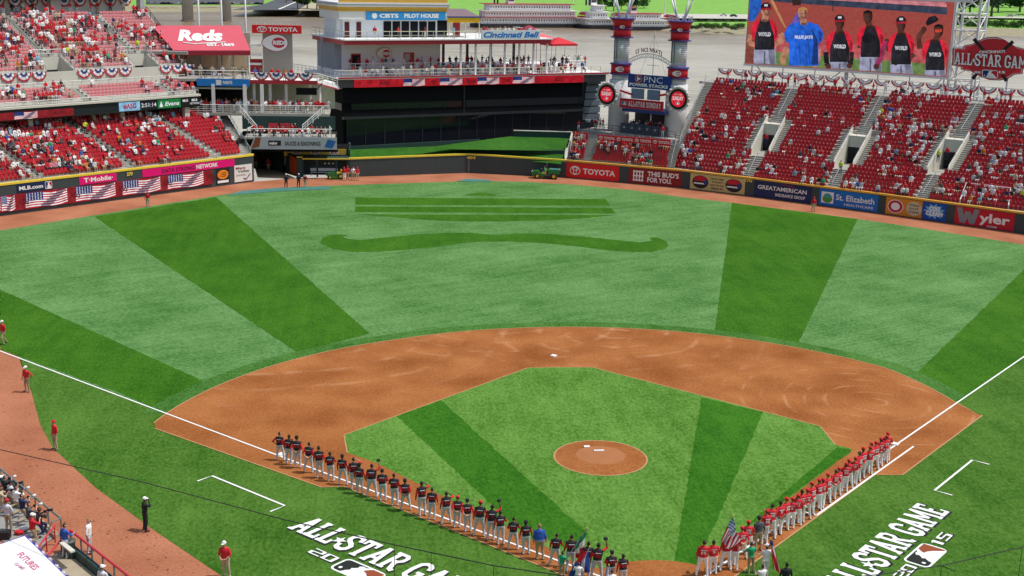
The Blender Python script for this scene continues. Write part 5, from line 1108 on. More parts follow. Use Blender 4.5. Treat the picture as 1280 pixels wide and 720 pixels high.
def cap_sign(px,py,rad,label):
    tt2=ST-3.0; s_,z_=SF.T(px,py,tt2); c=SF.P(s_,tt2,z_); t_=thing('bottle_cap_sign',label,'sign',c,'round bottle cap signs'); A_=(SF.w,UP,-SF.n)
    mb=MB(); pts=[]
    for k in range(64): a=2*math.pi*k/64; rr=rad*(1.0+.045*math.cos(a*22)); pts.append(c+SF.w*(rr*math.cos(a))+UP*(rr*math.sin(a))+SF.n*.35)
    mb.prism(pts,-SF.n*.35); mb.build('rim',mat('cap_silver',(.56,.56,.54),.35,.1,1,metal=.35),t_)
    for k in range(14):
        a=2*math.pi*k/14+.1; p_=c+SF.w*(rad*1.04*math.cos(a))+UP*(rad*1.04*math.sin(a)); MB().lathe(p_-SF.n*.02,[(.14,0),(.14,.18),(.05,.26)],8,A_).build('lamp',DWH,t_)
    mb=MB(); disc(mb,c-SF.n*.02,SF.w*rad*.86,UP*rad*.86,36); mb.build('black_face',BK,t_)
    mb=MB(); disc(mb,c-SF.n*.04,SF.w*rad*.64,UP*rad*.64,32); mb.build('red_face',E('E01830',.9),t_)
    text('lettering','SUNDAY',c-SF.w*rad*.5-UP*rad*.1-SF.n*.06,SF.w*rad*1.0,UP*rad*.34,LED_W,t_,.03,0,0)
    text('lettering','ALL STAR',c-SF.w*rad*.34+UP*rad*.34-SF.n*.06,SF.w*rad*.68,UP*rad*.1,LED_W,t_,.02,0,0)
    league_logo(c-SF.w*rad*.17-UP*rad*.42-SF.n*.06,SF.w*rad*.34,UP*rad*.2,t_,(LED_W,E('1A2A66',.8),E('C4122E',.8)))
    arm = c+SF.n*.4
    for dz in (-.2,.2): MB().tube([arm+UP*dz,SF.P((sA if px<800 else sB),ST-.9,z_+dz+.2)],.1,5).build('bracket',SGY,t_)
cap_sign(758.5,118,1.68,'round bottle cap sign lettered SUNDAY left of the red banner'); cap_sign(847.5,124,1.68,'round bottle cap sign lettered SUNDAY right of the red banner')
bbx = thing('bar_screens','two grey blue glass screens above the red Sunday banner','screen',SF.P(cs,ST-1.9,10.4))
for a0,a1 in ((789,804),(809,824)):
    q0,_=SF.T(a0,118,ST-1.9); q1,_=SF.T(a1,119,ST-1.9); bx(SF,q0,q1,ST-1.9,ST-1.6,10.55,12.0,'screen',mat('screen_blue','6E8BA6',.25,.08,1),bbx)
for sgn,a0,a1 in ((1,775,790),(-1,824,838)):
    q0,z0_=SF.T(a0,113 if sgn>0 else 119.5,ST-2.0); q1,z1_=SF.T(a1,118 if sgn>0 else 117,ST-2.0); p0_=SF.P(q0,ST-2.0,z0_); p1_=SF.P(q1,ST-2.0,z1_); MB().tube([p0_,p1_],.16,5).build('red_arm',SRED,bbx)
# platform around the stacks
pl = thing('stacks_platform','grey concrete platform and bar counter around the smokestacks','platform',SF.P(cs,8,5.5))
bx(SF,sA-4.6,sB+1.9,6.8,16,5.0,5.45,'floor',STEP,pl); bx(SF,sA-4.6,sB+1.9,6.9,7.2,0,5.0,'front_wall',WALLC,pl)
for k in range(6): q=sA+1.6+k*1.28; bx(SF,q,q+1.18,8.0,8.3,5.45,6.9,'counter_panel',mat('counter_dark',(.06,.08,.10),.5,.1),pl); bx(SF,q+.45,q+.75,7.97,8.0,6.2,6.45,'emblem_plate',DWH,pl)
bx(SF,sA-.5,sB+.5,9.4,11.8,6.9,7.05,'counter_top',WALLC,pl) if False else None
bx(SF,cs-3.0,cs+3.2,11.8,12.2,5.45,8.4,'back_bar',mat('bar_dark',(.03,.03,.035),.6,.2,2),pl)
hrail(pl,[SF.P(sA-4.4,6.95,5.45),SF.P(sB+1.8,6.95,5.45)],1.05,DKST,.05,1.3,2)
tr = thing('toyota_rail_board','red strip board with small white TOYOTA words above the centre bleachers','sign',SF.P(cs,7,5.2))
q0=c3(747,168.5,0); 
A_=at(747,174,5.5); B_=at(838,181,5.5); r=B_-A_; r.z=0; o=A_+UP*(-.15)+Vector((-.03,-.05,0)); u=UP*.8; nf=Vector((r.y,-r.x,0)).normalized()
MB().prism([o,o+r,o+r+u,o+u],-nf*.12).build('panel',RED,tr)
for k in range(4): put(tr,'TOYOTA',o,r,u,nf,.09+.25*k,.26,.24+.25*k,.74,WT,.02); mb=MB(); three_ovals(mb,o+r*(.045+.25*k)+u*.5+nf*.012,r*.028,u*.3,nf); mb.build('emblem',WT,tr)
A_=at(716,170.5,5.5); B_=at(735,172.5,5.5); r=B_-A_; r.z=0; o=A_+UP*(-.1); MB().prism([o,o+r,o+r+u,o+u],-nf*.12).build('panel',RED,tr); put(tr,'TOYOTA',o,r,u,nf,.22,.26,.86,.74,WT,.02)
# ================================================================== VIDEO BOARD
vb = thing('video_board','huge video board showing six ballplayers in front of a brick wall','video board',RF.P(10,30,12))
VT=30.0; v0,v1 = -5.75,25.2; zb,zt = 14.95,25.25
def V(X,Y,l=0): 
    s_,z_ = RF.T(930+X/4.923, Y/4.923, VT); s_=min(max(s_,v0+.1),v1-.1); z_=min(max(z_,zb+.1),zt-.05); return RF.P(s_,VT-.02-l*.004,z_)
bx(RF,v0-.1,v1+.1,VT+.0,VT+1.6,zb-.1,zt+.1,'cabinet',mat('board_back',(.30,.31,.32),.7,.1),vb)
bx(RF,v0-.2,v1+.2,VT-.12,VT+.1,zb-.32,zb-.02,'lower_frame',DWH,vb); bx(RF,v1+.0,v1+.3,VT-.12,VT+.1,zb,zt,'side_frame',DWH,vb); bx(RF,v0-.2,v1+2.4,VT-.12,VT+.1,zt,zt+.35,'top_frame',DWH,vb)
def brick_led():
    m=E('A03A35',.95); N=m.node_tree.nodes; L=m.node_tree.links; bt=N.new('ShaderNodeTexBrick'); tc=N.new('ShaderNodeNewGeometry'); mp=N.new('ShaderNodeMapping'); mp.vector_type='POINT'
    cx=N.new('ShaderNodeSeparateXYZ'); L.new(tc.outputs['Position'],cx.inputs[0]); cb=N.new('ShaderNodeCombineXYZ'); L.new(cx.outputs[0],cb.inputs[0]); L.new(cx.outputs[2],cb.inputs[1]); L.new(cb.outputs[0],bt.inputs['Vector'])
    bt.inputs['Color1'].default_value=lin('A8423A'); bt.inputs['Color2'].default_value=lin('8E322E'); bt.inputs['Mortar'].default_value=lin('B8645A'); bt.inputs['Scale'].default_value=1.6; bt.inputs['Mortar Size'].default_value=.03
    L.new(bt.outputs['Color'],N['Principled BSDF'].inputs['Emission Color']); return m
scr = MB(); scr.use(brick_led()).poly([RF.P(v0,VT-.015,zb),RF.P(v1,VT-.015,zb),RF.P(v1,VT-.015,zt),RF.P(v0,VT-.015,zt)]); screen = scr.build('screen',None,vb)
def vpoly(pts, m_, l, nm='picture_patch'):
    return MB().poly([V(x,y,l) for x,y in pts][::-1]).build(nm, m_, screen)
vpoly([(0,300),(1240,400),(1240,500),(0,420)],E('6E8A4E',.9),1,'turf_patch'); vpoly([(0,210),(1240,300),(1240,400),(0,305)],E('C25A5E',.9),2,'path_patch')
vpoly([(160,-60),(1250,45),(1250,90),(160,8)],E('3A4258',.9),3,'rail_patch'); vpoly([(330,-60),(1250,-60),(1250,42),(330,-10)],E('D88890',.9),4,'crowd_patch')
for x_ in (545,1152): vpoly([(x_,5+(x_-545)*.06),(x_+6,5+(x_-545)*.06),(x_+6,70),(x_,70)],E('20283A',.9),5,'joint_patch')
vpoly([(28,-60),(115,-60),(105,60),(60,130),(28,130)],E('2060C0',.95),6,'blue_sleeve')
vpoly([(0,215),(70,230),(60,400),(0,400)],E('8A4A3A',.9),3,'fence_patch')
vpoly([(285,150),(330,70),(365,80),(350,140),(300,175)],E('6A58B0',.9),6,'purple_shirt'); vpoly([(295,-20),(355,-30),(350,30),(300,35)],E('3A2420',.9),6,'head')
vpoly([(150,-20),(170,-20),(262,170),(250,172)],E('C89060',.9),7,'bat')
def ell(cx,cy,rx,ry,n=18): return [(cx+rx*math.cos(2*math.pi*k/n),cy+ry*math.sin(2*math.pi*k/n)) for k in range(n)]
SKN={'l':E('C98A6E',.9),'d':E('5A3026',.9),'m':E('8A5640',.9)}
def vman(cx, sh, skin, torso, sleeve, cap, word, arms, pants=True, hw_=62, capd=0, bot=470, headx=0, l=10, hip=None):
    hy = sh-60; k=SKN[skin]; hip = hip or sh+180
    if pants: vpoly([(cx-hw_*1.05,hip-10),(cx+hw_*1.05,hip-10),(cx+hw_*1.15,bot),(cx-hw_*1.1,bot)],E('A8A8C4',.9),l,'trousers')
    for a in arms:
        pl=a[1]; wv=a[2]; mm = k if a[0]=='s' else (sleeve if a[0]=='v' else E('16161C',.9) if a[0]=='b' else E('A03060',.9))
        for p,q_ in zip(pl[:-1],pl[1:]):
            d=Vector((q_[0]-p[0],q_[1]-p[1])); d.normalize(); e=Vector((-d.y,d.x))*wv
            vpoly([(p[0]-e.x,p[1]-e.y),(p[0]+e.x,p[1]+e.y),(q_[0]+e.x*.8,q_[1]+e.y*.8),(q_[0]-e.x*.8,q_[1]-e.y*.8)],mm,l+1+.2*len(pl),'arm')
        if a[0]!='v': vpoly(ell(pl[-1][0],pl[-1][1],17,18,10),k,l+2,'hand')
    vpoly([(cx-hw_*1.35,sh+60),(cx-hw_*1.0,sh+8),(cx-30,sh-10),(cx+30,sh-10),(cx+hw_*1.0,sh+8),(cx+hw_*1.35,sh+60),(cx+hw_*1.25,sh+110),(cx+hw_,sh+120),(cx+hw_,hip),(cx-hw_,hip),(cx-hw_,sh+120),(cx-hw_*1.25,sh+110)],sleeve,l+3,'sleeves')
    if torso is not sleeve: vpoly([(cx-26,sh-8),(cx+26,sh-8),(cx+hw_*.95,sh+95),(cx+hw_*.98,hip),(cx-hw_*.98,hip),(cx-hw_*.95,sh+95)],torso,l+4,'jersey_front')
    hx=cx+headx; vpoly([(hx-18,hy+20),(hx+18,hy+20),(cx+22,sh+4),(cx-22,sh+4)],k,l+5,'neck'); vpoly(ell(hx,hy,29,38),k,l+6,'face')
    if cap: vpoly([(hx-31,hy-12),(hx-29,hy-34),(hx-12,hy-50),(hx+14,hy-50),(hx+30,hy-34),(hx+32,hy-12)],E('1A1420',.9),l+7,'cap'); vpoly([(hx-34+capd,hy-16),(hx+36+capd,hy-18),(hx+38+capd,hy-6),(hx-30+capd,hy-4)],E('B01830',.9),l+8,'cap_brim'); vpoly([(hx-10,hy-40),(hx+12,hy-40),(hx+12,hy-26),(hx-10,hy-26)],E('D8D8E0',.9),l+9,'cap_mark')
    else: vpoly([(hx-29,hy-8),(hx-26,hy-34),(hx,hy-44),(hx+26,hy-34),(hx+29,hy-8),(hx+20,hy-24),(hx-20,hy-24)],E('C89050' if skin=='l' else '140C0C',.9),l+7,'hair')
    for ex in (-10,10): vpoly(ell(hx+ex,hy-2,4,3,8),E('1A1012',.9),l+9,'eye')
    vpoly([(hx-9,hy+20),(hx+9,hy+20),(hx+7,hy+24),(hx-7,hy+24)],E('7A3030',.9),l+9,'mouth')
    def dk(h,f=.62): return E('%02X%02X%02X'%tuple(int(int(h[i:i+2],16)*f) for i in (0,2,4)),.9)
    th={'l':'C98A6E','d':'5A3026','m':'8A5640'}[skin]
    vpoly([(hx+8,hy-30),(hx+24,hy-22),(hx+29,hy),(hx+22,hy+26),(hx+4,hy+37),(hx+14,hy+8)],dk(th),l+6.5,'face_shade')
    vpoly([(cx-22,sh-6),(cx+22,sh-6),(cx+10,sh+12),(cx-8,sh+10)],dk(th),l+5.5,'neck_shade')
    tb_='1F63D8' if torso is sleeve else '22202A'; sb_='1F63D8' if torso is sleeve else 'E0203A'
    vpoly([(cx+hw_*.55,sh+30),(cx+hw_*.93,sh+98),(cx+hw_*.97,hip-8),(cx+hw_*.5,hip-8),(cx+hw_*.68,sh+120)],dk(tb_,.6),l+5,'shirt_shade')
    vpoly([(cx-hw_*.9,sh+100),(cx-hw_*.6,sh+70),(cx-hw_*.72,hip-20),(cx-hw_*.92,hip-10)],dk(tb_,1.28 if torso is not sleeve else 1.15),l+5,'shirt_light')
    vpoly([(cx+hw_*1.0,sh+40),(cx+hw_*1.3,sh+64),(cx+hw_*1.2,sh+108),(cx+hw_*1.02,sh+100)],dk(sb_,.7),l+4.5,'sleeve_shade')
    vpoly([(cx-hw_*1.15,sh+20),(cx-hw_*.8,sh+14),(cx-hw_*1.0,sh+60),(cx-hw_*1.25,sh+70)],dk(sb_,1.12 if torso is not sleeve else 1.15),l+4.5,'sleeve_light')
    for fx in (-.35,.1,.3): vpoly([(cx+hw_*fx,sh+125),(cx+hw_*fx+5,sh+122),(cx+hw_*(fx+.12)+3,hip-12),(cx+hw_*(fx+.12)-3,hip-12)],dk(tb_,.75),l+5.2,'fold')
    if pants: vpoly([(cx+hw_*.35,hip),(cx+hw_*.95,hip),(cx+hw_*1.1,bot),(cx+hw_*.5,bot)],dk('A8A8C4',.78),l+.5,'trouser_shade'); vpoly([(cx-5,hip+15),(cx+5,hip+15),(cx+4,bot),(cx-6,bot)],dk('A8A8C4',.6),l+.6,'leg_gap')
    if word:
        a=V(cx-hw_*.62,sh+98,l+6); b=V(cx+hw_*.62,sh+99,l+6); c_=V(cx-hw_*.62,sh+72,l+6); text('shirt_lettering',word,a,b-a,c_-a,LED_W,screen,.06,0,0)
    vpoly([(cx-hw_*.98,hip-6),(cx+hw_*.98,hip-6),(cx+hw_*.98,hip+6),(cx-hw_*.98,hip+6)],E('18181E',.9),l+7,'belt') if pants and torso is not sleeve else None
BKt,RDs = E('22202A',.9),E('E0203A',.95)
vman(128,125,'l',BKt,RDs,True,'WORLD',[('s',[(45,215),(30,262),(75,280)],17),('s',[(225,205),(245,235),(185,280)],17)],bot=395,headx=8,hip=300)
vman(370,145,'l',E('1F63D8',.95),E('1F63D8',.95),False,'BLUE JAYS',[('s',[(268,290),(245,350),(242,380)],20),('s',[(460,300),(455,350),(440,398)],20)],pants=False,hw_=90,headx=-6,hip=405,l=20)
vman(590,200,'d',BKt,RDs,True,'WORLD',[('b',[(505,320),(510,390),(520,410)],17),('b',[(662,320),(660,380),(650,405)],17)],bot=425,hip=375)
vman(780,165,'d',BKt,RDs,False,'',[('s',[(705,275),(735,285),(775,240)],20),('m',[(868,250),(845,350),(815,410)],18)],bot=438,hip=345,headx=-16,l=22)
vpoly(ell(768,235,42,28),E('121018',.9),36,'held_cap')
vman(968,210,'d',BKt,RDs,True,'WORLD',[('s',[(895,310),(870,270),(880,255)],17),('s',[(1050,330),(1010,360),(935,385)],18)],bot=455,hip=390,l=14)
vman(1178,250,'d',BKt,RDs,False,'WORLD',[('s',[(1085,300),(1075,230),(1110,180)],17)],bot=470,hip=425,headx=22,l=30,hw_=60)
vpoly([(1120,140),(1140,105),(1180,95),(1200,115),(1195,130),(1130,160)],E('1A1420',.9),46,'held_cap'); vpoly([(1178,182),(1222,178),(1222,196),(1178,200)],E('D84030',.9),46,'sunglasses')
# supports
for px,wd in ((940,.16),(979,.12),(1019,.12),(1058,.45),(1098,.12),(1138,.12),(1181,.16)):
    s_,_=RF.T(px,95,VT+.6); bx(RF,s_-wd/2,s_+wd/2,VT+.3,VT+.3+wd,11,zb-.1,'support_post',SGY,vb)
for a,b in ((945,968),(1052,1030),(1064,1090),(1180,1160)):
    sa_,_=RF.T(a,82,VT+.3); sb_,_=RF.T(b,108,VT+.3); MB().tube([RF.P(sa_,VT+.4,zb-.2),RF.P(sb_,VT-1.5,12.3)],.09,5).build('brace',SGY,vb)
# lattice tower at the right edge of the board
tw = thing('lattice_tower','white steel lattice tower right of the video board','tower',RF.P(27,32,11)); tb = MB()
c0 = RF.T(1190,60,31)[0]; c1 = RF.T(1220,60,31)[0]
legs = [(c0,31),(c1,31),(c1,34.4),(c0,34.4)]
for a,b in legs: MB().tube([RF.P(a,b,11),RF.P(a,b,27)],.20,6).build('leg',DWH,tw)
for k in range(7):
    z_ = 12.2+k*2.3
    for i in range(4):
        (a,b),(c,d) = legs[i],legs[(i+1)%4]
        MB().tube([RF.P(a,b,z_),RF.P(c,d,z_)],.10,5).build('strut',DWH,tw); MB().tube([RF.P(a,b,z_),RF.P(c,d,z_+2.3)],.08,5).build('diagonal',DWH,tw)
for z_ in (16,20,24): MB().box(RF.P(c0-.5,30.7,z_),(.6,.5,.6),(RF.w,RF.n,UP)).build('lamp_box',DKST,tw)
# All Star Game emblem sign
em = thing('all_star_emblem','big red crest sign lettered CINCINNATI ALL STAR GAME 2015 with crossed bats','sign',RF.P(30,27,13)); ET=27.2
def EP(X,Y,l=0): s_,z_=RF.T(1160+X/6,Y/6,ET); return RF.P(s_,ET-l*.02,z_)
def epoly(pts,m_,l,nm): return MB().prism([EP(x,y,l) for x,y in pts][::-1],RF.n*.018).build(nm,m_,em)
MAR=mat('crest_maroon',(.30,.015,.03),.5,.05); CRD=mat('crest_red',(.84,.03,.05),.5,.05)
ring_=[(185,360),(262,365),(270,340),(330,330),(370,305),(440,280),(520,278),(580,300),(640,345),(720,365),(800,350),(800,500),(712,520),(710,555),(650,560),(600,590),(540,604),(460,600),(400,580),(345,540),(245,522),(245,505),(180,490)]
epoly(ring_,MAR,0,'backing'); MB().prism([EP(x,y,-3) for x,y in [(c*.94+(490*.06),d*.94+(440*.06)) for c,d in ring_]][::-1],RF.n*.4).build('box',MAR,em)
epoly([(490+(x-490)*.965,440+(y-440)*.955) for x,y in ring_],WT,1,'white_keyline'); epoly([(490+(x-490)*.945,440+(y-440)*.93) for x,y in ring_],CRD,2,'red_field')
for k in range(60): pass
dn = [EP(490+205*math.cos(2*math.pi*k/36),440+150*math.sin(2*math.pi*k/36),3) for k in range(36)]; MB().prism(dn,RF.n*.018).build('dark_disc',mat('crest_mid_red',(.58,.02,.035),.5,.05),em)
def estrip(a,b,wd,m_,l,nm):
    a=Vector(a);b=Vector(b);d=(b-a).normalized();e=Vector((-d.y,d.x))*wd; epoly([a-e,b-e*1.4,b+e*1.4,a+e],m_,l,nm)
for a,b in (((420,380),(345,290)),((565,380),(640,310)),((380,540),(335,590)),((560,560),(590,608))): estrip(a,b,10,BK,6,'bat')
a=EP(200,480,8); b=EP(790,520,8); c_=EP(205,392,8); slab(MB(),'ALL*STAR GAME',a-RF.n*.0,b-a,c_-a,thick=1.0,grow=.03,lift=.003).build('letter_shadow',BK,em); slab(MB(),'ALL*STAR GAME',a-RF.n*.06,b-a,c_-a,lift=.003).build('lettering',WT,em)
a=EP(385,402,9); b=EP(580,396,9); c_=EP(385,380,9); text('lettering','CINCINNATI',a,b-a,c_-a,WT,em,.04,0,0)
for s_,x_ in (('20',350),('15',535)): a=EP(x_,548,9); b=EP(x_+48,552,9); c_=EP(x_,530,9); text('lettering',s_,a,b-a,c_-a,WT,em,.05,0,0)
a=EP(408,580,9); b=EP(528,588,9); c_=EP(408,520,9); league_logo(a,b-a,c_-a,em,(WT,mat('logo_blue','0A2A66',.5,0),mat('logo_red','C4122E',.5,0)),.006)
for q in (-1,1): MB().tube([EP(480+q*120,500,-18),RF.P(RF.T(1160+(480+q*120)/6,92,ET)[0],ET+.3,11.5)],.14,6).build('post',DWH,em)
# ================================================================== LEFT-CENTRE STRUCTURES
def yb(x0,x1,y0,y1,z0,z1,nm,m,par): return MB().box(((x0+x1)/2,(y0+y1)/2,(z0+z1)/2),(abs(x1-x0),abs(y1-y0),abs(z1-z0))).build(nm,m,par)
AWR = mat('awning_red_cloth',(.64,.10,.14),.75,.07,.4); SAGE=mat('cream_siding',(.55,.54,.42),.8,.08,.3); BROWN=mat('timber_brown',(.20,.10,.04),.7,.2,2)
ra = thing('terrace_pavilion','pavilion with big sloping red awning lettered Reds above the left centre terrace','pavilion',(-35,128,12.9))
fl_,fr_2,br_,bl_ = atY(217,64,127.5),atY(313,64,127.5),atY(300,33,133.5),atY(190,33,133.5)
MB().prism([fl_,fr_2,br_,bl_],(0,0,.12)).build('awning_cloth',AWR,ra)
MB().prism([fl_-UP*.55,fr_2-UP*.55,fr_2,fl_],(0,.12,0)).build('valance',mat('valance_red',(.42,.03,.05),.8,.08),ra)
rr_=(fr_2-fl_); uu=(bl_-fl_); nn=rr_.cross(br_-fr_2).normalized()
uvec=(br_-fr_2); q=fl_+rr_*.02+uvec*.30+UP*.16+nn*.02
text('lettering','Reds',fl_+rr_*.10+uvec*.36+nn*.16,rr_*.62,uvec*.46,WT,ra,.05,.35,0); text('small_lettering','EST. 1869',fl_+rr_*.46+uvec*.16+nn*.16,rr_*.36,uvec*.12,WT,ra,.04,0,0)
MB().tube([fl_+rr_*.16+uvec*.30+nn*.15, fl_+rr_*.30+uvec*.25+nn*.15, fl_+rr_*.72+uvec*.32+nn*.15],.10,5).build('swoosh',WT,ra)
for px in (220,249,277,311): 
    p=atY(px,66,127.9); MB().tube([Vector((p.x,127.9,12.9)),Vector((p.x,127.9,15.9))],.11,6).build('post',DKST if px<300 else DWH,ra)
xr=atY(313,64,133).x
yb(-46,xr,133.2,133.6,12.9,18.6,'back_wall',SAGE,ra)
for k in range(5): yb(-42+k*2.3,-40.4+k*2.3,133.05,133.2,13.6,16.0,'window',mat('warm_window',(.62,.52,.34),.5,.1),ra)
yb(-46,-30.0,124.2,133.6,12.55,12.9,'floor',STEP,ra)
hrail(ra,[Vector((-38.2,124.5,12.9)),Vector((-30.2,124.5,12.9))],1.1,RAILW,.05,1.7,2)
yb(-44.5,-39.0,127,130,12.9,15.9,'timber_bar',BROWN,ra); yb(-45,-38.4,126.6,130.4,15.9,16.3,'bar_roof',mat('bar_roof_grey',(.35,.34,.31),.8,.1),ra)
pb = thing('paint_sign','long blue sign lettered PAINTS on the front of the left centre terrace','sign',(-34,124.2,11.9))
a_=atY(246,100,124.1); b_=atY(312,99,124.1); r=Vector((b_.x-a_.x,0,0)); o=Vector((a_.x,124.1,11.95)); u=UP*.98; nf=Vector((0,-1,0))
MB().prism([o,o+r,o+r+u,o+u],(0,.12,0)).build('panel',mat('paint_blue','1E7FD0',.5,.05),pb); put(pb,'PAINTS',o,r,u,nf,.49,.26,.67,.72,WT,.05)
mb=MB(); mb.poly([o+r*a+u*b+nf*.012 for a,b in ((.36,.15),(.46,.15),(.46,.85),(.36,.85))]); mb.build('emblem',WT,pb)
# bridge with bunting towards the riverboat deck
bd = thing('deck_bridge','white railed bridge with bunting between the terrace and the riverboat deck','bridge',(-26,128,12.4))
yb(-30.2,-20.8,125.5,131,12.25,12.6,'deck',DWH,bd); yb(-30.2,-20.8,125.4,125.5,12.2,12.72,'red_edge',DRED,bd)
hrail(bd,[Vector((-30.0,125.6,12.6)),Vector((-20.9,125.6,12.6))],1.1,RAILW,.05,1.5,2)
p0=Vector((-20.8,125.6,12.6)); p1=BE.P(-1.2,-.7,11.9)
p1=Vector((BE.P(-1.3,-.9).x,BE.P(-1.3,-.9).y,11.5)); mb=MB(); mb.prism([p0-UP*.35,p1-UP*.35,p1,p0],Vector((1.0,2.8,0))); mb.build('ramp',DWH,bd); hrail(bd,[p0,p1],1.1,RAILW,.05,1.2,3)
mb=MB(); mb.prism([p0-UP*.38+Vector((0,-.1,0)),p1-UP*.38+Vector((0,-.1,0)),p1-UP*.2+Vector((0,-.1,0)),p0-UP*.2+Vector((0,-.1,0))],Vector((0,.1,0))); mb.build('red_edge',DRED,bd)
for k in range(4):
    o_=bpy.data.objects.new('bunting',FANL); COL.objects.link(o_); o_.location=(-28.4+k*2.0,125.5,13.75); tag(o_,'bunting fan hanging on the bridge rail below the round emblem wall, %s from the left'%ORD[k+1],'bunting','bunting on the bridge rail')
yb(-30.5,-19.5,131.2,131.5,5,16.0 if False else 13.0,'rear_siding',SAGE,bd)
for x in (-29.6,-27.4,-25.2,-21.9,-20.6): MB().lathe((x,127,0),[(.22,8.3),(.22,12.3)],10).build('column',DWH,bd)
yb(-23.7,-20.9,124.6,124.9,10.85,11.8,'black_screen',BLK,bd)
MB().tube([Vector((-20.9,124.9,11.6)),Vector((-20.2,125.4,12.4))],.1,5).build('bracket',BLK2,bd)
# emblem wall and car maker sign
ts = thing('emblem_wall_sign','tall grey wall with round C emblem and red TOYOTA sign on top','sign',(-26.4,132,12.6))
a_=atY(328,42,132); b_=atY(365,42,132); yb(a_.x,b_.x,132,132.8,12.6,18.7,'wall',mat('sign_wall_grey','8E8A82',.8,.08,.5),ts)
a_=atY(315,42,131.8); b_=atY(377,42,131.8); r=Vector((b_.x-a_.x,0,0)); o=Vector((a_.x,131.7,18.68)); u=UP*1.15; nf=Vector((0,-1,0))
MB().prism([o,o+r,o+r+u,o+u],(0,.5,0)).build('panel',mat('toyota_red','E01A24',.5,.04,.6),ts); put(ts,'TOYOTA',o,r,u,nf,.33,.24,.92,.76,WT,.03); mb=MB(); three_ovals(mb,o+r*.2+u*.5+nf*.012,r*.10,u*.36,nf); mb.build('emblem',WT,ts)
for k in range(6): MB().tube([o+r*(.1+.16*k)+u,o+r*(.1+.16*k)+u+UP*.25-Vector((0,.4,0))],.05,4).build('lamp_arm',DWH,ts)
c_emblem(Vector((atY(345,60,131.9).x,131.95,atY(345,53.5,131.9).z)),Vector((1,0,0)),UP,nf,1.72,1.22,ts)
for k in range(3): yb(-30.6,-28.9,132.4,132.8,14.2+k*1.3,14.5+k*1.3,'white_slat',DWH,ts)
yb(-30.5,-28.8,132.9,133.2,12.6,15,'red_hut',DRED,ts)
# flag poles
for k,(px,y0) in enumerate(((248.5,30),(277,30),(307.5,45))):
    p=atY(px,y0,137.5); t_=thing('flagpole',['left','middle','right'][k]+' white pole standing behind the red awning','pole',(p.x,p.y,8),'white poles behind the awning'); MB().lathe((p.x,p.y,8),[(.16,0),(.12,22)],8).build('shaft',DWH,t_,True); MB().lathe((p.x,p.y,8),[(.34,0),(.34,.5)],8).build('base',DWH,t_)
# open concourse under the bridge with rails
cc = thing('outfield_concourse','open white railed concourse under the bridge left of the black building','concourse',(-25,128,8.3))
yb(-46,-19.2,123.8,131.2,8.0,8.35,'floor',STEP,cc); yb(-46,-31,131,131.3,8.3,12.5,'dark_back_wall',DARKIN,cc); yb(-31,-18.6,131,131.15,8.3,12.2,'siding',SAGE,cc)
yb(-38.5,-30.4,124.6,130,11.5,11.7,'ceiling',WALLC,cc)
hrail(cc,[Vector((-38,123.9,8.35)),Vector((-19.2,123.9,8.35))],1.1,RAILW,.045,1.1,3)
for x in (-34.8,-30.6,-28.3): yb(x-.22,x+.22,124.0,124.4,8.3,12.2,'column',DWH,cc)
yb(-31,-18.4,123.7,124.0,6.2,8.0,'green_wall',GRW,cc)
hrail(cc,[Vector((-31.2,123.5,8.35)),Vector((-28.8,121.0,6.0))],1.0,RAILW,.06,1.0,2); hrail(cc,[Vector((-20.0,123.5,8.35)),Vector((-22.8,122.2,6.0))],1.0,RAILW,.06,1.0,2)
# lower terrace with board
lt = thing('lower_terrace','lower terrace box with white rails above the grey seasonings board','terrace',(-24,121.5,5.6))
yb(-30.4,-18.4,119.8,123.7,5.35,5.6,'floor',STEP,lt); hrail(lt,[Vector((-30.0,119.9,5.6)),Vector((-18.8,119.9,5.6))],1.15,RAILW,.06,2.8,0); hrail(lt,[Vector((-30.0,119.9,5.6)),Vector((-29.4,123.4,5.6))],1.15,RAILW,.06,1.7,0); hrail(lt,[Vector((-18.8,119.9,5.6)),Vector((-19.2,123.4,5.6))],1.15,RAILW,.06,1.7,0)
for x in (-28.5,-26.6,-24.6,-22.8,-20.6): t2_=yb(x-.7,x+.7,121.0,121.9,6.25,6.33,'table_top',WT,lt); yb(x-.06,x+.06,121.4,121.5,5.6,6.25,'table_leg',DKST,lt)
for x in (-26.8,-25.2): yb(x-.65,x+.65,123.2,123.35,6.1,7.1,'red_board',DRED,lt)
wb = thing('seasonings_board','grey board lettered SAUCES and SEASONINGS across the tunnel opening','sign',(-24,119.6,4))
A_=atY(308,171,119.6); B_=atY(421,172,119.6); r=Vector((B_.x-A_.x,0,0)); o=Vector((A_.x,119.5,4.05)); u=UP*1.65; nf=Vector((0,-1,0))
MB().prism([o+r*.03,o+r,o+r+u,o+r*.09+u],(0,.15,0)).build('panel',mat('board_grey','A9B4BC',.5,.05,.6),wb)
mb=MB(); mb.poly([o+r*a+u*b+nf*.01 for a,b in ((.24,.30),(.38,.30),(.38,.72),(.24,.72))]); mb.build('black_tag',BK,wb); text('lettering','weber',o+r*.25+u*.38+nf*.03,r*.09,u*.26,WT,wb,.04,0,0)
put(wb,'SAUCES & SEASONINGS',o,r,u,nf,.42,.30,.82,.66,mat('dark_print','333333',.6,0),.03)
mb=MB(); mb.use(mat('food_print','8A4A2A',.6,.3,2)).poly([o+r*a+u*b+nf*.01 for a,b in ((.05,.05),(.14,.2),(.16,.95),(.10,.95))]); mb.use(mat('pack_blue','2A66B0',.5,.2,2)).poly([o+r*a+u*b+nf*.012 for a,b in ((.86,.2),(.95,.1),(.99,.7),(.90,.85))]); mb.build('picture',None,wb)
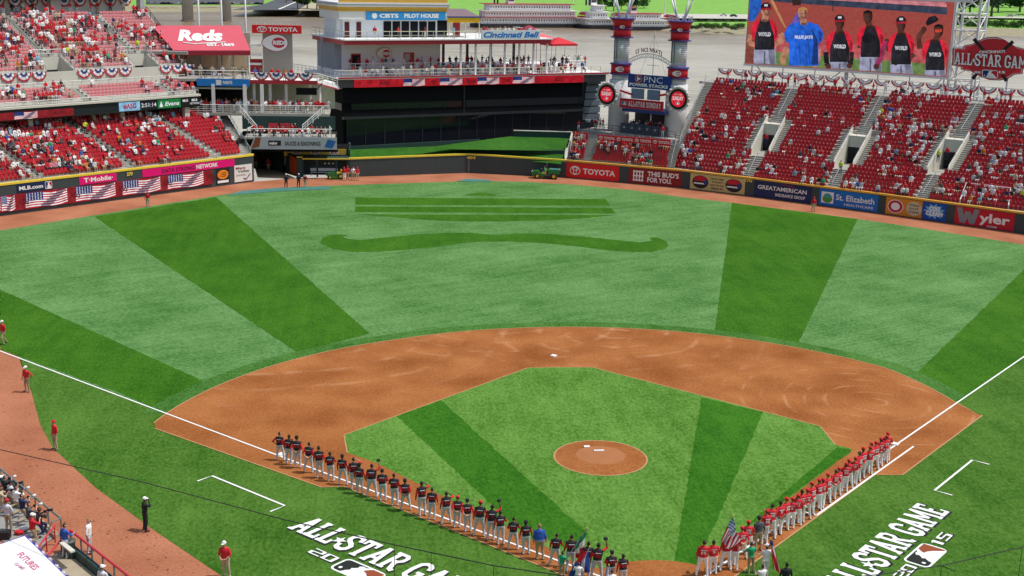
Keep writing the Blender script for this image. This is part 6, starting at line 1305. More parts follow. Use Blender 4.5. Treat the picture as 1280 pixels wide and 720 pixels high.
yb(-30.6,-18.0,119.7,120.0,3.7,4.05,'beam',BLK,lt)
# tunnel and bullpen walls
tn = thing('outfield_tunnel','dark service tunnel between the left wall end and the bullpen shelter','tunnel',(-27,124,0))
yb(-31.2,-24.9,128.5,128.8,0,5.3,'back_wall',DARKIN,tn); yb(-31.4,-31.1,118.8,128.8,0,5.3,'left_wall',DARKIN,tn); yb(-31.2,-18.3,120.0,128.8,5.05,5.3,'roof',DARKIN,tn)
g0=at(341,212); g1=at(374,221.5); dd=(g1-g0); mb=MB(); mb.prism([g0,g1,g1+UP*2.6,g0+UP*3.4],Vector((.3,.15,0))); mb.build('green_side_wall',GRW,tn)
mb=MB(); mb.prism([g0+dd*.42+Vector((-.04,-.03,0))+UP*1.2,g0+dd*.50+Vector((-.04,-.03,0))+UP*1.2,g0+dd*.50+Vector((-.04,-.03,0))+UP*2.4,g0+dd*.42+Vector((-.04,-.03,0))+UP*2.4],Vector((.02,.01,0))); mb.build('white_notice',WT,tn)
mb=MB(); mb.prism([g0+dd*.66+Vector((-.04,-.04,0))+UP*.3,g0+dd*.92+Vector((-.04,-.04,0))+UP*.3,g0+dd*.92+Vector((-.04,-.04,0))+UP*2.5,g0+dd*.66+Vector((-.04,-.04,0))+UP*2.7],Vector((.02,.01,0))); mb.build('orange_panel',mat('orange_panel','C8501E',.6,.08),tn)
mb=MB(); mb.prism([g0+UP*3.4,g1+UP*2.6,g1+UP*2.8,g0+UP*3.6],Vector((.32,.17,0))); mb.build('yellow_cap',YEL,tn) if False else None
mb=MB(); mb.box(g1+UP*1.35+Vector((.1,.1,0)),(.7,.5,2.7)); mb.build('yellow_capped_post',GRW,tn); MB().box(g1+UP*2.78+Vector((.1,.1,0)),(.76,.56,.14)).build('cap',YEL,tn)
struct(sheet('tunnel_floor',[at(322,222),at(372,224),at(341,209.5),at(318,208)],mat('tan_dirt',(.55,.40,.25),.9,.15,.6),.012))
bp_ = thing('bullpen_shelter','dark green bullpen shelter with yellow edge and white bench inside','shelter',(-20,123,0))
X0,X1=g1.x+.35,cfp[0][0]; Yf=(g1.y+cfp[0][1])/2-.1
yb(X0,X1,Yf+2.0,Yf+2.3,0,2.45,'back_wall',mat('shelter_back',(.035,.055,.055),.7,.1),bp_); yb(X0,X1+.1,Yf,Yf+2.3,2.45,2.56,'roof',GRW,bp_); yb(X0,X1+.1,Yf-.08,Yf+.12,2.44,2.62,'yellow_edge',YEL,bp_)
for x in (X0+.15,X0+2.1,X0+4.7,X1-.2): yb(x-.12,x+.12,Yf,Yf+.2,0,2.44,'post',GRW,bp_)
yb(X0+1.1,X1-1.6,Yf+1.2,Yf+1.65,.42,.5,'bench_seat',DWH,bp_); yb(X0+1.1,X1-1.6,Yf+1.68,Yf+1.74,.6,1.0,'bench_back',DWH,bp_)
for x in (X0+1.2,X0+3.2,X1-1.8): yb(x,x+.08,Yf+1.25,Yf+1.65,0,.42,'bench_leg',STEEL,bp_)
for k in range(3): MB().lathe((X0+3.1+.55*k,Yf+1.95,1.5),[(.12,0),(.16,.12),(.1,.25)],8).build('helmet',WT,bp_)
yy=Yf+3.0; yb(X0-1.2,X1,Yf+2.3,Yf+2.6,2.0,2.75,'upper_wall',GRW,bp_)
ys = thing('yellow_logo_board','yellow board with three small red logos above the bullpen shelter','sign',(-21,Yf+2.9,2.7))
a_=atY(355,194,Yf+2.7); b_=atY(433,191,Yf+2.7); r=Vector((b_.x-a_.x,0,0)); o=Vector((a_.x,Yf+2.7,2.55)); u=UP*.95; MB().prism([o,o+r,o+r+u,o+u],(0,.15,0)).build('panel',mat('board_yellow','D8B24A',.5,.06),ys)
for k in range(3): 
    c=o+r*(.20+.30*k)+u*.5+nf*.012; mb=MB(); mb.use(WT); disc(mb,c,Vector((.62,0,0)),UP*.28); mb.build('oval',None,ys); text('lettering','RIDE',c+Vector((-.45,-.01,-.16)),Vector((.9,0,0)),UP*.32,mat('logo_red','C4122E',.5,0),ys,.05,.2,0)
yb(a_.x,b_.x+.4,Yf+2.9,128.5,3.5,3.62,'lower_roof',BLK,tn)
yb(b_.x+.2,b_.x+.5,Yf+2.3,131,0,3.5,'end_wall',GRW,tn); yb(a_.x-.2,a_.x,Yf+2.7,128.5,0,3.55,'inner_wall',BLK,tn)
# ================================================================== PEOPLE
SKINS = [mat('skin_light',(.50,.27,.18),.6,.05),mat('skin_tan',(.34,.17,.10),.6,.05),mat('skin_brown',(.14,.065,.04),.6,.05)]
HAIR = mat('hair_dark',(.015,.010,.008),.7,.1,8); HAIRL = mat('hair_fair',(.26,.16,.08),.7,.1,8); SHOE = mat('shoe_black',(.02,.02,.022),.5,.1)
CL = {'red':(.60,.02,.03),'white':(.86,.86,.86),'grey':(.56,.57,.60),'black':(.018,.018,.022),'blue':(.03,.10,.42),'green':(.02,.36,.16),'khaki':(.42,.33,.20),'navy':(.02,.03,.10),'yellow':(.62,.75,.04),'pink':(.62,.22,.28),'orange':(.65,.22,.03),'sky':(.18,.42,.62),'tan':(.50,.40,.28),'darkred':(.25,.012,.02),'charcoal':(.08,.085,.095),'pale':(.62,.64,.68)}
CM = {k:mat('cloth_'+k,v,.85,.10,4,bump=.2) for k,v in CL.items()}
def cap_prim(mb, p0, p1, r0, r1, n=10):
    p0=Vector(p0); p1=Vector(p1); d=(p1-p0); L_=d.length; d=d/L_; a=d.cross(Vector((0,1,0)) if abs(d.y)<.9 else Vector((1,0,0))).normalized(); b=d.cross(a)
    prof=[(-r0*.9,r0*.35),(-r0*.6,r0*.8),(0,r0),(L_,r1),(L_+r1*.6,r1*.8),(L_+r1*.9,r1*.35)]
    vs=[];fs=[]
    for z,r in prof:
        for k in range(n): t=2*math.pi*k/n; vs.append(p0+d*z+a*(r*math.cos(t))+b*(r*math.sin(t)))
    m=len(prof)
    for i in range(m-1):
        for k in range(n): fs.append((i*n+k,i*n+(k+1)%n,(i+1)*n+(k+1)%n,(i+1)*n+k))
    fs+=[tuple(range(n))[::-1],tuple((m-1)*n+k for k in range(n))]; mb.add(vs,fs)
def torso_prim(mb, rings, n=14):
    vs=[];fs=[]
    for z,rx,ry,yo in rings:
        for k in range(n): t=2*math.pi*k/n; c,s_=math.cos(t),math.sin(t); vs.append((rx*math.copysign(abs(c)**.85,c),yo+ry*math.copysign(abs(s_)**.85,s_),z))
    m=len(rings)
    for i in range(m-1):
        for k in range(n): fs.append((i*n+k,i*n+(k+1)%n,(i+1)*n+(k+1)%n,(i+1)*n+k))
    fs+=[tuple(range(n))[::-1],tuple((m-1)*n+k for k in range(n))]; mb.add(vs,fs)
SH,EL,WR = (.195,0,1.43),(.245,-.02,1.14),(.25,.05,.90)
ARM = {'down':((.255,-.02,1.14),(.27,.04,.90),(.27,.07,.81)),'heart':((.27,.06,1.17),(.08,.22,1.27),(.0,.21,1.30)),'back':((.27,-.12,1.16),(.10,-.20,.98),(.03,-.21,.95)),
 'front':((.26,.03,1.15),(.12,.20,1.0),(.04,.22,.98)),'up':((.36,.08,1.55),(.30,.10,1.80),(.28,.12,1.89)),'hip':((.40,-.06,1.18),(.24,.02,1.0),(.18,.06,.99)),'salute':((.38,.12,1.42),(.15,.14,1.62),(.10,.14,1.66)),
 'point':((.36,.20,1.40),(.44,.42,1.42),(.46,.50,1.43)),'hold':((.26,.14,1.18),(.18,.34,1.22),(.15,.42,1.23)),'lap':((.25,.05,.78+.36),(.16,.26,.98),(.13,.32,.95)),'camera':((.27,.20,1.28),(.10,.30,1.45),(.06,.34,1.47))}
def hand_prim(mb, wr, tip, side):
    wr=Vector(wr); d=(Vector(tip)-wr).normalized(); a=d.cross(Vector((0,1,0)) if abs(d.y)<.8 else Vector((0,0,1))).normalized(); b=d.cross(a)
    cap_prim(mb,wr,wr+d*.065,.026,.032,8)
    for k,(o_,L_) in enumerate(((-.03,.062),(-.010,.075),(.011,.07),(.031,.052))):
        base=wr+d*.082+b*o_; mid=base+d*L_*.55+a*.008; cap_prim(mb,base,mid,.0115,.0105,6); cap_prim(mb,mid,mid+d*L_*.45+a*.02,.0105,.009,6)
    cap_prim(mb,wr+d*.03+b*(-.03),wr+d*.085+b*(-.062)+a*.02,.013,.010,6)
def body_mesh(name, la, ra_, leg='stand', ratio=.20, vox=.017, fat=1.0, headturn=0.0, lean=0.0, hands=True):
    mb=MB(); seg=[]
    f=fat; zs=-.36 if leg=='sit' else (-.33 if leg=='kneel' else 0)
    torso_prim(mb,[(.86,.10,.08,0),(.90,.165*f,.11*f,-.01),(.98,.172*f,.118*f,-.012),(1.06,.155*f,.105*f,0),(1.16,.160*f,.108*f,.0),(1.30,.185*f,.118,0),(1.40,.19,.112,-.005),(1.46,.155,.09,-.008),(1.50,.08,.065,-.005),(1.52,.05,.05,0)])
    cap_prim(mb,(0,-.005,1.47),(0,.012,1.58),.058,.052)
    mb.add(*ellipsoid((0,.015,1.675),(.076,.096,.118)))
    cap_prim(mb,(0,.10,1.655),(0,.118,1.645),.014,.014,6)      # nose
    for sx_ in (-1,1): mb.add(*ellipsoid((sx_*.078,.0,1.665),(.012,.024,.034)))
    mb.add(*ellipsoid((0,.055,1.60),(.045,.05,.035)))
    for sd,arm in ((-1,la),(1,ra_)):
        e,w_,h_=[Vector((p[0]*sd,p[1],p[2])) for p in ARM[arm]]; s0=Vector((sd*.175,-.005,1.425))
        cap_prim(mb,s0,e,.062,.046); cap_prim(mb,e,w_,.045,.029); 
        if hands: hand_prim(mb,w_,h_,sd)
        else: cap_prim(mb,w_,h_,.03,.03,6)
        m_=s0.lerp(e,.62); seg+= [(Vector((sd*.13,-.005,1.44)),m_,1),(m_,e,1),(e,w_,2),(w_,h_+(h_-w_)*.9,2)]
    if leg=='sit': L=[((sx_*.095,0,.93),(sx_*.13,.42,.90),(sx_*.13,.40,.48),(sx_*.14,.53,.42)) for sx_ in (-1,1)]
    elif leg=='walk': L=[((-.095,0,.90),(-.10,.20,.52),(-.10,.08,.10),(-.10,.24,.04)),((.095,0,.90),(.10,-.02,.50),(.11,-.30,.16),(.11,-.18,.05))]
    elif leg=='kneel': L=[((-.095,0,.92),(-.13,.34,.74),(-.13,.28,.40),(-.13,.42,.36)),((.095,0,.92),(.11,.12,.46),(.11,-.26,.42),(.11,-.34,.38))]
    elif leg=='wide': L=[((sx_*.095,0,.90),(sx_*.17,.01,.50),(sx_*.22,-.03,.10),(sx_*.26,.13,.04)) for sx_ in (-1,1)]
    else: L=[((sx_*.092,0,.90),(sx_*.115,.015,.50),(sx_*.125,-.03,.10),(sx_*.145,.13,.04)) for sx_ in (-1,1)]
    for h_,k_,a_,t_ in L:
        cap_prim(mb,h_,k_,.096*f,.064); cap_prim(mb,k_,a_,.065,.048); cap_prim(mb,(a_[0],a_[1]-.03,a_[2]-.05),(t_[0],t_[1],t_[2]+.005),.045,.036,8)
        seg+=[(Vector(h_),Vector(k_),3),(Vector(k_),Vector(a_),3),(Vector(a_)-UP*.06,Vector(t_),4)]
    seg+=[(Vector((0,0,1.08)),Vector((0,0,1.42)),0),(Vector((-.1,0,.93)),Vector((.1,0,.93)),3),(Vector((0,0,1.54)),Vector((0,.02,1.72)),5),(Vector((-.14,0,1.40)),Vector((.14,0,1.40)),0)]
    me=mb.mesh(name); o=bpy.data.objects.new(name,me); COL.objects.link(o)
    r_=o.modifiers.new('r','REMESH'); r_.mode='VOXEL'; r_.voxel_size=vox; r_.use_smooth_shade=True
    sm=o.modifiers.new('s','SMOOTH'); sm.factor=.5; sm.iterations=2
    d_=o.modifiers.new('d','DECIMATE'); d_.ratio=ratio
    dg=bpy.context.evaluated_depsgraph_get(); out=bpy.data.meshes.new_from_object(o.evaluated_get(dg)); bpy.data.objects.remove(o); out.name=name
    n=len(out.polygons); C=np.zeros(n*3); out.polygons.foreach_get('center',C); C=C.reshape(-1,3); best=np.full(n,9.); mi=np.zeros(n,int)
    for a,b,m_ in seg:
        A=np.array(a);B=np.array(b);d=B-A;t=np.clip(((C-A)@d)/max(d@d,1e-9),0,1); q=np.linalg.norm(C-(A+t[:,None]*d),axis=1)
        q = q-(.10 if m_==0 else (.062 if m_==1 else (.03 if m_==3 else 0))); k=q<best; best[k]=q[k]; mi[k]=m_
    mi[(C[:,2]>1.01)&(C[:,2]<1.5)&(mi==3)]=0; mi[(C[:,2]<1.0)&(mi==0)]=3; mi[(C[:,2]>1.525)&(np.abs(C[:,0])<.12)&(mi<4)&(mi!=2)]=5
    mi[(mi==5)&((C[:,1]<-.02)&(C[:,2]>1.64)|(C[:,2]>1.735))]=6
    # slots: 0 jersey 1 sleeve 2 forearm skin 3 trousers 4 shoe 5 skin 6 hair
    for k in range(7): out.materials.append(SKINS[0])
    out.polygons.foreach_set('material_index',mi.astype(np.int32)); out.polygons.foreach_set('use_smooth',[True]*n)
    if zs: 
        v=np.zeros(len(out.vertices)*3); out.vertices.foreach_get('co',v); v=v.reshape(-1,3); v[:,2]+=zs; out.vertices.foreach_set('co',v.ravel())
    out.update(); return out
def ellipsoid(c, r, n=10, m=7):
    vs=[];fs=[]
    for i in range(m+1):
        p=math.pi*(i+.0001)/(m+.0002)
        for k in range(n): t=2*math.pi*k/n; vs.append((c[0]+r[0]*math.sin(p)*math.cos(t),c[1]+r[1]*math.sin(p)*math.sin(t),c[2]+r[2]*math.cos(p)))
    for i in range(m):
        for k in range(n): fs.append(((i+1)*n+k,(i+1)*n+(k+1)%n,i*n+(k+1)%n,i*n+k))
    fs+=[tuple(range(n)),tuple(m*n+k for k in range(n))[::-1]]
    return vs,fs
BODY={}
def body(la,ra_,leg='stand',fat=1.0,lo=False):
    k=(la,ra_,leg,fat,lo)
    if k not in BODY: BODY[k]=body_mesh('body',la,ra_,leg,ratio=.34 if not lo else .10,vox=.017 if not lo else .035,fat=fat,hands=not lo)
    return BODY[k]
def cap_mesh(m_, back=False):
    mb=MB(); prof=[(.092,1.70),(.095,1.735),(.082,1.785),(.05,1.812),(.001,1.818)]; mb.use(m_).lathe((0,.012,0),prof,12)
    pts=[(-.07,.07),(-.06,.15),(0,.18),(.06,.15),(.07,.07)]; s_=-1 if back else 1; mb.prism([Vector((x,y*s_+.01,1.70)) for x,y in pts],(0,0,.016)); return mb.mesh('cap')
CAPS={k:cap_mesh(CM[k]) for k in ('red','black','white','navy')}
def face_mesh():
    mb=MB(); mb.use(HAIR)
    for s_ in (-1,1): mb.box((s_*.03,.107,1.685),(.022,.01,.012)); mb.box((s_*.03,.106,1.705),(.034,.008,.007))
    mb.use(mat('lip',(.30,.08,.07),.6,0)).box((0,.105,1.615),(.045,.012,.010)); return mb.mesh('face_features')
FACE=face_mesh()
BELT=None
def belt_mesh():
    mb=MB(); vs=[];n=16
    for z,e in ((.995,1.0),(1.03,1.0)):
        for k in range(n): t=2*math.pi*k/n; vs.append((.178*math.cos(t),-.006+.125*math.sin(t),z))
    mb.use(mat('belt_black',(.015,.015,.017),.4,0)).add(vs,[(k,(k+1)%n,(k+1)%n+n,k+n) for k in range(n)]); return mb.mesh('belt')
BELT=belt_mesh()
NUM={}
def num_mesh(s_, m_name, name_m):
    k=(s_,m_name)
    if k not in NUM:
        mb=MB(); mb.use(CM[m_name]); w_=.085*len(s_)+.03; text_into(mb,s_,Vector((-w_/2,-.128,1.14)),Vector((w_,0,0)),Vector((0,-.012,.16)),.06)
        mb.use(CM['white']); mb.add([(-.12,-.136,1.335),(.12,-.136,1.335),(.12,-.134,1.375),(-.12,-.134,1.375)],[(0,1,2,3)])
        NUM[k]=mb.mesh('jersey_number')
    return NUM[k]
PCOUNT=[0]
def person(pos, yaw, la, ra_, jersey, sleeve, trousers, skin=0, cap=None, num=None, leg='stand', fat=1.0, label='', group=None, scale=1.0, hair=None, arms_skin=True, held_cap=None, lo=False, name='person', shoe=None, socks=None, parent_parts=True):
    PCOUNT[0]+=1; me=body(la,ra_,leg,fat,lo)
    t=bpy.data.objects.new(name,None); COL.objects.link(t); t.location=pos; t.rotation_euler=(random.uniform(-.035,.035),random.uniform(-.045,.045),yaw); t.scale=(scale*1.12,scale*1.12,scale); t.empty_display_size=.3
    tag(t,label,'person',group)
    b=bpy.data.objects.new('body',me); COL.objects.link(b); b.parent=t
    ms=[CM[jersey],CM[sleeve],SKINS[skin] if arms_skin else CM[sleeve],CM[trousers],shoe or SHOE,SKINS[skin],hair or HAIR]
    for i,m_ in enumerate(ms): b.material_slots[i].link='OBJECT'; b.material_slots[i].material=m_
    zs=-.36 if leg=='sit' else (-.33 if leg=='kneel' else 0)
    def part(nm,me_,loc=(0,0,zs),rz=0):
        o=bpy.data.objects.new(nm,me_); COL.objects.link(o); o.parent=t; o.location=loc; o.rotation_euler=(0,0,rz); return o
    if cap: part('cap',CAPS[cap])
    if not lo: part('face_features',FACE)
    if num: part('jersey_number',num_mesh(num[0],num[1],'white')); part('belt',BELT)
    if held_cap:
        arm=held_cap[1]; h_=ARM[arm][2]; part('held_cap',CAPS[held_cap[0]],(h_[0]*1.0,h_[1]+.05,h_[2]-1.72+zs))
    return t
def faceyaw(p, q): d=Vector(q)-Vector(p); return math.atan2(-d.x,d.y)
# left line: third base line players
LP_ = [(351,574),(361,579),(372.5,583),(385.6,589),(400,595.5),(414,600),(429,604.5),(443,610),(450,615),(465,619.5),(479,624.5),(494,630.5),(507.5,636),(528,643),(540,648),(557.5,653.5),(571,658),(585,663),(598.5,668.5),(613,673.5),(626,679),(641,685),(657.5,691),(675,697.5),(693,706),(712,713),(732,719),(745,724),(761,729),(778,733)]
NUMS=['29','18','31','6','33','54','1','28','17','27','55','12','35','41','35','33','26','11','17','9','13','18','7',None,'21','17','23','22','23','24']
POSE=[('hip','down'),('down','heart'),('back','back'),('back','back'),('down','back'),('front','heart'),('down','down'),('down','salute'),('down','down'),('down','up'),('front','front'),('heart','down'),('back','back'),('down','salute'),('down','down'),('down','salute'),('back','back'),('back','back'),('down','heart'),('down','up'),('down','heart'),('front','heart'),('down','down'),('down','down'),('down','heart'),('down','heart'),('down','down'),('down','up'),('front','front'),('down','heart')]
PD={'hip':'hand on hip','heart':'hand over the heart','back':'hands behind the back','down':'arms hanging','front':'hands clasped in front','salute':'hand raised to the head','up':'cap held up high'}
CAPL=[None,None,'black',None,None,None,'black',None,'black',None,'black',None,'black',None,None,None,'red','black','red',None,None,None,'black',None,None,None,None,None,'black',None]
FLAGC = [0]
for k,(px,py) in enumerate(LP_):
    p=at(px,py+1.0,.04); la,ra_=POSE[k]
    if k==23:
        person(p,R_(-8),'down','down','blue','blue','khaki',0,None,None,'stand',1.32,'large man in royal blue shirt and khaki trousers standing among the black and red jerseys',None,1.06,HAIRL); continue
    pd=PD[ra_] if ra_!='down' else PD[la]
    person(p,R_(random.uniform(-16,14)-(8 if k<12 else 0)),la,ra_,'black','red','grey',[0,2,1,0,1,2,2][k%7],CAPL[k],(NUMS[k],'red'),'stand' if k%3 else 'wide',random.choice([1.08,1.16,1.24]),
        '%s player in black jersey from the left end, %s'%(ORD[k+1],pd),'visiting players lined up along the third base line',random.uniform(.97,1.09),held_cap=('black',ra_) if ra_ in('up','heart') and not CAPL[k] else None,shoe=CM['red'] if k%5==2 else (CM['pale'] if k%4==1 else None))
# right line: red jerseys, white trousers
RP_ = [(877,718.5),(891,716),(906,711),(914,705),(927,697.5),(935,691.5),(947.5,686.5),(954.5,678),(962,672),(972,667),(979.5,662.5),(988.5,659),(995,655)]
xs_=[1001.5,1007,1013,1020,1027,1034,1041,1047.5,1053.5,1060,1066,1072,1077.5,1083,1088,1093,1098,1103,1108]
RP_ += [(x,655-(x-995)*.717+1) for x in xs_]
for k,(px,py) in enumerate(RP_):
    if k>12: j_=random.uniform(-2.2,2.2); px+=j_; py+=-j_*.717+random.uniform(-.8,.8)
    p=at(px,py+1.2,.04); lab='%s player from the near end of the red jersey line'%ORD[k+1]
    la,ra_=[('down','heart'),('down','down'),('back','back'),('front','heart'),('hip','heart')][(k*3)%5]
    if k==6: person(p,R_(10),'down','down','charcoal','charcoal','khaki',1,'black',None,'stand',1.1,'man in dark grey shirt and khaki trousers in the row of red jerseys',None,1.04); continue
    person(p,R_(random.uniform(-22,40)),la,ra_,'red','red','white' if k!=25-0 else 'pale',[1,2,0,1,0,2,1,0][k%8],(None if k in (0,1,8,9,13,19,24) else 'red') ,(random.choice(['7','12','24','3','16','45','28','31','10']),'white'),'stand' if k%2 else 'wide',random.choice([1.08,1.16,1.24]),lab,'home players lined up along the first base line',random.uniform(.96,1.09),held_cap=('red',ra_) if ra_=='heart' and k in (0,1,8,9,13,19,24) else None)
# ---- flags and bearers
def FLW(h):
    if 'flag_'+h in MATS: return MATS['flag_'+h]
    m=mat('flag_'+h,h,.8,.06,4); N=m.node_tree.nodes; L=m.node_tree.links; tr_=N.new('ShaderNodeBsdfTranslucent'); tr_.inputs[0].default_value=lin(h); mx=N.new('ShaderNodeMixShader'); mx.inputs[0].default_value=.5
    L.new(N['Principled BSDF'].outputs[0],mx.inputs[1]); L.new(tr_.outputs[0],mx.inputs[2]); L.new(mx.outputs[0],N['Material Output'].inputs[0]); return m
def cloth(fn, nu, nv, mfn, name, parent):
    mb=MB()
    for i in range(nu):
        for j in range(nv):
            mb.use(mfn((i+.5)/nu,(j+.5)/nv)); mb.poly([fn(i/nu,j/nv),fn((i+1)/nu,j/nv),fn((i+1)/nu,(j+1)/nv),fn(i/nu,(j+1)/nv)])
    return mb.build(name,None,parent,True)
def flag(label, pole0, pole1, kind, quad, Y, nu=24, nv=18, amp=.10):
    """quad = hoist top, hoist bottom, fly top, fly bottom as seen; the cloth hangs in the plane Y with folds"""
    h0,h1,f0,f1=[atY(q[0],q[1],Y) for q in quad]; pole0=Vector(pole0); pole1=Vector(pole1)
    t=thing('flag',label,'flag',pole0); mb=MB(); mb.tube([pole0,pole1],.022,6); mb.build('pole',mat('pole_grey',(.3,.3,.32),.5,.1),t); MB().lathe(pole1,[(.03,0),(.035,.05),(.0,.10)],8).build('finial',YEL,t)
    def fn(u,v):
        a=h0.lerp(h1,v); b=f0.lerp(f1,v); q=a.lerp(b,u); return q+Vector((.04*math.sin(v*9+u*3),amp*math.sin(v*11+u*4)*(.3+u),.03*math.sin(v*8)*u))
    cloth(fn,nu,nv,kind,'cloth',t); return t
def k_us(u,v):
    if u<.42 and v<.54: return FLW('5A7FA8') if ((int(u*26)+int(v*16))%3) else FLW('E6E6EC')
    return FLW('B02238') if int(v*13)%2==0 else FLW('EDEBEE')
k_mx=lambda u,v: FLW('1E8A5A') if u<.33 else (FLW('E8E6E2') if u<.66 else FLW('C02838'))
def k_cu(u,v):
    if u<.42*(1-abs(v-.5)*2): return FLW('D81E3A')
    return FLW('2A4A9C') if int(v*5)%2==0 else FLW('E6E8EE')
def k_pr(u,v):
    if u<.30*(1-abs(v-.5)*2): return FLW('2A4A9C')
    return FLW('CC2A34') if int(v*5)%2==0 else FLW('E8E6E6')
k_bl=lambda u,v: FLW('3F86D0') if abs(v-.5)>.2 else FLW('E8EAEE')
k_fr=lambda u,v: FLW('3B46A0') if v<.5 else (FLW('E8E6E6') if v<.8 else FLW('C02838'))
p=at(917,712,0); person(p,R_(-10),'hold','hold','red','red','white',1,'red',None,'stand',1,'flag bearer in red and white hidden behind the American flag',None,1.03)
Y_=p.y-.35; flag('American flag held up at the near end of the first base line',p+Vector((.15,-.1,1.0)),atY(916,645,Y_),k_us,((915.3,646),(925.7,677),(900,675.5),(914,690)),Y_,34,26)
p=at(702,722,0); person(p,R_(-40),'hold','hold','green','green','khaki',1,None,None,'stand',.9,'child in green shirt and khaki trousers holding a flag pole','flag bearers',.80)
Y_=p.y+.3; flag('green white and red flag hanging from a pole in front of the black jerseys',p+Vector((.3,.25,.95)),atY(733.5,661,Y_),k_mx,((732,663),(719,680),(729,691),(721,700)),Y_)
p2=at(722,737,0); person(p2,R_(-15),'hold','hold','white','white','khaki',0,None,None,'stand',.9,'child bearer in white shirt standing behind the blue and white striped flag','flag bearers',.80)
Y_=p2.y+.5; flag('blue and white striped flag with red triangle hanging to the ground',p2+Vector((.1,.3,.9)),atY(737,684,Y_),k_cu,((735,686),(719,701),(737,714),(711,725)),Y_)
p3=at(764,747,0); person(p3,R_(-5),'hold','hold','white','white','khaki',0,None,None,'stand',.9,'bearer at the bottom edge holding the pale blue flag','flag bearers',.8); Y_=p3.y+.4; flag('pale blue and white flag tip at the bottom edge of the photo',p3+Vector((.1,.3,.8)),atY(761,707,Y_),k_bl,((760,708),(761,710),(753,724),(764,724)),Y_)
p=at(938.5,716,0); person(p,R_(5),'hold','hold','green','green','khaki',0,None,None,'stand',1,'bearer in bright green shirt and khaki shorts beside the red jerseys','flag bearers right side',.92)
p=at(955,722,0); person(p,R_(12),'hold','hold','white','white','white',2,'white',None,'stand',1,'bearer in white clothes holding the red and white striped flag','flag bearers right side',.98)
Y_=p.y-.1; flag('red and white striped flag draped steeply beside the white clothed bearer',p+Vector((.2,.2,.9)),atY(963,674,Y_),k_pr,((962,675),(965,676),(966,712),(978,718)),Y_)
p=at(951,745,0); Y_=p.y+.3; person(p,R_(8),'hold','hold','white','white','khaki',1,None,None,'stand',1,'bearer cut off by the bottom edge under the blue and white flag','flag bearers right side',.9); flag('blue white and red flag rising from the bottom edge',p+Vector((.1,.3,.8)),atY(954.5,702,Y_),k_fr,((954,704),(956,706),(946,726),(962,726)),Y_)
p=at(979,746,0); person(p,R_(0),'down','down','black','black','khaki',2,None,None,'stand',1,'dark haired person whose head shows at the bottom edge near the striped flag',None,1.0)
# ---- field staff and others on the grass
def fp(px,py,yaw,la,ra_,j,sl_,tr_,skin,cap,lab,**k): return person(at(px,py,.02),R_(yaw),la,ra_,j,sl_,tr_,skin,cap,None,k.pop('leg','stand'),k.pop('fat',1.0),lab,k.pop('group',None),k.pop('scale',1.03),**k)
fp(182,663.5,-60,'down','salute','black','black','black',2,'white','officer in black uniform and white cap raising an arm on the gravel track',arms_skin=False)
fp(112,691,-95,'down','down','white','white','grey',0,None,'man in white polo and grey trousers standing beside the dugout rail',hair=HAIRL)
fp(283.5,721,160,'front','front','red','red','tan',0,'white','staff member in red shirt and khaki trousers at the bottom edge of the turf',fat=1.08)
fp(69.5,562,130,'down','down','red','red','khaki',0,'red','staff member in red shirt on the turf edge left of the coach box',group='red shirted staff along the left turf edge')
fp(34,489.5,150,'hip','down','red','red','khaki',0,'white','staff member in red shirt with hand on hip just below the left foul line')
fp(5,430,140,'down','down','red','red','khaki',0,'white','staff member in red shirt at the left picture edge above the foul line',leg='walk')
fp(185,258.5,170,'down','down','red','red','tan',0,'red','staff member in red standing below the flag wall in left field')
fp(1016,264.5,175,'down','down','red','red','tan',0,'red','staff member in red standing below the blue St. Elizabeth banner')
fp(357.5,235,0,'front','front','black','black','black',1,'white','left one of two officers in black with white caps in centre field',arms_skin=False)
fp(373,234.5,10,'front','front','black','black','black',1,'white','right one of two officers in black with white caps in centre field',arms_skin=False)
fp(382,233.5,0,'down','down','darkred','darkred','khaki',2,'navy','shorter person in dark red shirt beside the two officers in black',scale=.92)
fp(335.5,214,175,'down','down','red','red','khaki',0,'red','person in red shirt walking on the pale floor of the tunnel',leg='walk')
fp(320,211,170,'down','down','darkred','darkred','khaki',1,'red','dimly lit person in dark red at the left side of the tunnel')
for k,(px,py,c,t_) in enumerate(((430.5,225.5,'red','white'),(434.5,224.5,'red','tan'),(441,225,'white','tan'),(446.5,225.5,'red','tan'))):
    fp(px,py,170+10*k,'down','hip' if k%2 else 'down',c,c,t_,0,'red' if k!=2 else None,'%s of four people beside the green mower, %s shirt'%(ORD[k+1],c),group='people beside the green mower')
# ================================================================== CROWD
from mathutils import noise as MN
SITS = [body('lap','lap','sit',1.0,True), body('lap','heart','sit',1.05,True), body('up','lap','sit',1.0,True)]
STANDS = [body('down','down','stand',1.0,True), body('hip','front','stand',1.05,True), body('camera','camera','stand',1.0,True), body('down','heart','walk',1.0,True)]
SHIRTS = ['red']*26+['white']*14+['grey']*4+['black']*5+['darkred']*5+['blue','pale','pale','pink','pink','navy','navy','orange','green','sky','tan','tan','charcoal','charcoal']
PANTS = ['khaki','tan','navy','black','white','grey','pale','charcoal']
HATS = ['red','red','white','black','navy']
def rnd_outfit():
    sh=random.choice(SHIRTS); hat=random.choice(HATS) if random.random()<.55 else None
    return sh, random.choice(PANTS), hat, random.choice([0,0,0,1,1,2])
POOL=[]
def spec(pos, yaw, me, out, label, group, sc=1.0, name='person'):
    POOL.append((Vector(pos),yaw,me,out,label,group,sc))
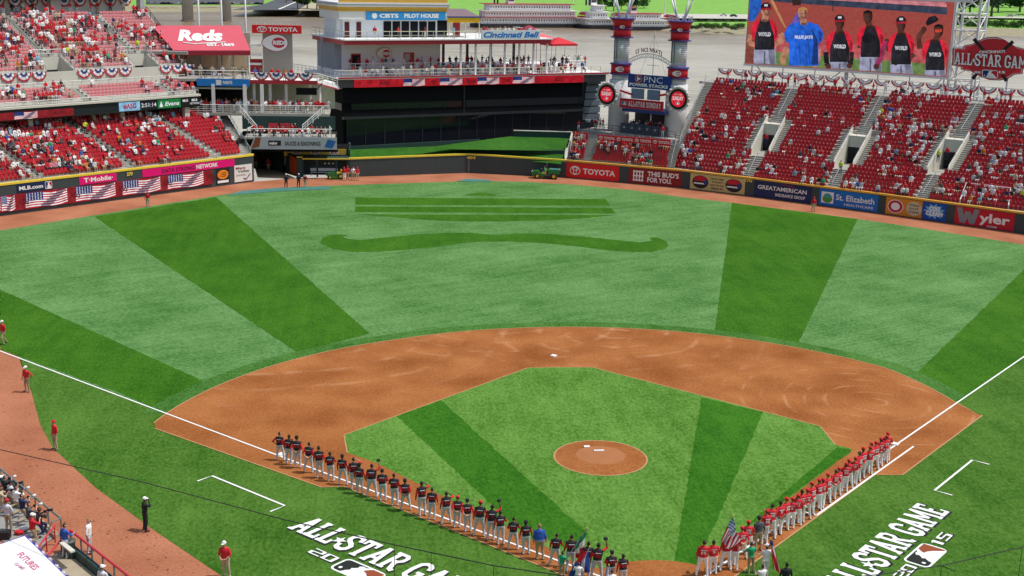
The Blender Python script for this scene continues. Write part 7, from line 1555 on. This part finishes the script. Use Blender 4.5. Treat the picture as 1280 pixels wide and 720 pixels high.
def spec_build(pos, yaw, me, out, label, group, sc=1.0, name='person'):
    sh,pa,hat,sk=out; b=bpy.data.objects.new(name,me); COL.objects.link(b); b.location=pos; b.rotation_euler=(0,0,yaw); b.scale=(sc,)*3
    ms=[CM[sh],CM[sh],SKINS[sk],CM[pa],SHOE,SKINS[sk],CM[hat] if hat else (HAIR if random.random()<.75 else HAIRL)]
    for i,m_ in enumerate(ms): b.material_slots[i].link='OBJECT'; b.material_slots[i].material=m_
    if len(label.split())>16: label=label.split(', ')[0]
    return tag(b,label,'person',group)
DENS = {('right field bleachers',0):.20,('right field bleachers',1):.22,('right field bleachers',2):.29,('right field bleachers',3):.36,('seats below the smokestacks',0):.70,('seats beside the grass berm',0):.62,
 ('left field lower deck',0):.66,('left field lower deck',1):.58,('left field lower deck',2):.26,('left field lower deck',3):.24,('left field upper deck',0):.30,('left field upper deck',1):.42,('left field upper deck',2):.42,
 ('left field upper deck front rows',0):.60,('left field upper deck front rows',1):.16,('left field upper deck front rows',2):.30}
occ=[]
for (p,bk,st,sec,row) in SEATS:
    dn=DENS.get((st,sec),.3); nz=MN.noise(Vector((p.x*.32,p.y*.32,p.z*1.3)))*1.25+MN.noise(p*.09)*.6
    pr=dn*.72*(1+2.6*nz)
    if st=='right field bleachers' and row<3: pr+=.15
    if random.random()<pr:
        v=(p-CAMV); z=v.dot(CF); x=640+FPX*v.dot(CR)/z; y=360-FPX*v.dot(CU)/z
        if -15<x<1300 and y>-12: occ.append((z,p,bk,st,sec,row,x,y))
occ.sort(key=lambda q:q[0])
SECN={('right field bleachers',0):'above the tan badge banner',('right field bleachers',1):'above the navy insurance banner',('right field bleachers',2):'above the St. Elizabeth banner',('right field bleachers',3):'above the red Wyler banner',('seats below the smokestacks',0):'below the smokestacks',('seats beside the grass berm',0):'beside the grass berm',
 ('left field lower deck',0):'above the MLB.com sign',('left field lower deck',1):'above the 379 marker',('left field lower deck',2):'above the NETWORK banner',('left field lower deck',3):'by the left wall end'}
cnt={}
for i,(z,p,bk,st,sec,row,x,y) in enumerate(occ):
    out=rnd_outfit(); yaw=math.atan2(bk.x,-bk.y)+random.uniform(-.35,.35)
    q=p+Vector((bk.x,bk.y,0))*.16
    hat=' and %s cap'%out[2] if out[2] else ''
    col=SECN.get((st,sec),st)
    nm_={'darkred':'dark red','pale':'pale blue'}.get(out[0],out[0])
    lab='fan in %s shirt%s seated %s, %s row'%(nm_,hat,col,ORD[row+1])
    spec(q-UP*.02,yaw,SITS[random.choice([0,0,0,1,1,2]) if i%4 else 0],out,lab,'fans seated %s, %s row'%(col,ORD[row+1]),random.uniform(.93,1.06))
def crowd_mesh(items, name, label):
    mats=[];mi_={}
    def mid(m_):
        if m_ not in mi_: mi_[m_]=len(mats); mats.append(m_)
        return mi_[m_]
    V=[];Fs=[];Ms=[];L0=0; cache={}
    for me in SITS+STANDS:
        v=np.zeros(len(me.vertices)*3); me.vertices.foreach_get('co',v); f=[tuple(q.vertices) for q in me.polygons]; m=[q.material_index for q in me.polygons]; cache[me.name]=(v.reshape(-1,3),f,m)
    for (P,yaw,me,out,lab,grp,sc) in items:
        v,f,m=cache[me.name]; c,s_=math.cos(yaw),math.sin(yaw)
        R=np.array([[c,s_,0],[-s_,c,0],[0,0,1]]); V.append(v@R*sc+np.array([[P.x,P.y,P.z]]))
        sh,pa,hat,sk=out; ids=[mid(q) for q in (CM[sh],CM[sh],SKINS[sk],CM[pa],SHOE,SKINS[sk],CM[hat] if hat else HAIR)]
        Fs+=[tuple(i+L0 for i in q) for q in f]; Ms+=[ids[k] for k in m]; L0+=len(v)
    me=bpy.data.meshes.new(name); me.from_pydata(np.concatenate(V).tolist(),[],Fs)
    for q in mats: me.materials.append(q)
    me.polygons.foreach_set('material_index',Ms); me.update(); o=link(name,me); tag(o,label,'crowd',None,'stuff'); return o
def standers(pts, yaw, lab, group, jit=.25, lo=True, sit=.0, shirts=None, sc=1.0, pants=None):
    for k,p in enumerate(pts):
        out=rnd_outfit(); 
        if shirts: out=(random.choice(shirts),)+out[1:]
        if pants: out=(out[0],random.choice(pants))+out[2:]
        me=random.choice(STANDS); z=0
        if random.random()<sit: me=random.choice(SITS[:2])
        spec(Vector(p)+Vector((random.uniform(-jit,jit),random.uniform(-jit,jit),0)),yaw+random.uniform(-.9,.9),me,out,'person in %s shirt %s, %s from the left'%(out[0].replace('darkred','maroon'),lab,ORD[k+1]),group,sc*random.uniform(.94,1.05))
def line(a,b,n): a=Vector(a);b=Vector(b); return [a.lerp(b,(k+.5)/n) for k in range(n)]
beyaw=math.atan2(BE.n.x,-BE.n.y)
standers(line(BE.P(1.5,.6,12.72),BE.P(40.5,.6,12.72),46),beyaw,'at the front rail of the riverboat deck','people along the riverboat deck rail',.3,sit=.55)
standers(line(BE.P(2,4.2,13.45),BE.P(17,4.2,13.45),13),beyaw,'in front of the white cabin wall','people in front of the cabin wall',.3)
standers(line(BE.P(17.8,5,13.45),BE.P(33,5,13.45),26),beyaw,'under the upper deck right of the cabin','people under the upper deck',.9,shirts=['black','charcoal','navy','red','darkred'],sit=.3)
standers(line(BE.P(38.5,4,13.45),BE.P(42,3,13.45),8),beyaw,'at the right end of the riverboat deck','people at the right deck end',.5)
standers(line(BE.P(34,2,13.45),BE.P(38.0,3,13.45),5),beyaw,'playing under the red canopy','people under the red canopy',.4,shirts=['black','charcoal'])
standers(line(BE.P(21.6,.5,18.08),BE.P(30.8,.5,18.08),15),beyaw,'behind the blue script sign','people behind the script sign',.4,shirts=['red','white','pale','white','red','tan'])
standers(line(BE.P(3,.5,18.08),BE.P(19,1,18.08),4),beyaw,'on the balcony of the pilot house','people on the pilot house balcony',.5)
um=thing('parasol','dark red parasol behind the right end of the script sign','parasol',BE.P(30.2,1.2,18.08)); MB().tube([BE.P(30.2,1.2,18.08),BE.P(30.2,1.2,19.6)],.05,6).build('pole',RAILW,um); MB().lathe(BE.P(30.2,1.2,0),[(1.15,19.3),(.9,19.6),(.4,19.85),(.02,19.95)],12).build('canopy',mat('parasol_maroon',(.35,.03,.06),.8,.1),um)
standers(line((-37.6,124.6,8.35),(-19.6,124.6,8.35),44),0+math.pi,'at the rail of the open concourse','people along the concourse rail',.25)
standers(line((-37.6,126.2,8.35),(-19.6,126.2,8.35),26),math.pi,'in the shade of the open concourse','people in the shaded concourse',.5)
standers(line((-29.4,120.6,5.6),(-19.2,120.6,5.6),17),math.pi,'behind the grey seasonings board','people on the lower terrace',.2,sit=.8,shirts=['red','red','red','white','darkred'])
standers(line((-37.8,125.2,12.9),(-30.4,125.2,12.9),12),math.pi,'on the terrace under the red awning','people under the red awning',.5,sit=.3,shirts=['black','tan','khaki','darkred','grey'])
standers([(-29.4,126.2,12.6),(-28.6,126.2,12.6),(-27.0,126.2,12.6),(-26.2,126.2,12.6),(-25.3,126.2,12.6),(-24.3,126.2,12.6)],math.pi,'on the white bridge by the emblem wall','people on the white bridge',.1)
rfyaw=math.atan2(RF.n.x,-RF.n.y)
standers(line(SF.P(sA+1.7,9.4,5.45),SF.P(sB-1.4,9.4,5.45),16),rfyaw,'at the bar between the smokestacks','people at the smokestack bar',.5,shirts=['black','black','navy','red','charcoal','white'])
standers(line(SF.P(sA+1.9,10.8,5.45),SF.P(sB-1.6,10.8,5.45),12),rfyaw,'at the back of the smokestack bar','people at the back of the bar',.5,shirts=['black','navy','red','darkred'])
standers(line(SF.P(sA-4.2,8.2,5.45),SF.P(sA-1.5,9.0,5.45),8),rfyaw,'left of the left smokestack','people left of the left smokestack',.6)
standers([SF.P(sB-.6,7.3,5.45),SF.P(sA-4.5,6.2,5.2)],rfyaw,'by the rail board below the smokestacks','people by the rail board',.1,shirts=['red'])
standers(line(RF.P(-6,T1+1.9,Z0+SL*T1+.05),RF.P(36,T1+1.9,Z0+SL*T1+.05),30),rfyaw,'behind the top row of the bleachers','people behind the top bleacher row',.8)
standers(line(LF.P(-26,TT+.7,20.75),LF.P(0,TT+.7,20.75),16),math.atan2(LF.n.x,-LF.n.y),'behind the top row of the upper deck','people behind the top upper deck row',.7,shirts=['red','red','darkred','black','white'])
standers(line(LF.P(-4.2,12.1,8.15),LF.P(2.4,12.1,8.15),7),math.atan2(LF.n.x,-LF.n.y),'on the left field landing','people on the left landing',.2)
for px,py,z_,c,l_ in ((1050,217,None,'yellow','usher in yellow shirt at the foot of the aisle above the St. Elizabeth banner'),(1101,150,None,'yellow','usher in yellow shirt on the stair above the second doorway'),(1172,203,None,'yellow','usher in yellow shirt in the third doorway of the bleachers'),(1183,200,None,'red','fan in red shirt in the third doorway of the bleachers'),(1277,254,None,'yellow','usher in yellow shirt at the right picture edge'),(957,182,None,'red','fan in red shirt standing in the first doorway of the bleachers'),(830,201,None,'yellow','usher in yellow shirt beside the seats below the smokestacks')):
    d=ray(px,py); c0=(CAMV-RF.p).dot(RF.n); dn=d.dot(RF.n); k=(Z0+SL*c0-CAMV.z)/(d.z-SL*dn); X=CAMV+d*k; spec(X,rfyaw,STANDS[0],(c,'navy',None,1),l_,None)
for px,py,t_,l_ in ((84,70,TB+VH-.6,'usher in yellow shirt above the left upper deck doorway'),(172,58,TB+VH+.4,'usher in yellow shirt above the right upper deck doorway')):
    a_,z_=LF.T(px,py,t_); spec(LF.P(a_,t_,u2(0,t_).z),3.6,STANDS[0],('yellow','navy',None,1),l_,None)
a_,t_=LP(107,168); spec(lf(a_,t_),3.6,STANDS[1],('yellow','black',None,1),'usher in yellow shirt in the shade at the top of the lower aisle',None)
# ================================================================== VEHICLES
JG=mat('machine_green',(.02,.17,.035),.4,.06,coat=.4); JY=mat('machine_yellow',(.72,.55,.03),.4,.05)
def wheel(t,c,r,w_,ax): 
    A_=(Vector((1,0,0)),UP,Vector((0,1,0))) if ax=='y' else (Vector((0,1,0)),UP,Vector((1,0,0)))
    h=MB().lathe(Vector(c)-A_[2]*(w_/2),[(r*.75,0),(r,w_*.2),(r,w_*.8),(r*.75,w_)],16,A_).build('wheel',TYR,t); MB().lathe(Vector(c)-A_[2]*(w_/2+.01),[(r*.5,0),(r*.5,w_+.02)],12,A_).build('rim',JY,h)
def P_(t,pts,wd,nm,m_,y0=0): return MB().prism([Vector((x,y0-wd/2,z)) for x,z in pts],(0,wd,0)).build(nm,m_,t)
t=thing('utility_cart','green utility cart with cargo bed parked at the centre field wall','utility cart',(0,0,0))
for c in ((-1.0,-.6,.36),(-1.0,.6,.36),(1.05,-.62,.38),(1.05,.62,.38)): wheel(t,c,.36 if c[0]<0 else .40,.28,'y')
P_(t,[(-1.65,.35),(-.1,.32),(-.1,.62),(-.75,.70),(-.95,.98),(-1.55,.92),(-1.72,.6)],1.15,'hood',JG); P_(t,[(-.1,.34),(1.5,.38),(1.5,.6),(-.1,.6)],1.0,'frame',DKST); P_(t,[(.35,.66),(1.75,.66),(1.85,1.12),(.30,1.12)],1.35,'cargo_bed',JG); P_(t,[(.40,1.13),(1.78,1.13),(1.72,1.24),(.46,1.24)],1.22,'load_cover',TARP)
for y in (-.3,.3): P_(t,[(-.5,.6),(.05,.6),(.12,1.15),(.02,1.15),(-.1,.78),(-.5,.76)],.48,'seat',JY,y)
MB().tube([(-.75,.3,.75),(-.55,.3,1.1)],.03,5).build('steering_column',DKST,t); MB().lathe((-.55,.3,1.1),[(.17,0),(.17,.03)],12).build('steering_wheel',DKST,t)
for y in (-.55,.55): MB().tube([(.12,y,.6),(.12,y,1.95)],.035,5).build('roll_bar',DKST,t)
MB().tube([(.12,-.55,1.95),(.12,.55,1.95)],.035,5).build('roll_bar',DKST,t); MB().box((-1.72,0,.78),(.06,.9,.22)).build('grille',BK,t)
for y in (-.4,.4): MB().lathe((-1.7,y,.86),[(.08,-.03),(.08,.03)],10,(Vector((0,1,0)),UP,Vector((1,0,0)))).build('headlight',WT,t)
p=at(682,223,0); t.location=(p.x,p.y,.01); t.rotation_euler=(0,0,R_(-12)); t.scale=(1.12,)*3
pr=person(p+Vector((-.2,-.1,.35)),R_(90),'front','front','green','green','charcoal',0,None,None,'sit',1.0,'driver in green shirt sitting in the green utility cart',None,.98)
t=thing('riding_mower','small green and yellow riding mower parked before the bullpen bench','riding mower',(0,0,0))
for c in ((-.65,-.4,.25),(-.65,.4,.25),(.6,-.45,.36),(.6,.45,.36)): wheel(t,c,c[2],.22,'y')
P_(t,[(-.95,.3),(0,.3),(.05,.75),(-.15,.85),(-.9,.72)],.6,'hood',JG); P_(t,[(0,.3),(.95,.3),(.9,.62),(.05,.62)],.8,'body',JG); P_(t,[(.2,.62),(.65,.62),(.80,1.1),(.68,1.1),(.55,.78),(.2,.76)],.5,'seat',JY); P_(t,[(-.5,.12),(.3,.12),(.3,.3),(-.5,.3)],1.25,'cutting_deck',JG); P_(t,[(-.98,.4),(-.92,.4),(-.92,.65),(-.98,.62)],.4,'grille',BK)
MB().tube([(-.05,0,.8),(.08,0,1.05)],.025,5).build('steering_column',DKST,t); MB().lathe((.08,0,1.05),[(.16,0),(.16,.03)],12).build('steering_wheel',DKST,t)
p=at(419,223.5,0); t.location=(p.x,p.y,.01); t.rotation_euler=(0,0,R_(8)); t.scale=(1.15,)*3
# ================================================================== BACKSTOP NET CABLES
CBL=mat('net_cable',(.03,.035,.03),.7,.1)
YN=-14.0
nt_=thing('backstop_net','thin dark cable and cords of the protective net in the foreground','net',(0,YN,9))
A_=[at(*q,z) for q,z in (((-60,548),5.0),((0,562),5.6),((180,603),6.5),((357,650),7.4),((493,681),8.0),((617,707),8.4),((720,722),8.7),((830,735),8.9))]
MB().tube(A_,.022,5).build('top_cable',CBL,nt_)
for px,py in ((493,681),(539,690.5),(617,707)):
    q=at(px,py,8.0 if px==493 else (8.15 if px==539 else 8.4)); MB().tube([q,q-UP*4],.012,4).build('cord',CBL,nt_)
n2_=thing('backstop_net','thin dark net cable over the right painted lettering','net',(10,YN,9))
A_=[at(*q,8.5) for q in ((1000,728),(1100,718),(1177,707),(1280,683.5),(1340,668))]; MB().tube(A_,.02,5).build('top_cable',CBL,n2_)
for px,py in ((1177,707),(1278,684)): q=at(px,py,8.5); MB().tube([q,q-UP*4],.012,4).build('cord',CBL,n2_)
q=at(1177,707,8.5); q2=at(1194,714,8.1); MB().tube([q,q2],.015,4).build('cord',CBL,n2_)
# ================================================================== PHOTOGRAPHERS WELL AND DUGOUT (lower left)
RG=mat('rail_grey_green',(.16,.20,.19),.45,.08); RR=mat('rail_red',(.56,.03,.06),.4,.06); DG=mat('dugout_green',(.02,.055,.05),.6,.12); PADC=mat('wood_tan',(.46,.33,.20),.8,.15,2); BAN=mat('banner_white',(.80,.79,.82),.7,.04,.6)
H=1.05
def rp_(px,py): return at(px,py,H)
pw=thing('camera_well','sunken photographers well with grey green rail at the lower left','camera well',at(40,650,0))
FL=-.75
cA,cB=rp_(-40,553),rp_(76,648)
# well floor and kerb
wl=[at(-60,560,0),at(74,668,0),at(40,692,0),at(-90,640,0)]
def inset(p,z): return Vector((p.x,p.y,z))
struct(sheet('well_floor',[(p.x,p.y) for p in wl],mat('well_concrete',(.30,.29,.27),.9,.2,1),.045))
e=(cB-cA).normalized()
MB().tube([cA,cB],.055,8).build('top_rail',RG,pw)
for k in range(9):
    q=cA.lerp(cB,k/8); MB().tube([q,inset(q,0)],.045,6).build('rail_post',RG,pw)
    if k in (2,4,6,8): n_=Vector((e.y,-e.x,0)); MB().tube([q,q-n_*.0+Vector((-e.y,e.x,0))*-.0+Vector((-.35,-.35,.0)),q+Vector((-.55,-.5,-.5))],.04,6).build('rail_elbow',RG,pw)
kb=MB(); a0,b0=inset(cA,0),inset(cB,0); n_=Vector((e.y,-e.x,0)); n_= n_ if n_.y<0 else -n_
kb.box((a0+b0)/2+n_*.25+UP*.12,((b0-a0).length,.28,.24),(e,n_,UP)); kb.build('padded_kerb',PADC,pw)
MB().prism([at(-60,577,.9),at(30,607,.9),at(30,618,.9),at(-60,590,.9)],(0,0,.1)).build('green_box',DG,pw); MB().prism([at(-30,597,1.15),at(7,594.5,1.15),at(7,597,1.15),at(-30,600,1.15)],(0,0,.05)).build('white_strip',WT,pw)
for dz in (0,-.22): MB().tube([at(-20,612,1.0+dz),at(15,602,1.0+dz)],.04,6).build('red_rail',RR,pw)
# stair rails between well and dugout
st=thing('dugout_rail','red topped dugout rail with dark posts running to the bottom edge','railing',rp_(88,663))
c0_=rp_(88,663); c1_=rp_(172,729)
MB().tube([c0_,c1_],.06,8).build('red_rail',RR,st)
for k in range(7): q=c0_.lerp(c1_,k/6); MB().tube([q,inset(q,0)],.05,6).build('post',RG,st)
q=rp_(52,690); q.z=.55; MB().tube([c0_+Vector((-.05,-.05,0)),q],.05,8).build('red_rail',RR,st)
r2=thing('stair_rail','short red stair rail sloping down from the camera well corner','railing',rp_(70,655)); q0=rp_(69,656); q1=rp_(42,677); q1.z=.5; MB().tube([q0,q1],.05,8).build('red_rail',RR,r2)
for f in (.05,.45,.9): q=q0.lerp(q1,f); MB().tube([q,q-UP*.9],.04,6).build('post',RR,r2)
# padded dugout wall along the field, under the rail, dugout floor, bin
dw=thing('dugout_wall','dark green padded dugout wall below the red rail','wall',inset(c0_,0)); d_=(c1_-c0_).normalized(); nn_=Vector((d_.y,-d_.x,0)); nn_= nn_ if nn_.y<0 else -nn_
for k in range(6):
    a_=inset(c0_.lerp(c1_,k/6+.005),0); b_=inset(c0_.lerp(c1_,(k+1)/6-.005),0); MB().box((a_+b_)/2+nn_*.22+UP*.22,((b_-a_).length,.22,.62),(d_,nn_,UP)).build('wall_pad',DG,dw)
struct(sheet('dugout_floor',[(q.x,q.y) for q in (inset(c0_,0)+nn_*.3,inset(c1_,0)+nn_*.3,inset(c1_,0)+nn_*4.5,inset(c0_,0)+nn_*4.5)],mat('dugout_wood',(.40,.34,.24),.85,.2,2),.05))
bn=at(87.5,697,0); tb_=thing('rubbish_bin','grey rubbish bin beside the man in the blue shirt','bin',bn); MB().lathe(bn,[(.24,.06),(.30,.85),(.33,.86),(.33,.92)],14).build('barrel',mat('bin_grey',(.10,.11,.10),.6,.1),tb_,True)
bl_=MB(); bl_.box(at(84,684,.45),(1.2,.18,.9),(d_,nn_,UP)); tg=thing('green_partition','low dark green partition behind the bin','partition',at(84,684,0)); bl_.build('panel',DG,tg)
MB().box(at(84,684,.95),(1.3,.24,.08),(d_,nn_,UP)).build('cream_cap',WALLC,tg)
# dugout roof with banner
rf_=thing('dugout_roof','white dugout roof banner with small red FUTURES lettering and purple edges','dugout roof',at(30,700,1.7)); ZR=1.75
rc=[at(-60,700,ZR),at(31,669,ZR),at(90,727,ZR),at(30,800,ZR)]
MB().prism(rc[::-1],(0,0,-.25)).build('slab',mat('purple_edge',(.10,.06,.30),.7,.15,3),rf_); 
ins=[p.lerp(sum(rc,Vector())/4,.03)+UP*.02 for p in rc]; MB().poly(ins[::-1]).build('banner',BAN,rf_)
if (ins[1]-ins[0]).cross(ins[2]-ins[1]).z<0: pass
ox=at(22,693,ZR+.03); tx=at(39,716,ZR+.03)-ox; ty=at(33,690,ZR+.03)-at(22,693,ZR+.03); 
text('lettering','FUTURES',at(20.5,693.5,ZR+.035),at(42,713,ZR)-at(20.5,693.5,ZR),at(29,691,ZR)-at(21,695,ZR),mat('lettering_magenta',(.55,.12,.22),.7,.05),rf_,.02,0,0)
text('small_lettering','GAME',at(17,705,ZR+.035),at(28,712.5,ZR)-at(17,705,ZR),at(21,702.5,ZR)-at(17,705,ZR),mat('lettering_magenta2',(.50,.25,.36),.7,.05),rf_,.02,0,0)
for k in range(14):
    a_=rc[1].lerp(rc[2],(k+.3)/14); MB().box(a_+UP*-.10,(.22,.22,.16)).build('edge_block',mat('edge_white',(.6,.58,.7),.7,.1) if k%2 else mat('edge_violet',(.06,.05,.32),.7,.1),rf_)
for k in range(8):
    a_=rc[0].lerp(rc[3],(k+.3)/8)
# people in the well
def wp(px,py,z,yaw,la,ra_,j,tr_,skin,cap,lab,leg='stand',**k): return person(at(px,py,z),R_(yaw),la,ra_,j,j,tr_,skin,cap,None,leg,k.pop('fat',1.0),lab,k.pop('group',None),1.02,**k)
wp(12,665,.0,-25,'front','front','pale','khaki',0,'red','man in pale blue shirt, shorts and red cap standing in the camera well')
wp(82,697,.05,-40,'down','hold','blue','pale',0,None,'man in bright blue shirt reaching towards the grey bin')
wp(130,752,.05,-30,'front','front','pale','pale',0,'white','person with white cap at the bottom edge under the red rail')
cam_m=mat('lens_white',(.72,.72,.70),.4,.05)
def photographer(px,py,z,j,skin,cap,lab,yaw=-55,lens=True,leg='kneel'):
    yaw+=random.uniform(-25,25); t=wp(px,py,z,yaw,'camera','camera',j,random.choice(['charcoal','khaki','navy']),skin,cap,lab,leg,group='photographers in the camera well')
    zs=-.33 if leg=='kneel' else 0; c=Vector((px,py,0))
    k=thing('camera','%s telephoto camera held by the %s photographer'%('white' if lens else 'black',lab.split(' ')[0]),'camera',t.location,'cameras in the well'); k.rotation_euler=(0,0,R_(yaw))
    o=MB().box((0,.33,1.50+zs),(.15,.10,.12)).build('camera_body',BK); o.parent=k
    o=MB().lathe((0,.38,1.50+zs),[(.045,0),(.05,.15),(.06,.14),(.065,.26),(.072,.28),(.072,.34)],12,(Vector((1,0,0)),UP,Vector((0,1,0)))).build('lens',cam_m if lens else BK,smooth=True); o.parent=k
photographer(23,640,.3,'white',1,None,'first photographer in white beside the man in the red cap')
photographer(30,650,.3,'navy',0,None,'second photographer in navy with white lens leaning on the kerb')
photographer(38,661,.25,'charcoal',0,None,'third photographer in grey shirt with fair hair',yaw=-60)
photographer(50,668,.2,'black',2,None,'fourth photographer in black resting on the kerb',lens=False)
photographer(15,633,.3,'grey',1,'black','fifth photographer farthest back in the well',lens=False)
photographer(41,676,.1,'red',0,'white','sixth photographer in red crouching by the stair rail',lens=False)
photographer(2,640,.2,'tan',1,None,'seventh photographer at the left picture edge',lens=False)
photographer(8,626,.3,'black',0,None,'eighth photographer behind the green box',lens=True)
for px,py,l_ in ((30,664,'white paper bag lying on the well floor'),(24,668,'crumpled red cloth on the well floor')): 
    q=at(px,py,.05); o=MB(); vs,fs=ellipsoid((0,0,.12),(.26,.18,.14),8,5); o.add(vs,fs); x=o.build('bag',BAN if 'white' in l_ else CM['red'],smooth=False); x.location=q; tag(x,l_,'bag')
q=at(4,673,.05); x=thing('equipment_case','black camera case at the left edge of the well','case',q); x_=MB().box(q+UP*.2,(.7,.45,.4)).build('case_body',BK,x); MB().box(q+UP*.42,(.25,.05,.04)).build('handle',DKST,x)

# ---- nearest people become individuals (300 persons in all), everyone farther away is one crowd
def prio(q): return (q[0]-CAMV).dot(CF) - (1e4 if q[5] is None else 0)
POOL.sort(key=prio)
room = max(0, 300-PCOUNT[0])
seen={}
for q in POOL[:room]: seen[q[4]]=seen.get(q[4],0)+1
for q in POOL[:room]: spec_build(*q)
crowd_mesh(POOL[room:],'crowd','mass of fans filling the farther rows, decks and terraces')
print('people', PCOUNT[0], 'pool', len(POOL))

CLOD=mat('clod_dark',(.17,.055,.03),.95,.3,4); mb=MB().use(CLOD)
def clods(n, box, s0, s1, z=.0):
    for k in range(n):
        px=random.uniform(box[0],box[2]); py=random.uniform(box[1],box[3]); p=at(px,py,z); r=random.uniform(s0,s1)*(random.random()**1.5+.35)
        a=random.uniform(0,6.28); vs=[(p.x+r*math.cos(a+q)*random.uniform(.6,1.2),p.y+r*math.sin(a+q)*random.uniform(.5,1.1),z+.004) for q in (0,1.25,2.5,3.8,5)]+[(p.x,p.y,z+r*.45)]
        mb.add(vs,[(i,(i+1)%5,5) for i in range(5)])
def inside_track(px,py): return px < np.interp(py,[420,448,492,530,560,610,668,722],[0,25,40,50,66,120,200,280])-3
for k in range(900):
    py=random.uniform(445,722); px=random.uniform(-5,275)
    if not inside_track(px,py) or px < (py-585)*1.15: continue
    p=at(px,py,0); r=random.uniform(.02,.075)*(random.random()+.3); a=random.uniform(0,6.28)
    vs=[(p.x+r*math.cos(a+q)*random.uniform(.6,1.3),p.y+r*math.sin(a+q)*random.uniform(.6,1.3),.003) for q in (0,1.25,2.5,3.8,5)]+[(p.x,p.y,r*.5)]
    mb.add(vs,[(i,(i+1)%5,5) for i in range(5)])
o_=mb.build('gravel_clods'); tag(o_,'small dark clods scattered over the gravel track at the lower left','gravel',None,'stuff')
